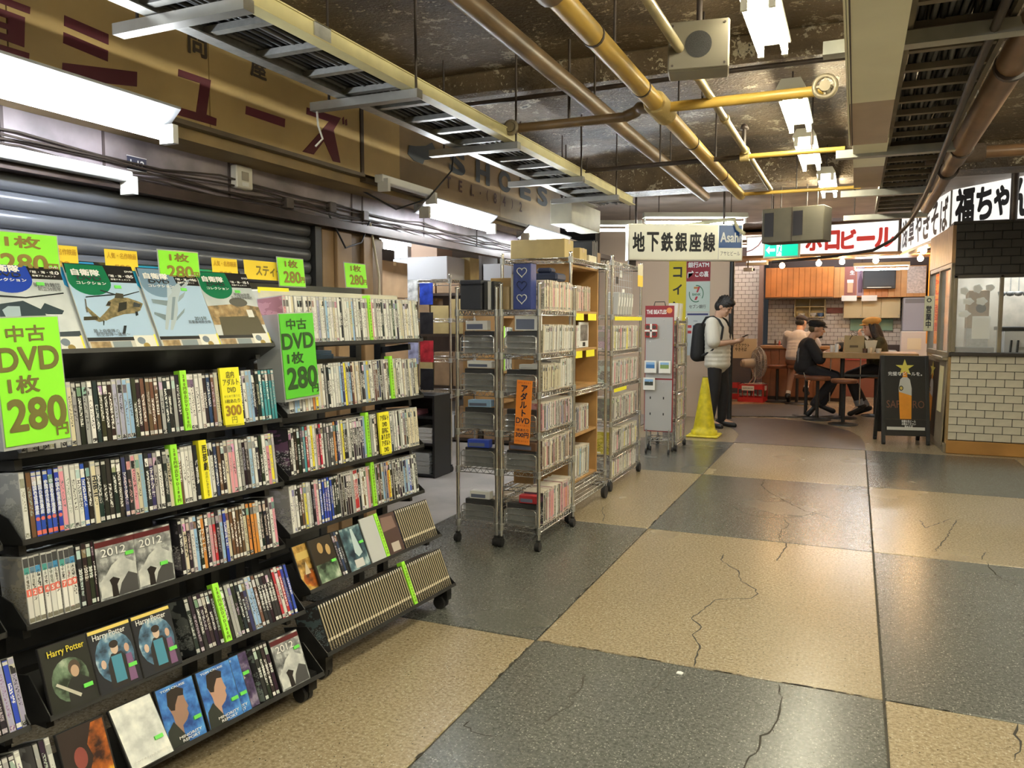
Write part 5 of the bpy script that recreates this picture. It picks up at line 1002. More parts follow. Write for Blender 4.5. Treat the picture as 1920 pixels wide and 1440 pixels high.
for k,(z,h) in enumerate(((1.154,.21),(.934,.19),(.644,.22),(.349,.22),(.094,.21))): booklets(-1.75,8.49,8.89,z,h,'WCWPWGWY','@ booklet on shelf %s of the cart behind the pegboard'%['two','three','four','five','six'][k],'booklets behind the pegboard',.032)
for k in range(4): prop('leaning_book','pale book leaning on top of the cart behind the pegboard','book',MB().bbox(-.1,0,-.008,.008,0,.2,.002),[paper_white,paper_cream][k%2],T(-1.77,8.52+.09*k,1.404)@RX(-.35),'leaning books')
# ------------------------------------------------------------------ shop interior
for k,(z,m_) in enumerate(((0,kraft),(.42,kraft),(.84,kraft),(1.22,kraft),(1.58,kraft))): carton(['lowest','second','third','fourth','fifth','topmost'][k]+' brown carton of the stack behind the wooden pillar',-3.50,5.25,z,.46,.42,[.415,.415,.375,.355,.275,.28][k],m_,.06)
s1=cart('chrome wire shelf in the shop under white cartons, posters on its end',-4.05,-3.42,6.45,6.95,[1.78,1.42,1.05,.72],1.82,name='wire_rack')
whb=mat('carton_white',(.66,.66,.68),.55)
carton('large white carton lettered in blue on the shop shelf',-3.66,6.63,1.784,.42,.36,.21,whb,tape=False); carton('white carton beside the large lettered one',-3.96,6.65,1.784,.16,.36,.20,whb,tape=False); carton('small white carton stacked beside the tan carton',-3.97,6.65,1.986,.15,.3,.12,whb,tape=False); carton('tan carton stacked on the large white carton',-3.72,6.65,1.996,.28,.3,.15,mat('carton_pink',(.50,.34,.24),.6),tape=False); carton('flat white carton at the top of the shop stack',-3.60,6.72,2.147,.30,.3,.09,whb,tape=False)
carton('cream carton at the end of the shop shelf',-3.45,6.9,1.784,.12,.2,.22,card,tape=False)
for k,(x,z,c_) in enumerate(((-3.98,1.58,'L'),(-3.80,1.58,'W'),(-3.64,1.55,'B'),(-3.64,1.28,'K'),(-3.64,1.02,'R'),(-3.64,.76,'K'),(-3.80,1.0,'V'),(-3.98,1.0,'V'))):
    o=thing('picture_sleeve','%s picture sleeve hung on the shop shelf end'%['sky blue','pale figure','deep blue','dark portrait','dark red portrait','black portrait','lilac','pale lilac'][k],'picture',(x,6.40,z)); MB().bbox(-.07,.07,-.006,0,0,.20,.002).build('sleeve',mat('sleeve_%d'%k,CC[c_][0],.3,var=.7,vscale=14),o)
wsc=thing('bookcase','small light wooden bookcase in the shop behind the wire carts','bookcase',(-3.40,7.2,0))
for y in (-.22,.24): MB().box(-.15,.2,y-.01,y+.01,.5,1.74).build('side_panel',wd,wsc)
for z in (.6,.9,1.15,1.45,1.74): MB().box(-.15,.2,-.21,.23,z-.02,z).build('shelf_board',wd,wsc)
MB().box(-.16,-.15,-.22,.24,.5,1.74).build('back_panel',wd,wsc)
for k,z in enumerate((.9,1.15,1.45)): booklets(-3.22,7.02,7.42,z+.001,.19 if k<2 else .22,'KWKGWKGCRW' if k<2 else 'SWSW','@ booklet on the %s shelf of the shop bookcase'%['lower','middle','upper'][k],'booklets in the shop bookcase',.025 if k<2 else .05)
for y,z in ((7.16,.95),(7.16,1.20)): o=MB().box(0,.01,y,y+.05,z-.04,z+.15).build('divider_card',green_strip,None,T(-3.22,0,0)); tag(o,'lime divider card among the booklets in the shop bookcase','divider','lime dividers in the shop')
bs=thing('black_shelf','low black open shelf unit with paper stacks on the shop floor','shelf',(-3.62,6.25,0))
MB().box(-.22,-.20,-.15,.15,0,.74).build('side_panel',black_plastic,bs); MB().box(.20,.22,-.15,.15,0,.74).build('side_panel',black_plastic,bs); MB().box(-.2,.2,.14,.15,0,.74).build('back_panel',black_plastic,bs)
for z in (.03,.31,.55,.74): MB().box(-.2,.2,-.15,.14,z-.02,z).build('shelf_board',black_plastic,bs)
rp=random.Random(8)
for k,(x,z,n,c_) in enumerate(((-.11,.03,24,'W'),(.07,.03,22,'S'),(.10,.31,16,'W'),(-.07,.55,5,'P'))):
    mb=MB()
    for i in range(n): mb.box(-.085+rp.uniform(-.004,.004),.085+rp.uniform(-.004,.004),-.13+rp.uniform(-.006,.003),.1,.0085*i,.0085*i+.0068)
    o=mb.build('disc_stack',flat(CC[c_][0]),None,W(bs)@T(x,0,z+.001)); tag(o,'stack of %s disc sleeves in the black shelf, pile %s'%(CC[c_][1],['one','two','three','four'][k]),'disc stack')
rk=random.Random(12)
tallst=thing('wall_shelf','dark wooden wall shelf stacked with cartons at the back of the shop','shelf',(-3.9,8.3,0))
for x in (-.95,0,.95): MB().box(x-.02,x+.02,-.22,.2,0,2.25).build('upright',dark_wood,tallst)
for z in (.05,.65,1.25,1.72): MB().box(-.95,.95,-.22,.2,z-.03,z).build('shelf_board',dark_wood,tallst)
kk=0; words=['first','second','third','fourth','fifth','sixth']
for zi,z in enumerate((.051,.651,1.251,1.721)):
    x=-.9
    ci=0
    while x<.62:
        sx=rk.uniform(.22,.36); hh=rk.uniform(.26,.42) if zi<3 else rk.uniform(.2,.32)
        if x<-.02 and x+sx>-.03: x=.03
        m_=rk.choice([kraft,card,whb,kraft]); carton('%s carton, %s in the row on %s of the wall shelf'%({kraft:'brown',card:'cream',whb:'white'}[m_],words[ci],['the lowest board','the second board','the third board','the top board'][zi]),-3.9+x+sx/2,8.26,z,sx,.34,hh,m_,0,'cartons on the shop wall shelf',tape=m_ is kraft); x+=sx+.02; ci+=1

BKS.sort(key=lambda a:a[0])
for d,M,ch,lab,grp in BKS[:300]:
    o=link('booklet',booklet_m,None,M); o.color=(*jitter(CC[ch][0],.2),1); tag(o,lab,'booklet',grp)
mass('booklet_mass',[(M,jitter(CC[ch][0],.2),brk.random()) for d,M,ch,lab,grp in BKS[300:]],'further booklets packed on the yellow-card rack, pegboard cart and shop shelves','booklets',_bb,_bu,[paper_edge,spineS,coverS])
# ------------------------------------------------------------------ station sign, cone, posters
ss=thing('station_sign','hanging lightbox subway sign with black characters and a blue beer advert','sign',M=T(-2.34,8.62,2.075)@RZ(math.radians(27)))
lb=mat('lightbox_face',(.70,.68,.52),.4,emis=.10,ecol=(.95,.92,.72)); alu=mat('aluminium',(.62,.60,.52),.35,.6)
SW=1.29
MB().box(0,SW,0,.16,0,.40).build('box',alu,ss); MB().box(.012,1.01,-.004,0,.012,.388).build('face_panel',lb,ss); MB().box(1.02,SW-.012,-.004,0,.14,.388).build('advert_panel',mat('advert_blue',(.015,.07,.22),.4,emis=.05,ecol=(.02,.10,.32)),ss); MB().box(1.02,SW-.012,-.004,0,.012,.137).build('advert_panel',lb,ss)
F0=T(0,-.0055,0)@FNY
for k,ch in enumerate('地下鉄銀座線'): text(ch,black_ink,ss,T(.115+.159*k,0,.20)@F0,w=.135,h=.215,bold=.035)
text('Asahi',mat('logo_silver',(.75,.78,.80),.4),ss,T(1.15,0,.255)@F0,w=.23,h=.11,bold=.03); text('アサヒビール',black_ink,ss,T(1.15,0,.078)@F0,w=.22,h=.05)
MB().box(.02,.10,.05,.11,-.06,0).build('bracket',drk,ss)
for x in (.1,1.1): MB().cyl((x,.08,.4),(x,.08,.86),.012,8).build('hanger_rod',drk,ss)
ceil_light(-1.75,9.35,2.58,1.2,'lit tube light hanging just above the station sign',tubes=1,rz=math.radians(-66),gl=tube_mat)
ceil_light(-2.75,9.0,2.5,.9,'lit tube light beside the carton shelf behind the station sign',tubes=1,rz=math.radians(-66),gl=tube_mat)
arm=MB().tube([(-1.9,9.3,2.50),(-1.45,9.2,2.53),(-1.28,9.15,2.53),(-1.24,9.14,2.42),(-1.16,9.12,2.36)],.022,6).build('perforated_arm',mat('arm_cream',(.60,.58,.38),.5)); tag(arm,'cream perforated steel arm reaching over the blue advert','bracket')
cone=thing('traffic_cone','scuffed yellow traffic cone standing by the man','cone',(-1.66,9.72,0)); cy=mat('cone_yellow',(.72,.60,.02),.5,var=.3,vscale=14)
MB().bbox(-.19,.19,-.19,.19,0,.025,.012).build('base',cy,cone); MB().lathe([(.16,.025),(.155,.07),(.135,.08),(.125,.13),(.035,.70),(.030,.72),(.018,.722)],(0,0,0),24).build('body',cy,cone); MB().cyl((0,0,.70),(0,0,.724),.031,16).build('tip',mat('cone_dirt',(.16,.14,.05),.7),cone)
wp=struct(MB().box(-3.6,-1.66,11.62,11.72,0,2.92).build('wall_poster',mat('poster_wall',(.66,.50,.36),.6)),'cream wall with bank posters')
struct(MB().cyl((-1.63,11.58,0),(-1.63,11.58,2.92),.035,12).build('trim_pole',black_metal),'black pole at the end of the poster wall')
F0=T(0,-.002,0)@FNY
yp=thing('poster','tall yellow poster reading コイン','poster',(-2.41,11.615,.75)); MB().box(-.125,.125,-.002,0,0,1.6).build('sheet',mat('poster_yellow',(.72,.60,.02),.6),yp)
for k,ch in enumerate('コイン'): text(ch,black_ink,yp,T(0,-.001,1.36-.25*k)@F0,w=.13,h=.15,bold=.03)
rp_=thing('poster','maroon poster reading 銀行ATM この裏 with an arrow','poster',(-2.11,11.615,1.975)); MB().box(-.17,.17,-.002,0,0,.29).build('sheet',mat('poster_maroon',(.30,.02,.035),.6),rp_); text('銀行ATM',white_ink,rp_,T(0,-.001,.235)@F0,w=.30,h=.08,bold=.04); text('この裏',white_ink,rp_,T(.05,-.001,.10)@F0,w=.19,h=.085,bold=.04); text('↱',white_ink,rp_,T(-.11,-.001,.10)@F0,w=.09,h=.11,bold=.03)
bp_=thing('poster','pale green bank poster with red and green numeral logo','poster',(-2.11,11.615,1.535)); MB().box(-.17,.17,-.002,0,0,.435).build('sheet',mat('poster_mint',(.60,.72,.66),.6),bp_)
text('BANK',mat('bank_green',(.01,.16,.07),.5),bp_,T(-.02,-.0016,.25)@F0,w=.12,h=.035,bold=.02); text('セブン銀行',black_ink,bp_,T(-.005,-.001,.075)@F0,w=.24,h=.055,bold=.01)
mb=MB(); mb.prism([(-.06,.33),(-.06,.36),(.0,.36),(-.0,.33)],F0,.001); mb.build('logo_stroke',mat('logo_orange',(.60,.25,.05),.5),bp_); MB().prism([(.0,.36),(.03,.36),(.0,.28),(-.025,.28)],F0,.001).build('logo_stroke',mat('logo_red',(.50,.02,.04),.5),bp_); MB().prism([(-.03,.22),(.0,.22),(-.02,.17),(-.05,.17)],F0,.001).build('logo_stroke',MATS['logo_red'],bp_)
arc=lambda a0,a1,r0,r1,cx,cy_:[(cx+r0*.8*math.cos(a0+(a1-a0)*k/10),cy_+r0*math.sin(a0+(a1-a0)*k/10)) for k in range(11)]+[(cx+r1*.8*math.cos(a1-(a1-a0)*k/10),cy_+r1*math.sin(a1-(a1-a0)*k/10)) for k in range(11)]
MB().prism(arc(-.6,1.7,.125,.112,-.02,.26),F0,.001).build('logo_swoosh',MATS['bank_green'],bp_); MB().prism(arc(2.9,5.2,.125,.112,-.03,.26),F0,.001).build('logo_swoosh',MATS['bank_green'],bp_)
cp=thing('poster','white poster with rows of small coloured card symbols','poster',(-2.11,11.615,.90)); MB().box(-.17,.17,-.002,0,0,.63).build('sheet',mat('poster_pale',(.62,.68,.68),.6),cp); MB().box(-.15,.15,-.003,-.002,.585,.61).build('band',flat((.03,.04,.16)),cp); text('VISA',mat('card_ink',(.15,.2,.3),.5),cp,T(-.03,-.001,.50)@F0,w=.06,bold=.01)
for k in range(8): MB().box(-.14+.075*(k%4),-.14+.075*(k%4)+.055,-.003,-.002,.40-.08*(k//4),.44-.08*(k//4)).build('card_symbol',flat([(.5,.05,.05),(.05,.1,.3),(.08,.3,.2),(.4,.3,.1)][k%4]),cp)
bxp=thing('poster','framed notice board with dark lettering by the counter end','poster',(-1.92,14.95,.72)); MB().box(-.28,.28,-.01,0,0,.36).build('sheet',mat('notice_beige',(.55,.48,.36),.6),bxp); text('テイクアウト\nやきそば',black_ink,bxp,T(0,-.011,.2)@FNY,w=.30,h=.14,bold=.02)
for x in (-.2,.2): MB().bar((x,.02,-.72),(x,.02,0),.03,.03).build('leg',dark_wood,bxp)
# ------------------------------------------------------------------ kiosk with tiled front
tile_c=mat('tile_cream',(.60,.56,.46),.22,var=.14,vscale=9); tile_d=mat('tile_dark',(.02,.016,.013),.35,var=.4,vscale=6); grout=mat('grout_dark',(.02,.018,.015),.8); oak=mat('base_wood',(.40,.20,.05),.45,var=.2,vscale=3); olive_frame=mat('frame_bronze',(.22,.18,.12),.45,var=.25,vscale=5)
KX0,KX1,KY=.93,2.7,9.47
kw=struct(MB().box(KX0+.008,KX1,KY+.008,KY+.10,.13,1.03).build('wall_kiosk_front',grout),'cream tiled kiosk counter front')
tl=MB().bbox(-.0795,.0795,-.009,0,-.038,.038,.002).mesh('tile',tile_c); pz=.0815
tiles=[0]
for r in range(11):
    z=.14+.045+pz*r; off=0 if r%2 else .083; x=KX0+off
    while x<KX1-.02:
        x1=min(x+.166,KX1)
        link('tile',tl,kw,T((x+x1)/2,KY+.009,z)@S((x1-x-.006)/.159,1,1)); x=x1
    if off: link('tile',tl,kw,T(KX0+off/2,KY+.009,z)@S((off-.006)/.159,1,1))
struct(MB().bbox(KX0-.01,KX1,KY-.02,KY+.1,0,.138,.006).build('baseboard_kiosk',oak),'orange wooden base board of the kiosk')
struct(MB().bbox(KX0-.02,KX1,KY-.04,KY+.12,1.035,1.075,.006).build('trim_sill',mat('sill_black',(.035,.028,.024),.35,var=.3)),'dark sill of the kiosk window')
ku=struct(MB().box(KX0+.006,KX1,KY+.008,KY+.10,1.88,2.40).build('wall_kiosk_top',grout),'dark tiled band above the kiosk window')
tld=MB().bbox(-.0795,.0795,-.009,0,-.040,.040,.002).mesh('tile',tile_d)
for r in range(6):
    z=1.89+.043+.086*r; off=0 if r%2 else .083; x=KX0+off-.166
    while x<KX1-.02:
        a=max(x,KX0); b=min(x+.166,KX1)
        if b-a>.02: link('tile',tld,ku,T((a+b)/2,KY+.009,z)@S((b-a-.006)/.159,1,1))
        x+=.166
struct(MB().bbox(KX0-.03,KX1,KY-.03,KY+.95,2.40,2.43,.006).build('trim_cornice',mat('cornice_dark',(.05,.045,.04),.5)),'dark top board of the kiosk')
kf=thing('kiosk_window','bronze framed kiosk window with glass pane and paper price tags','window',(KX0,KY,1.075))
for x in (0,.415,1.0,1.7): MB().bbox(x,x+.035,.0,.05,0,.80,.004).build('frame_post',olive_frame,kf)
MB().bbox(0,1.77,.0,.05,.77,.805,.004).build('frame_rail',mat('frame_dark',(.06,.05,.04),.4),kf)
glass=mat('window_glass',(.9,.92,.92),.05,alpha=.18,spec=.6)
MB().box(.035,.415,.022,.028,0,.77).build('pane',glass,kf)
for k,(x,z,w_,h_) in enumerate(((.08,.64,.075,.08),(.20,.66,.08,.09),(.31,.67,.08,.07),(.12,.53,.10,.07),(.24,.53,.10,.08),(.09,.40,.11,.07))):
    o=thing('price_tag','white cloud-shaped price tag, %s of those stuck inside the kiosk window'%['first','second','third','fourth','fifth','sixth'][k],'price tag',(KX0+x+.02,KY+.034,1.075+z)); pts=[(w_*.5*(1+.13*math.cos(5*a))*math.cos(a),h_*.5*(1+.13*math.cos(5*a))*math.sin(a)) for a in [2*PI*i/20 for i in range(20)]]; MB().prism(pts,FNY,.002).build('tag_sheet',paper_white,o)
o=thing('notice_sheet','blank white sheet taped inside the kiosk window','notice',(KX0+.265,KY+.034,1.215)); MB().box(-.082,.082,0,.002,0,.235).build('sheet',paper_white,o)
# kiosk interior
struct(MB().box(KX0+.1,KX1,10.9,10.98,0,2.4).build('wall_kiosk_back',mat('kiosk_back',(.50,.45,.36),.6,var=.2)),'back wall of the kiosk kitchen')
ov=thing('griddle','white kitchen griddle unit inside the kiosk','griddle',(1.75,9.95,0)); MB().bbox(-.32,.5,-.25,.25,0,1.30,.01).build('body',white_enamel,ov); MB().bbox(-.34,.5,-.27,.27,1.30,1.34,.006).build('lid',mat('griddle_black',(.02,.02,.02),.4),ov); MB().box(-.2,.3,-.256,-.25,1.1,1.13).build('handle',steel,ov)
for x in (-.26,-.20): MB().cyl((x,-.30,1.075),(x+.01,-.28,1.20),.010,8).build('knob',black_plastic,ov)
for k,x in enumerate((1.52,1.60,1.68,1.76)):
    u_=MB().cyl((x,10.55,1.74),(x,10.55,1.95),.006,6).lathe([(.0,0),(.035,.01),(.045,.05),(.04,.055)],(x,10.55,1.68),10).build('ladle',steel); tag(u_,'steel ladle hanging in the kiosk kitchen, number %s from the window post'%['one','two','three','four'][k],'ladle')
o=thing('storage_box','tan box with a round dark mark behind the kiosk glass','box',(1.26,10.18,1.02)); MB().bbox(-.13,.08,-.1,.1,.3,.72,.006).build('box',kraft,o); MB().cyl((0,-.102,.52),(0,-.10,.52),.05,16).build('mark',black_ink,o); MB().box(-.13,.08,-.1,.1,-1.02,.3).build('plinth',steel,o)
o=thing('tray_stand','dark steel cooking tray stand behind the kiosk glass','tray',(1.05,9.85,0)); MB().box(-.08,.30,-.15,.15,1.04,1.12).build('tray',mat('tray_steel',(.14,.13,.12),.3,.7),o); MB().box(-.06,.28,-.13,.13,0,1.04).build('cabinet',steel,o)
ceil_light(1.6,10.2,2.28,1.0,'tube light inside the kiosk kitchen',tubes=2,rz=PI/2,rod=False,gl=tube_mat)
# kiosk side wall (towards the bar)
ang=math.atan2(-.09,1.55)
ks=thing('kiosk_side','wooden kiosk side wall with window and beer poster','kiosk wall',M=T(.915,9.49,0)@RZ(math.radians(3.5))); pine=mat('pine_planks',(.55,.33,.16),.45,var=.18,vscale=4)
MB().box(0,.06,0,1.5,0,1.02).build('lower_panel',mat('side_tan',(.34,.22,.09),.5,var=.15),ks); MB().bbox(-.02,.07,-.0,1.5,.0,.10,.005).build('base_rail',olive_frame,ks)
for y in (0,.72,1.44): MB().bbox(-.012,.05,y,y+.06,1.02,2.0,.004).build('window_post',olive_frame,ks)
MB().bbox(-.012,.05,0,1.5,1.02,1.07,.004).build('window_rail',olive_frame,ks); MB().bbox(-.012,.05,0,1.5,1.96,2.01,.004).build('window_rail',olive_frame,ks); MB().box(.01,.016,.06,1.44,1.07,1.96).build('pane',glass,ks)
for k in range(14): MB().bbox(-.015,.04,.004+.107*k,.105+.107*k,2.01,2.40,.003).build('plank',pine,ks)
MB().bbox(-.06,.0,.05,.80,.98,1.02,.006).build('ledge',olive_frame,ks)
def beer(parent,M,w_,h_,star=True):
    """beer advert print: local x right, y up, z out"""
    def pr(pts,m,k,nm='print'):
        M2=M@T(0,0,.0008*k); MB().add([M2@Vector((x*w_,y*h_,0)) for x,y in pts],[tuple(range(len(pts)))]).build(nm,m if not isinstance(m,tuple) else flat(m,.35),parent)
    amber_=mat('beer_amber',(.72,.28,.02),.35,var=.15,vscale=6)
    glassp=[(.36,.17),(.64,.17),(.66,.60),(.62,.68),(.38,.68),(.34,.60)]; pr(glassp,amber_,1,'beer_print'); pr([(.345,.55),(.655,.50),(.66,.60),(.62,.72),(.56,.75),(.44,.75),(.38,.72),(.34,.60)],(.50,.50,.48),2,'foam_print')
    pr([(.44,.75),(.56,.75),(.54,.84),(.46,.84)],amber_,2,'bottle_print')
    if star:
        st=[(.5+(.24 if i%2==0 else .09)*math.sin(PI*i/5),.88+(.24 if i%2==0 else .09)*.5*math.cos(PI*i/5)) for i in range(10)]; pr(st,mat('star_gold',(.62,.55,.10),.4),3,'star_print')
    pr(ellp(.40,.60,.055,.035),(.02,.015,.01),4,'emblem_print'); pr(ellp(.40,.60,.035,.022),(.55,.42,.1),5,'emblem_print')
ab=thing('poster_board','beer poster board leaning against the kiosk side wall','poster',M=T(.875,9.56,.06)@RZ(math.radians(3.5))@RY(.03)); MB().bbox(0,.015,0,1.30,0,.93,.003).build('frame',olive_frame,ab); MB().box(-.002,0,.46,1.24,.04,.88).build('sheet',mat('poster_black',(.015,.013,.012),.4),ab)
FNX=Matrix(((0,0,-1,0),(-1,0,0,0),(0,1,0,0),(0,0,0,1))); beer(ab,T(-.003,1.24,.04)@FNX,.78,.84); MB().box(-.004,-.001,.14,.38,.35,.85).build('note_strip',mat('note_cream',(.70,.62,.36),.6),ab)
op=thing('open_sign','hanging wooden sign reading 営業中','sign',M=T(.80,10.75,1.28)@RZ(math.radians(-6))); MB().bbox(-.05,.05,-.01,0,0,.42,.004).build('board',mat('open_board',(.52,.48,.30),.6),op)
text('営業中',black_ink,op,T(0,-.0115,.17)@FNY,w=.062,h=.27,vert=True,bold=.03); text('○',black_ink,op,T(0,-.0115,.37)@FNY,w=.05,bold=.04); MB().tube([(0,-.005,.42),(0,-.005,.72)],.003,5).build('cord',drk,op)
# A-board
abd=thing('a_board','black folding A-board with a gold star and beer glass','a-board',M=T(.52,10.12,0)@RZ(math.radians(12)))
for s,ty in ((1,0),(-1,0)):
    Mx=T(0,s*-.20,0)@RX(s*-.19)
    for x in (-.255,.215): MB().bbox(x,x+.04,-.015,.015,.0,1.02,.004).build('leg',black_metal,abd,Mx)
    MB().bbox(-.255,.255,-.012,.012,.10,1.02,.004).build('panel',mat('board_black',(.012,.011,.011),.35),abd,Mx)
    for x in (-.235,.235): MB().cyl((x-.012,0,.02),(x+.012,0,.02),.026,10).build('foot_wheel',rubber,abd,Mx)
Mf=T(0,-.20,0)@RX(-.19)@T(0,-.0135,0)
beer(abd,Mf@T(-.215,0,.14)@FNY,.43,.84); sp_in=mat('beer_ink',(.18,.07,.04),.5)
text('SAPPORO',sp_in,abd,Mf@T(0,-.0004,.46)@FNY,w=.40,h=.085,bold=.0); text('完璧なビールを。',white_ink,abd,Mf@T(0,-.006,.81)@FNY,w=.36,bold=.01); text('完璧な生ビール\nお飲みください\n飲める店',white_ink,abd,Mf@T(.03,-.006,.235)@FNY,w=.15,h=.09,bold=.02)
MB().box(-.20,.20,-.004,-.001,.165,.20).build('label_strip',mat('strip_pale',(.60,.60,.58),.5),abd,Mf); MB().box(-.21,.21,-.003,-.001,.285,.292).build('rule_line',drk,abd,Mf)
# ------------------------------------------------------------------ fascia signs over the bar
sig_w=mat('sign_white_lit',(.9,.9,.88),.4,emis=.34,ecol=(1.0,.98,.95)); sig_w2=mat('sign_white_lit_soft',(.9,.9,.88),.4,emis=.26,ecol=(1.0,.99,.95)); sumi=mat('sumi_black',(.012,.011,.012),.5)
def fsign(label,p0,p1,z0,z1,mface,depth=.12):
    d=Vector((p1[0]-p0[0],p1[1]-p0[1],0)); L=d.length; a=math.atan2(d.y,d.x); o=thing('lightbox_sign',label,'sign',M=T(p0[0],p0[1],z0)@RZ(a)); h=z1-z0
    MB().box(0,L,.004,depth,0,h).build('box',mat('box_grey',(.40,.38,.34),.5),o); MB().box(.01,L-.01,0,.004,.012,h-.012).build('face',mface,o); MB().box(0,L,-.01,depth,-.03,-.001).build('bottom_trim',alu,o); return o,L,h
o,L,h=fsign('lit white fascia sign with large red lettering above the bar',(-1.34,13.75),(.55,13.35),2.42,2.92,sig_w); redp=mat('sign_red_lit',(.75,.05,.04),.4,emis=.12,ecol=(.85,.06,.04))
for k,(ch,x,w_) in enumerate((('サ',.15,.26),('ッ',.42,.2),('ポ',.70,.26),('ロ',.98,.22),('ビ',1.22,.22),('ー',1.47,.26),('ル',1.74,.28))): text(ch,redp,o,T(x,-.003,h/2)@FNY,w=w_,h=.30 if ch not in 'ーッ' else (.07 if ch=='ー' else .22),bold=.05)
o,L,h=fsign('small lit white sign with a pink arc beside the station sign',(-1.72,13.78),(-1.38,13.74),2.36,2.80,sig_w); text('PORO',black_ink,o,T(.14,-.003,.07)@FNY,w=.26,h=.07); MB().tube([(.0,-.004,.19),(.1,-.004,.22),(.2,-.004,.29),(.27,-.004,.40)],.008,4).build('arc_print',mat('arc_pink',(.75,.35,.38),.5),o)
o,L,h=fsign('lit white sign with six brushed black characters along the kiosk side',(.58,13.3),(.955,10.52),2.41,2.94,sig_w2)
for k,ch in enumerate('浅草やきそば'): text(ch,sumi,o,T(.28+.455*k,-.003,h/2-.01)@FNY,w=.36,h=.40,bold=.03)
o,L,h=fsign('large lit white sign with bold brushed characters over the kiosk',(.965,10.46),(2.35,8.75),2.435,2.94,sig_w2)
for k,(ch,x,w_,h_) in enumerate((('福',.19,.26,.42),('ち',.45,.21,.36),('ゃ',.67,.19,.32),('ん',.90,.24,.40))): text(ch,sumi,o,T(x,-.003,h/2)@FNY,w=w_,h=h_,bold=.045)
struct(MB().cyl((1.42,9.40,2.41),(1.42,9.40,2.95),.035,12).build('trim_pipe',drk),'dark pipe rising in front of the kiosk sign')
ex=thing('exit_sign','green emergency exit sign with white arrow and running figure','sign',M=T(-1.06,10.1,2.155)@RZ(math.radians(-6))); MB().bbox(0,.42,0,.06,0,.20,.006).build('case',mat('exit_case',(.58,.62,.46),.5),ex); gx=mat('exit_green',(.0,.50,.30),.4,emis=.35,ecol=(.0,.62,.38)); MB().box(.02,.155,-.003,0,.025,.175).box(.215,.40,-.003,0,.025,.175).build('face',gx,ex); MB().box(.155,.215,-.003,0,.025,.175).build('face_pale',mat('exit_white',(.7,.9,.85),.4,emis=.4,ecol=(.75,.95,.9)),ex)
ew=MATS['exit_white']; MB().prism([(.03,.10),(.075,.15),(.075,.118),(.14,.118),(.14,.082),(.075,.082),(.075,.05)],T(0,-.004,0)@FNY,.001).build('arrow',ew,ex); MB().ell((.20,-.004,.15),.009,.001,.010,8,6).bar((.195,-.004,.135),(.185,-.004,.09),.002,.018).bar((.185,-.004,.09),(.165,-.004,.05),.002,.010).bar((.19,-.004,.09),(.215,-.004,.07),.002,.010).build('running_figure',gx,ex)
MB().cyl((.1,.03,.2),(.1,.03,.78),.006,6).build('hanger_rod',drk,ex)
# ------------------------------------------------------------------ bar
bt_m=mat('bar_tile_white',(.68,.66,.66),.22,var=.06,vscale=6); bg=mat('bar_grout',(.10,.08,.08),.8)
btile=MB().bbox(-.0655,.0655,-.007,0,-.036,.036,.0015).mesh('tile',bt_m)
def tile_wall(name,label,x0,x1,y,z0,z1,cap=300):
    w_=struct(MB().box(x0,x1,y,y+.1,0,2.92).build(name,bg),label); z=z0+.039; r=0; n=0; rest=[]
    while z<z1:
        x=x0-(.0685 if r%2 else 0)
        while x<x1:
            a=max(x,x0); b=min(x+.137,x1)
            if b-a>.02:
                if n<cap: link('tile',btile,w_,T((a+b)/2,y,z)@S((b-a-.006)/.131,1,1))
                else: rest.append(((a+b)/2,z,b-a))
                n+=1
            x+=.137
        z+=.078; r+=1
    if rest:
        mb=MB()
        for cx,cz,ww in rest: mb.box(cx-ww/2+.003,cx+ww/2-.003,y-.007,y,cz-.036,cz+.036)
        q_=mb.build('tiles',bt_m,w_); q_['kind']='stuff'
    return w_
tile_wall('wall_bar_side','white brick-tiled wall beside the bar counter',-2.6,-1.70,15.9,.9,2.45,180)
tile_wall('wall_bar_back','white brick-tiled back wall of the bar kitchen',-1.62,1.25,16.6,.95,1.9,300)
struct(MB().box(-1.70,-1.62,15.6,15.75,0,2.6).build('trim_post',mat('post_brown',(.18,.13,.12),.4)),'slim brown post between the two tiled walls')
struct(MB().box(1.25,1.35,10.98,16.7,0,2.92).build('wall_bar_right',mat('bar_side_wall',(.60,.52,.45),.6)),'pale side wall of the bar')
struct(MB().box(-2.6,1.3,13.2,14.05,2.40,2.44).build('trim_bar_soffit',mat('bar_ceiling',(.45,.26,.12),.5,var=.2)),'wooden soffit under the bar signs'); struct(MB().box(-2.6,1.3,14.05,16.7,2.86,2.90).build('ceiling_bar',MATS['bar_ceiling']),'wooden ceiling over the bar kitchen')
struct(MB().box(-3.7,-2.6,11.72,18.4,0,2.92).build('wall_end',shopfront),'cream wall at the end of the passage')
uc=thing('wood_cabinet','orange-brown planked cabinet over the bar counter','cabinet',(-1.60,15.75,1.84)); owd=mat('cabinet_orange',(.50,.18,.045),.4,var=.3,vscale=3)
MB().box(0,1.2,.02,.4,0,.56).build('carcass',owd,uc)
for k in range(12): MB().bbox(.002+.1*k,.098+.1*k,0,.02,.01,.55,.003).build('plank',owd,uc)
MB().box(0,1.2,-.01,.4,-.02,0).build('bottom_rail',dark_wood,uc)
uc2=thing('plank_cladding','lighter wooden plank panel behind television and beer posters','panel',(-.40,15.95,1.835)); pw_=mat('panel_orange',(.58,.30,.11),.42,var=.25,vscale=3)
for k in range(15): MB().bbox(.002+.102*k,.1+.102*k,0,.02,0,.56,.003).build('plank',pw_ if k<3 or k>8 else owd,uc2)
MB().box(0,1.53,.02,.5,0,.56).build('carcass',owd,uc2)
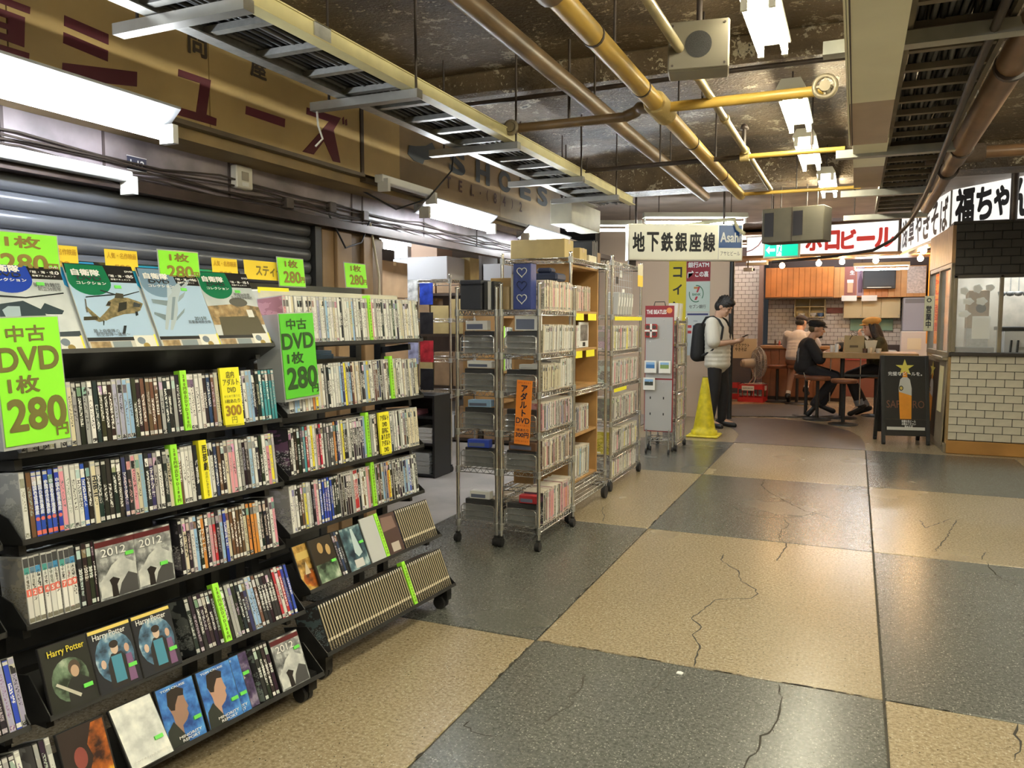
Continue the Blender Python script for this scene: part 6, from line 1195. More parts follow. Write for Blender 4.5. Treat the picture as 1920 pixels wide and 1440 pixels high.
tv=thing('television','black flat television showing a dark picture, mounted over the kitchen','television',M=T(.36,15.72,1.98)@RZ(math.radians(4))); MB().bbox(-.27,.27,0,.06,0,.34,.006).build('bezel',mat('tv_black',(.012,.012,.013),.5),tv); MB().box(-.245,.245,-.002,0,.055,.32).build('screen',mat('tv_screen',(.02,.022,.026),.6,emis=.03,ecol=(.25,.28,.32),var=.0),tv); MB().box(-.20,.20,-.003,-.001,.02,.028).build('trim_line',alu,tv); MB().bar((0,.05,.10),(0,.235,.10),.05,.05).build('bracket',drk,tv)
for k,(x,lab,c_) in enumerate(((-.12,'beer mug poster in dark red on the wood panel',(.26,.09,.08)),(.05,'narrow beer bottle poster in lilac on the wood panel',(.30,.20,.26)))):
    o=thing('poster',lab,'poster',(x,15.944,1.86)); MB().box(-.10 if not k else -.06,.10 if not k else .06,0,.004,0,.54).build('sheet',flat(c_),o)
    if not k: MB().bbox(-.05,.05,-.008,0,.06,.26,.004).build('mug_print',mat('mug_amber',(.62,.36,.22),.4),o); MB().bbox(-.055,.055,-.009,0,.24,.30,.004).build('foam_print',paper_white,o); text('生',white_ink,o,T(.03,-.004,.43)@FNY,w=.08,bold=.03)
    else: MB().lathe([(.03,0),(.035,.22),(.014,.32),(.014,.40),(0,.4)],(0,-.0,.06),10,M=S(1,.1,1)).build('bottle_print',mat('bottle_violet',(.12,.06,.12),.4),o)
for k,(x,w_) in enumerate(((-.02-.1,.28),(.22,.26))): o=MB().box(x-.14,x+.12,15.940,15.948,1.77,1.87).build('notice_sheet',paper_white); tag(o,'white paper notice under the %s poster'%['mug','bottle'][k],'notice')
o=MB().box(.82,1.12,15.940,15.948,1.90,2.38).build('menu_sheet',mat('menu_pink',(.66,.58,.56),.6,var=.3,vscale=30)); tag(o,'pale printed menu sheets beside the television','menu')
o=thing('banner','orange vertical banner with red lettering at the bar corner','banner',(1.12,13.9,1.05)); MB().box(-.11,.11,0,.004,0,1.35).build('cloth',mat('banner_orange',(.85,.38,.06),.6),o); text('福ちゃん一品料理',mat('banner_red',(.65,.08,.02),.6),o,T(0,-.002,.75)@FNY,w=.10,h=1.1,vert=True,bold=.03)
cc_=thing('cream_cabinet','cream kitchen wall cabinet with three doors','cabinet',(-.22,16.2,1.455)); crm=mat('cabinet_cream',(.66,.58,.36),.45)
MB().box(0,.96,.015,.38,0,.37).build('body',crm,cc_)
for k in range(3): d_=MB().bbox(.004+.32*k,.316+.32*k,0,.015,.004,.366,.003).build('door',crm,cc_); MB().box(.29+.32*k,.30+.32*k,-.008,0,.03,.06).build('handle',steel,d_)
sh_=thing('open_shelf','cream open wall shelf with stacked dishes','shelf',(-1.10,16.25,1.47)); MB().box(0,.55,.30,.34,0,.42).build('back_panel',crm,sh_)
for z in (0,.2,.41): MB().box(0,.55,0,.3,z,z+.012).build('shelf_board',crm,sh_)
for x in (0,.27,.54): MB().box(x,x+.012,0,.3,.0,.42).build('side_panel',crm,sh_)
for k,(x,c_) in enumerate(((.33,(.65,.67,.70)),(.47,(.10,.18,.4)),(.12,(.7,.68,.6)))): o=MB().lathe([(.03,0),(.06,.03),(.065,.05),(.05,.048)],(-1.10+x,16.38,1.484),14).lathe([(.03,0),(.06,.03),(.065,.05),(.05,.048)],(-1.10+x,16.38,1.506),14).build('bowl_stack',flat(c_)); tag(o,'stacked %s bowls on the cream open shelf'%['pale','blue','cream'][k],'bowls')
o=MB().box(-.53,-.24,16.57,16.592,1.55,1.66).build('red_tile_panel',mat('panel_maroon',(.20,.03,.03),.4,var=.3)); tag(o,'maroon tiled panel between open shelf and cream cabinet','panel')
fr=thing('refrigerator','grey and white refrigerator at the end of the bar kitchen','refrigerator',(.96,15.9,0)); MB().bbox(-.19,.19,0,.5,1.22,1.82,.01).build('upper_door',mat('fridge_blue',(.30,.32,.40),.4),fr); MB().bbox(-.19,.19,.02,.5,.0,1.215,.01).build('body',mat('fridge_grey',(.36,.36,.40),.4),fr); MB().box(-.16,.16,-.004,0,1.72,1.80).build('control_panel',mat('fridge_dark',(.16,.17,.2),.4),fr); MB().bbox(-.22,.20,-.35,.0,.5,1.22,.01).build('side_box',mat('box_offwhite',(.62,.58,.56),.5),fr); MB().box(-.12,.10,-.354,-.35,.9,1.10).build('paper_notice',paper_cream,fr); MB().bbox(-.22,.20,-.35,.0,0,.5,.01).build('lower_box',mat('box_beige',(.5,.46,.43),.5),fr)
for k,x in enumerate((-.1,.2,.42)): o=MB().bbox(x,x+.22,16.52,16.58,1.22,1.44,.004).build('storage_tin',mat('tin_green',(.20,.36,.28),.4)); tag(o,'green storage tin on the kitchen worktop, number %s from the maroon panel'%['one','two','three'][k],'tin')
wk=thing('kitchen_counter','pale kitchen worktop behind the bar','counter',(-.2,15.9,0)); MB().bbox(-.3,.9,0,.6,.80,.86,.006).build('worktop',mat('worktop_pale',(.60,.58,.55),.4),wk); MB().box(-.28,.88,.03,.6,0,.80).build('cabinet_front',mat('counter_red',(.22,.07,.04),.5),wk); MB().box(-.28,.88,.01,.03,.68,.78).build('red_band',mat('band_red',(.35,.05,.04),.5),wk)
ctr=thing('bar_counter','dark wooden bar counter with a light top','counter',(-1.56,14.72,0)); cw=mat('counter_wood',(.24,.10,.05),.4,var=.25,vscale=4); MB().bbox(0,1.35,0,.42,.91,.965,.008).build('top',mat('counter_top',(.36,.19,.08),.35,var=.2),ctr)
for k in range(9): MB().bbox(.04+.145*k,.18+.145*k,.05,.07,.06,.91,.003).build('plank',cw,ctr)
MB().box(.04,1.34,.07,.38,.06,.91).build('body',cw,ctr); MB().box(.04,1.34,.10,.36,0,.06).build('plinth',drk,ctr)
for k,(x,c_,h_) in enumerate(((-1.32,(.05,.03,.02),.11),(-1.25,(.3,.05,.03),.09),(-1.15,(.4,.3,.1),.08))): o=MB().lathe([(.018,0),(.018,h_*.7),(.008,h_*.8),(.008,h_),(0,h_)],(x,14.95,.966),10).build('sauce_bottle',flat(c_)); tag(o,'%s sauce bottle on the bar counter'%['black','red','amber'][k],'bottle')
# round stools
def stool(label,x,y,h=.62,r=.17,m=None,group='bar stools'):
    o=thing('bar_stool',label,'stool',(x,y,0),0,group); MB().lathe([(r*.95,h-.055),(r,h-.045),(r,h-.012),(r*.96,h),(0,h+.003)],(0,0,0),22).build('seat',m or mat('stool_seat',(.20,.07,.03),.35,var=.2),o); MB().cyl((0,0,.03),(0,0,h-.05),.024,12).build('pole',black_metal,o); MB().lathe([(.19,0),(.19,.012),(.06,.03),(.028,.035)],(0,0,0),24).build('base',black_metal,o)
    return o
stool('brown round stool in front of the table beside the A-board',-.12,11.55); stool('brown round stool partly behind the front stool',-.47,11.98); stool('brown round stool under the man in the black cap',-.64,12.32); stool('brown round stool by the electric fan',-1.22,14.34,.64); stool('brown round stool under the man in shorts',-.88,14.12,.66); stool('brown round stool under the woman in the tan cap',.30,12.78)
stool('brown round stool behind the A-board',.70,11.6)
tb=thing('bar_table','wooden bar table with thick edge and black pole','table',(.18,12.35,0)); MB().bbox(-.60,.62,-.32,.40,.875,.955,.008).build('top',[mat('table_wood',(.42,.27,.12),.4,var=.2)],tb); MB().box(-.595,.615,-.315,.395,.9555,.9575).build('top_sheet',mat('table_top',(.60,.46,.34),.35),tb)
for x in (-.34,.36): MB().cyl((x,0,.03),(x,0,.875),.03,12).build('pole',black_metal,tb); MB().lathe([(.22,0),(.22,.012),(.07,.03),(.03,.035)],(x,0,0),24).build('base',black_metal,tb)
MB().bar((-.34,0,.62),(.36,0,.62),.03,.03).build('cross_bar',black_metal,tb)
for x in (-.50,-.10): MB().cyl((x,.05,.2),(x,.05,.87),.008,8).build('rod',chrome,tb)
ZT=.9578
bag=thing('paper_bag','brown paper shopping bag with black ribbon on the bar table','bag',M=T(-.02,12.22,ZT)@RZ(.2)); kp=mat('bag_paper',(.40,.32,.17),.6,var=.1); MB().add([(-.13,-.05,0),(.13,-.05,0),(.13,.06,0),(-.13,.06,0),(-.12,-.015,.24),(.135,-.015,.235),(.135,.02,.235),(-.12,.02,.24)],[(3,2,1,0),(0,1,5,4),(1,2,6,5),(2,3,7,6),(3,0,4,7)]).build('bag_body',kp,bag); MB().tube([(-.02,-.012,.23),(-.05,-.02,.27),(-.02,-.03,.29),(.02,-.02,.26),(.05,-.02,.28),(.03,-.02,.24),(-.01,-.02,.25)],.004,6).tube([(-.02,-.02,.24),(-.05,-.03,.21),(-.06,-.035,.18)],.004,6).build('ribbon',black_ink,bag); MB().box(-.06,.05,-.0495,-.048,.07,.10).build('print_mark',mat('bag_print',(.12,.09,.05),.6),bag)
nap=thing('napkin_holder','cream paper napkin fan in a holder on the bar table','napkins',(.20,12.18,ZT)); MB().prism([(-.05,0),(.05,0),(.085,.17),(.04,.175),(-.04,.17),(-.08,.175)],T(0,.03,0)@FNY,.05).build('napkins',paper_cream,nap)
for k,(x,y,h_,r_,c_) in enumerate(((.13,12.10,.06,.035,(.10,.05,.03)),(.19,12.08,.075,.033,(.65,.55,.38)),(-.24,12.15,.12,.030,(.70,.72,.72)),(-.30,12.2,.10,.033,(.72,.68,.62)),(.30,12.14,.06,.04,(.6,.58,.5)))): o=MB().lathe([(r_*.85,0),(r_,h_),(r_*.9,h_),(r_*.75,.006)],(x,y,ZT),16).build('cup',mat('cup_%d'%k,c_,.25)); tag(o,'%s on the bar table'%['small dark sauce cup','small cream cup','tall clear glass','pale beer glass','white paper cup'][k],'cup')
bagk=MB().ell((-.18,12.42,ZT+.075),.10,.09,.075,12,8).ell((-.10,12.40,ZT+.09),.06,.06,.07,10,6).ell((-.25,12.42,ZT+.05),.06,.06,.05,10,6).build('cloth_bundle',[mat('bundle_dark',(.04,.04,.045),.6,bump=.6,bscale=30)]); tag(bagk,'dark jacket bundle lying on the bar table','jacket')
nb=thing('napkin_cup','cup of cream chopsticks standing behind the dark bundle','chopsticks',(-.20,12.62,ZT)); MB().lathe([(.03,0),(.035,.09),(.03,.09)],(0,0,0),12).build('cup',white_enamel,nb); 
for k in range(9): MB().cyl((.02*math.cos(k*.7),.02*math.sin(k*.7),.02),(.032*math.cos(k*.7),.032*math.sin(k*.7),.20),.004,5).build('chopstick',paper_cream,nb)
# crate and fan
crm_=mat('crate_red',(.55,.03,.035),.4); cr=thing('bottle_crate','red plastic beer crate carrying the electric fan','crate',M=T(-1.62,14.30,0)@RZ(-.12))
mb=MB(); mb.box(-.22,.22,-.16,.16,0,.02)
for z0,z1 in ((.02,.08),(.22,.30)): mb.box(-.22,.22,-.16,-.145,z0,z1).box(-.22,.22,.145,.16,z0,z1).box(-.22,-.205,-.16,.16,z0,z1).box(.205,.22,-.16,.16,z0,z1)
for x in (-.22,-.06,.045,.205): mb.box(x,x+.015,-.16,-.145,.08,.22).box(x,x+.015,.145,.16,.08,.22)
mb.box(-.22,.22,-.16,.16,.29,.30); mb.build('crate_body',crm_,cr); MB().box(-.15,.06,-.163,-.16,.20,.28).build('label',paper_white,cr); MB().box(.2205,.223,-.07,.07,.20,.28).build('label',paper_white,cr); text('SAPPORO★',black_ink,cr,T(-.045,-.164,.24)@FNY,w=.17,bold=.01)
mb=MB(); mb.box(-.2,.2,-.15,.15,0,.02)
for z0,z1 in ((.02,.07),(.20,.28)): mb.box(-.2,.2,-.15,-.14,z0,z1).box(-.2,.2,.14,.15,z0,z1).box(-.2,-.19,-.15,.15,z0,z1).box(.19,.2,-.15,.15,z0,z1)
for x in (-.2,-.05,.05,.19): mb.box(x,x+.01,-.15,-.14,.07,.2)
o=mb.build('bottle_crate',crm_,None,T(-2.10,14.72,0)); tag(o,'red plastic beer crate behind the man with the phone','crate')
fan=thing('electric_fan','grey round electric fan on tube feet standing on the red crate','fan',M=T(-1.60,14.30,.302)@RZ(math.radians(28))); gm=mat('fan_metal',(.42,.40,.38),.4,.4,var=.2); FS=T(0,0,.365)@S(1.2,1.2,1.2)@T(0,0,-.30)
mb=MB(); mb.tube([(-.14,-.10,.008),(.18,-.10,.008),(.20,-.08,.008),(.20,.08,.008),(.18,.10,.008),(-.14,.10,.008),(-.16,.08,.008),(-.16,-.08,.008)],.008,6,closed=True); mb.tube([(-.05,-.10,.01),(.0,-.05,.10),(.0,-.03,.31)],.009,6).tube([(-.05,.10,.01),(.0,.05,.10),(.0,.03,.31)],.009,6); mb.build('tube_stand',chrome,fan)
MB().cyl((-.17,0,.30),(-.0,0,.30),.062,16,r2=.07).cyl((-.20,0,.30),(-.17,0,.30),.045,14,r2=.062).build('motor',mat('fan_motor',(.34,.30,.26),.5),fan,FS)
mb=MB(); R_=.235
for rr,x in ((.235,.06),(.20,.02),(.20,.10),(.14,.0),(.14,.12),(.075,-.01),(.075,.125)): mb.tube([(x,rr*math.cos(2*PI*k/28),.30+rr*math.sin(2*PI*k/28)) for k in range(28)],.004 if rr<.23 else .007,5,closed=True)
for k in range(36):
    a=2*PI*k/36; c_,s_=math.cos(a),math.sin(a)
    mb.tube([(-.01,.06*c_,.30+.06*s_),(.0,.14*c_,.30+.14*s_),(.02,.20*c_,.30+.20*s_),(.06,.235*c_,.30+.235*s_)],.003,4); mb.tube([(.125,.06*c_,.30+.06*s_),(.12,.14*c_,.30+.14*s_),(.10,.20*c_,.30+.20*s_),(.06,.235*c_,.30+.235*s_)],.003,4)
mb.build('guard',gm,fan,FS); MB().cyl((.122,0,.30),(.13,0,.30),.05,16).build('guard_badge',gm,fan,FS)
for k in range(4):
    a=PI/2*k; M_=T(.055,0,.30)@RX(a); MB().add([M_@Vector(p) for p in ((.02,.03,-.03),(-.02,.03,.03),(-.025,.19,.075),(.02,.20,-.06))],[(0,1,2,3)]).build('blade',mat('fan_blade',(.22,.22,.225),.4),fan,FS)
# bulbs and tube over the bar
warm=mat('bulb_glow',(1,.85,.6),.3,emis=70.0,ecol=(1.0,.62,.28))
for k,(x,y,z) in enumerate(((-1.12,13.5,2.29),(-.57,13.5,2.31),(-.23,13.55,2.33),(.25,13.5,2.33),(.85,13.3,2.33),(.80,12.0,2.34))):
    o=thing('light_bulb','bare warm light bulb under the bar ceiling, %s counting from the poster wall'%['first','second','third','fourth','fifth','sixth'][k],'bulb',(x,y,z)); MB().ell((0,0,0),.042,.042,.045,14,10).build('globe',warm,o); MB().cyl((0,0,.035),(0,0,.075),.016,10).build('socket',socket_mat,o)
    MB().cyl((0,0,.07),(0,0,.10 if k<5 else .60),.006,6).build('cord',drk,o)
ceil_light(.36,14.6,2.30,.85,'lit tube light with white reflector in front of the television',tubes=1,rz=PI/2-.05,rod=True,gl=tube_mat,w=.28)
ceil_light(-.2,15.5,2.80,1.2,'added unseen tube light over the kitchen worktop',tubes=1,rz=PI/2,rod=False,gl=tube_mat)  # added lamp, hidden behind the fascia, for white light in the kitchen
ceil_light(-1.85,15.0,2.80,1.2,'added unseen tube light over the counter end by the side wall',tubes=1,rz=PI/2,rod=False,gl=mat('added_warm_tube',(1,1,1),.3,emis=TUBE,ecol=(1.0,.88,.78)))  # added lamp out of view, brightens the tiled side wall
mc=thing('security_camera','small grey security camera under the bar sign','camera',(-1.62,13.5,2.24)); MB().bbox(-.10,.05,-.03,.03,-.03,.03,.006).build('camera_body',alu,mc); MB().cyl((.05,0,0),(.075,0,0),.022,12).build('lens',black_plastic,mc); MB().cyl((-.03,0,.02),(-.03,0,.16),.010,8).build('bracket',drk,mc)
# ------------------------------------------------------------------ people
class Blob:
    def __init__(s): s.mb=MB()
    def cap(s,p0,r0,p1,r1,n=14):
        p0=Vector(p0);p1=Vector(p1); d=(p1-p0); L=d.length; d.normalize(); a=d.cross(Vector((0,1,0)) if abs(d.y)<.9 else Vector((1,0,0))).normalized(); b=d.cross(a); rings=[]
        for k in range(1,5): t=PI/2*(1-k/4*1.0); rings.append((p0-d*(r0*math.sin(t)),r0*math.cos(t)))
        for k in range(0,4): t=PI/2*k/4; rings.append((p1+d*(r1*math.sin(t)),r1*math.cos(t)))
        V=[p0-d*r0]+[c+(a*math.cos(2*PI*j/n)+b*math.sin(2*PI*j/n))*max(r,1e-4) for c,r in rings for j in range(n)]+[p1+d*r1]; F=[]
        m=len(rings)
        for j in range(n): F.append((0,1+(j+1)%n,1+j)); F.append((1+m*n,1+(m-1)*n+j,1+(m-1)*n+(j+1)%n))
        for i in range(m-1):
            for j in range(n): F.append((1+i*n+j,1+i*n+(j+1)%n,1+(i+1)*n+(j+1)%n,1+(i+1)*n+j))
        s.mb.add(V,F,0,True); return s
    def ell(s,c,rx,ry,rz,M=None):
        s.mb.ell(c,rx,ry,rz,16,12,0,M); return s
    def chain(s,pts,rs):
        for a,b,r0,r1 in zip(pts,pts[1:],rs,rs[1:]): s.cap(a,r0,b,r1)
        return s
    def build(s,name,m,parent,vox=.008,smooth=4):
        me=s.mb.mesh(name,m); o=bpy.data.objects.new(name,me); _ts.collection.objects.link(o)
        r=o.modifiers.new('r','REMESH'); r.mode='VOXEL'; r.voxel_size=vox; r.use_smooth_shade=True
        sm=o.modifiers.new('s','SMOOTH'); sm.iterations=smooth; sm.factor=.5
        _ts.view_layers[0].update(); dg=_ts.view_layers[0].depsgraph
        out=bpy.data.meshes.new_from_object(o.evaluated_get(dg)); _ts.collection.objects.unlink(o); bpy.data.objects.remove(o)
        if not out.materials: out.materials.append(m)
        for p_ in out.polygons: p_.use_smooth=True
        return link(name,out,parent)
def lerp(a,b,t): return tuple(a[i]+(b[i]-a[i])*t for i in range(3))
skin=mat('skin',(.52,.31,.21),.5); skin2=mat('skin_pale',(.62,.40,.30),.5); hair_m=mat('hair_black',(.012,.010,.009),.45,bump=.8,bscale=90)
def hand(B,wr,d,up,side,curl=1.0,s=1.0):
    """five fingers: d forward, up = back of the hand, side = towards the little finger"""
    wr=Vector(wr); d=Vector(d).normalized(); up=Vector(up); up=(up-d*up.dot(d)).normalized(); sd=d.cross(up)*side
    pc=wr+d*.045*s; B.cap(wr,.024*s,pc+d*.02*s,.028*s); B.ell(pc+d*.02*s,.03*s,.03*s,.03*s)
    for k,(o_,L) in enumerate(((-.026,.062),(-.009,.070),(.009,.066),(.025,.052))):
        a=wr+d*.075*s+sd*o_*s; c1=a+d*(L*.5*s)-up*(.012*curl*s); c2=c1+d*(L*.30*s*(1-.5*curl))-up*(.026*curl*s); c3=c2-d*(L*.14*s*curl)-up*(.016*curl*s)
        B.cap(wr+d*.05*s+sd*o_*.8*s,.011*s,a,.0098*s); B.chain([a,c1,c2,c3],[.0098*s,.009*s,.0085*s,.0075*s])
    t0=wr+d*.025*s-sd*.022*s; t1=t0+d*.03*s-sd*.022*s-up*.006*s; t2=t1+d*.032*s+sd*.004*s-up*.01*s
    B.chain([t0,t1,t2],[.013*s,.011*s,.009*s])
def make_person(label,M,J,top,bottom,shoe,sk=None,sleeve=.8,short=1.0,loose=.018,cat='person',hands=None,hem=None,cuff=None,body_sc=1.0,shoe_len=.17):
    sk=sk or skin; o=thing('person',label,cat,M=M); B=Blob(); g=lambda k:J[k]
    hd=Vector(g('head')); yaw=J.get('yaw',0); pit=J.get('pitch',0); R_=RZ(yaw)@RY(pit); RH=R_.to_3x3()
    def H(x,y,z): return tuple(hd+RH@Vector((x,y,z)))
    B.ell(H(0,0,.02),.098,.078,.105,R_); B.ell(H(.03,0,-.05),.070,.060,.075,R_); B.ell(H(.062,0,-.085),.034,.036,.028,R_)
    B.cap(H(.095,0,.012),.010,H(.112,0,-.022),.014); B.ell(H(.088,0,-.060),.016,.024,.008,R_); B.ell(H(.086,0,.036),.016,.045,.010,R_)
    for s in (-1,1): B.ell(H(-.012,s*.078,-.005),.022,.010,.034,R_); B.ell(H(.066,s*.036,-.02),.026,.022,.026,R_)
    B.cap(g('neck'),.058,H(-.02,0,-.07),.052)
    ch,be,pe=g('chest'),g('belly'),g('pelvis')
    B.ell(ch,.105,.155,.17); B.ell(be,.095,.135,.15); B.ell(pe,.11,.15,.12); B.cap(be,.10,ch,.10); B.cap(pe,.10,be,.10)
    for s,S_ in ((1,'L'),(-1,'R')):
        sh,el,wr=g('sh'+S_),g('el'+S_),g('wr'+S_); B.cap(lerp(ch,sh,.3),.07,sh,.052); B.chain([sh,el],[.050,.040]); B.chain([el,lerp(el,wr,.3),wr],[.040,.040,.026])
        hp,kn,an=g('hip'+S_),g('kn'+S_),g('an'+S_); B.cap(pe,.09,hp,.088); B.chain([hp,kn],[.086,.058]); B.chain([kn,lerp(kn,an,.35),an],[.055,.054,.036])
        to=g('toe'+S_); B.cap(an,.034,to,.026)
        d=Vector(wr)-Vector(el); hs=(hands or {}).get(S_,{}); hand(B,wr,hs.get('d',d),hs.get('up',(0,0,1)),s,hs.get('curl',.8))
    B.build('body',sk,o,.006,3)
    for s in (-1,1):
        MB().ell(H(.088,s*.033,.012),.010,.013,.008,10,8,0,R_).build('eye',mat('eye_dark',(.015,.012,.010),.3),o); 
        MB().bar(H(.096,s*.016,.036),H(.088,s*.050,.036),.006,.008).build('eyebrow',hair_m,o)
    MB().bar(H(.104,-.018,-.060),H(.104,.018,-.060),.004,.006).build('lips',mat('lips',(.36,.13,.11),.5),o)
    L=loose; Tm=Blob(); Tm.ell(ch,.105+L,.158+L,.165+L*.6); Tm.ell(be,.10+L*1.1,.14+L*1.1,.16)
    hz=hem if hem is not None else lerp(pe,be,.2); Tm.cap(hz,.098+L,be,.105+L); Tm.ell(hz,.112+L*1.3,.152+L*1.2,.10); [Tm.ell(lerp(hz,be,t_),.112+L*1.3,.152+L*1.2,.08) for t_ in (.25,.5,.75,1.0)]; [Tm.ell(lerp(be,ch,t_),.110+L*1.2,.155+L,.09) for t_ in (.25,.5,.75)]; Tm.cap(be,.10+L,ch,.105+L); Tm.cap(lerp(ch,g('neck'),.5),.085,lerp(ch,g('neck'),.85),.066)
    for S_ in 'LR':
        sh,el,wr=g('sh'+S_),g('el'+S_),g('wr'+S_); Tm.cap(lerp(ch,sh,.2),.085+L*.5,sh,.064+L*.4)
        e=lerp(sh,el,min(1,sleeve)); Tm.cap(sh,.062+L*.4,e,.054+L*.9)
        if sleeve>1: Tm.cap(el,.054+L*.8,lerp(el,wr,sleeve-1),.038+L*.5)
    tp=Tm.build('shirt',top,o,.009,5)
    Bm=Blob(); Bm.ell(pe,.122,.165,.125)
    for S_ in 'LR':
        hp,kn,an=g('hip'+S_),g('kn'+S_),g('an'+S_); Bm.cap(pe,.10,hp,.103)
        if short<=.5: Bm.cap(hp,.103,lerp(hp,kn,short*2),.088)
        else: Bm.chain([hp,kn],[.102,.076]); Bm.chain([kn,lerp(kn,an,.4),lerp(kn,an,.97)],[.075,.070,.056])
    Bm.build('trousers',bottom,o,.009,4)
    for S_ in 'LR':
        an,to=Vector(g('an'+S_)),Vector(g('toe'+S_)); Sb=Blob(); dd=(to-an); dd.normalize(); dn=Vector((0,0,-1)); dn=(dn-dd*dn.dot(dd)).normalized() if abs(dd.z)<.95 else Vector((1,0,0))
        Sb.cap(an+dn*.035-dd*.035,.042,to+dn*.012,.040); Sb.cap(an,.050,an+dn*.03,.046); Sb.build('shoe',shoe,o,.007,3)
        if cuff: MB().cyl(tuple(lerp(g('kn'+S_),g('an'+S_),.80)),tuple(lerp(g('kn'+S_),g('an'+S_),.98)),.066,16,.064).build('cuff',cuff,o)
    return o,H,R_
# --- standing man with phone and backpack
J=dict(head=(.075,0,1.585),pitch=.55,yaw=0,neck=(-.005,0,1.43),chest=(-.02,0,1.27),belly=(0,0,1.06),pelvis=(0,0,.91),
 shL=(-.015,.185,1.375),shR=(-.015,-.185,1.375),elL=(.03,.225,1.10),elR=(.03,-.225,1.10),wrL=(.24,.055,1.135),wrR=(.24,-.055,1.135),
 hipL=(0,.085,.90),hipR=(0,-.085,.90),knL=(.055,.09,.49),knR=(.0,-.09,.49),anL=(.04,.095,.085),anR=(-.05,-.10,.085),toeL=(.20,.12,.035),toeR=(.11,-.13,.035))
tee=mat('tshirt_white',(.66,.63,.54),.8,bump=.35,bscale=14); blk=mat('trousers_black',(.012,.011,.013),.8); shb=mat('shoe_black',(.013,.013,.015),.5)
p1,H,R_=make_person('standing man in white T-shirt and black trousers looking down at his phone',T(-1.66,10.62,0)@RZ(math.radians(-12)),J,tee,blk,shb,sleeve=.85,loose=.042,hem=(0,0,.84),hands={'L':dict(d=(.9,-.25,.25),up=(0,.8,-.6),curl=.55),'R':dict(d=(.9,.25,.25),up=(0,-.8,-.6),curl=.55)})
Hb=Blob(); Hb.ell(H(-.015,0,.045),.108,.090,.100,R_).ell(H(-.05,0,-.01),.075,.085,.085,R_).ell(H(.055,0,.095),.055,.075,.045,R_)
rh=random.Random(2)
for k in range(46):
    a=rh.uniform(-2.9,2.9); e=rh.uniform(.15,1.3); x,y,z=math.cos(a)*math.cos(e)*.105,math.sin(a)*math.cos(e)*.088,math.sin(e)*.10; Hb.cap(H(x-.012,y,z+.04),.020,H(x*1.12-.008,y*1.12,z*1.1+.045-.01*rh.random()),.010)
Hb.build('hair',hair_m,p1,.006,1)
bpk=Blob(); bpk.cap((-.235,-.09,1.30),.075,(-.235,.09,1.30),.075).cap((-.25,-.09,.95),.09,(-.25,.09,.95),.09); 
for y in (-.09,0,.09): bpk.cap((-.235,y,1.30),.075,(-.25,y,.95),.09)
bg_o=bpk.build('backpack',mat('backpack_black',(.010,.010,.011),.75),None,.009,4); bg_o.matrix_basis=W(p1); tag(bg_o,'black backpack worn by the man with the phone','backpack')
for s in (-1,1): MB().tube([(-.19,s*.10,1.34),(-.12,s*.115,1.445),(-.02,s*.12,1.455),(.06,s*.125,1.41),(.115,s*.13,1.32),(.105,s*.15,1.18),(.0,s*.185,1.02),(-.16,s*.14,.94)],.016,8).build('strap',MATS['backpack_black'],bg_o)
ph=MB().bbox(-.075,.075,-.036,.036,-.004,.004,.002).build('phone',black_plastic,None,W(p1)@T(.335,0,1.195)@RY(-.45)); tag(ph,'dark smartphone held in both hands by the standing man','phone')
# --- seated man with black cap
J=dict(head=(.12,0,1.285),pitch=.18,neck=(.045,0,1.14),chest=(.0,0,.98),belly=(-.01,0,.80),pelvis=(-.02,0,.70),
 shL=(.02,.18,1.085),shR=(.02,-.18,1.085),elL=(.16,.21,.86),elR=(.16,-.21,.86),wrL=(.36,.07,1.0),wrR=(.35,-.06,1.0),
 hipL=(.03,.09,.69),hipR=(.03,-.09,.69),knL=(.40,.13,.60),knR=(.38,-.13,.58),anL=(.24,.12,.18),anR=(.10,-.12,.20),toeL=(.39,.12,.09),toeR=(.02,-.12,.06))
blk2=mat('tshirt_black',(.016,.015,.017),.85,bump=.3,bscale=16); denim=mat('trousers_dark',(.018,.017,.022),.85)
p3,H,R_=make_person('seated man in black cap and black T-shirt at the bar table',T(-.64,12.32,0)@RZ(math.radians(6)),J,blk2,denim,shb,sleeve=1.05,loose=.032,hem=(-.03,0,.72),hands={'L':dict(d=(.7,-.3,.5),up=(.3,.5,.6),curl=1.0),'R':dict(d=(.7,.3,.5),up=(.3,-.5,.6),curl=1.0)})
capb=mat('cap_black',(.014,.013,.014),.8); Cb=Blob(); Cb.ell(H(-.012,0,.085),.122,.105,.060,R_).ell(H(-.02,0,.050),.108,.09,.055,R_); Cb.cap(H(.07,-.04,.055),.016,H(.07,.04,.055),.016).cap(H(.10,-.035,.048),.010,H(.10,.035,.048),.010).ell(H(.095,0,.052),.05,.07,.012,R_); Cb.build('cap',capb,p3,.007,3)
Hb=Blob(); Hb.ell(H(-.052,0,-.005),.060,.080,.060,R_); Hb.build('hair',mat('hair_brown',(.10,.07,.03),.6),p3,.007,2); Blob().ell(H(.066,0,-.098),.036,.038,.030,R_).build('beard',hair_m,p3,.006,2)
MB().prism([(-.03,.12),(.02,.14),(.03,.05),(-.01,-.02),(.03,-.10),(-.02,-.12)],T(-.115,-.10,.88)@RZ(.5)@FNY,.003).build('shirt_print',mat('print_grey',(.28,.28,.29),.8),p3)
MB().tube([(-.05,-.19,.66),(-.02,-.21,.55),(.04,-.21,.52),(.09,-.19,.60)],.004,5).build('wallet_chain',chrome,p3)
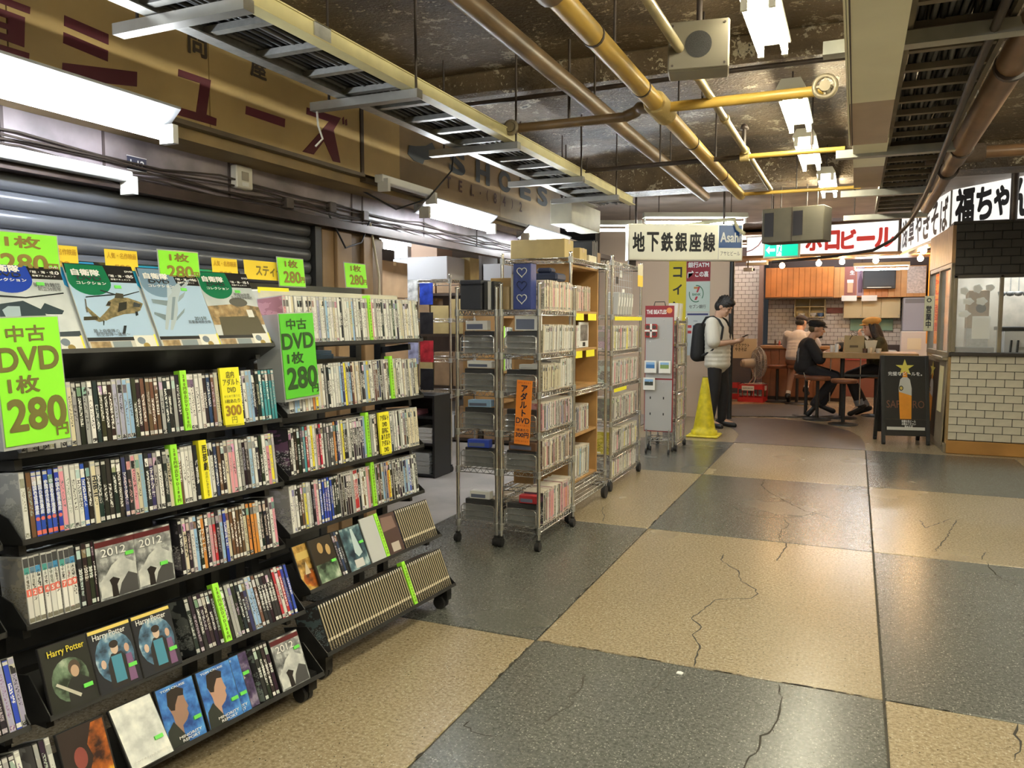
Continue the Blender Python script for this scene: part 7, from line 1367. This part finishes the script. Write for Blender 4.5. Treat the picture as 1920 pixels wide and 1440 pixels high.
# --- woman with tan cap
J=dict(head=(.10,0,1.305),pitch=.12,neck=(.035,0,1.165),chest=(.0,0,1.01),belly=(-.01,0,.83),pelvis=(-.02,0,.72),
 shL=(.01,.165,1.105),shR=(.01,-.165,1.105),elL=(.13,.20,.90),elR=(.16,-.20,.92),wrL=(.24,.04,1.16),wrR=(.34,-.10,1.0),
 hipL=(.03,.09,.70),hipR=(.03,-.09,.70),knL=(.40,.10,.60),knR=(.36,-.10,.58),anL=(.24,.10,.16),anR=(.10,-.10,.12),toeL=(.38,.10,.045),toeR=(.24,-.10,.045))
jac=mat('jacket_olive',(.055,.055,.025),.75,var=.5,vscale=14); p4,H,R_=make_person('seated woman in tan cap and olive jacket with long dark hair',T(.30,12.80,0)@RZ(math.radians(180+14)),J,jac,blk,shb,sk=skin2,sleeve=1.85,loose=.030,hem=(-.02,0,.74),cuff=mat('cuff_denim',(.20,.21,.24),.8),hands={'L':dict(d=(.3,-.2,.9),up=(.9,.2,-.2),curl=.9),'R':dict(d=(1,.2,.1),up=(0,0,1),curl=.6)})
Cb=Blob(); Cb.ell(H(-.02,0,.095),.135,.118,.062,R_).ell(H(-.01,0,.055),.108,.092,.05,R_).ell(H(.10,0,.052),.055,.075,.012,R_).cap(H(.07,-.05,.055),.018,H(.07,.05,.055),.018); Cb.build('cap',mat('cap_tan',(.50,.29,.08),.8,var=.1),p4,.007,3)
Hb=Blob(); Hb.ell(H(-.04,0,.0),.078,.095,.09,R_)
for s in (-1,1): Hb.chain([H(-.03,s*.07,.02),H(-.03,s*.09,-.10),H(-.06,s*.105,-.20),H(-.05,s*.115,-.30)],[.045,.045,.05,.028]); Hb.chain([H(-.07,s*.04,0),H(-.10,s*.05,-.14),H(-.12,s*.06,-.28)],[.05,.055,.035]); Hb.chain([H(.03,s*.075,.05),H(.02,s*.088,-.04),H(.0,s*.095,-.14)],[.02,.02,.02])
Hb.build('hair',mat('hair_dark',(.016,.010,.009),.4,bump=.7,bscale=70),p4,.007,2)
# --- man in shorts at the counter, back to the corridor
J=dict(head=(.22,0,1.36),pitch=.35,yaw=-.3,neck=(.12,0,1.235),chest=(.07,0,1.07),belly=(.0,0,.88),pelvis=(-.03,0,.75),
 shL=(.10,.19,1.165),shR=(.10,-.19,1.165),elL=(.28,.25,.99),elR=(.28,-.25,.99),wrL=(.46,.12,1.02),wrR=(.46,-.12,1.02),
 hipL=(.02,.10,.74),hipR=(.02,-.10,.74),knL=(.36,.16,.62),knR=(.34,-.13,.60),anL=(.10,.16,.13),anR=(.15,-.12,.25),toeL=(.22,.17,.05),toeR=(.28,-.12,.18))
gry=mat('shirt_pale_grey',(.50,.49,.53),.8,bump=.3,bscale=14); p2,H,R_=make_person('man in pale grey shirt and brown shorts seated at the counter',T(-.89,14.10,0)@RZ(math.radians(80)),J,gry,mat('shorts_brown',(.22,.10,.06),.8),shb,sleeve=.9,short=.36,loose=.032,hem=(-.02,0,.80))
Cb=Blob(); Cb.ell(H(-.01,0,.080),.112,.098,.058,R_).ell(H(.105,0,.055),.055,.07,.010,R_).cap(H(.06,-.04,.055),.02,H(.06,.04,.055),.02); Cb.build('cap',mat('cap_charcoal',(.055,.05,.06),.8),p2,.007,3); Blob().ell(H(-.05,0,.0),.062,.082,.06,R_).build('hair',hair_m,p2,.007,2)
for S_ in 'LR':
    MB().cyl(lerp(J['kn'+S_],J['an'+S_],.86),lerp(J['kn'+S_],J['an'+S_],1.0),.041,14).build('sock',paper_white,p2)
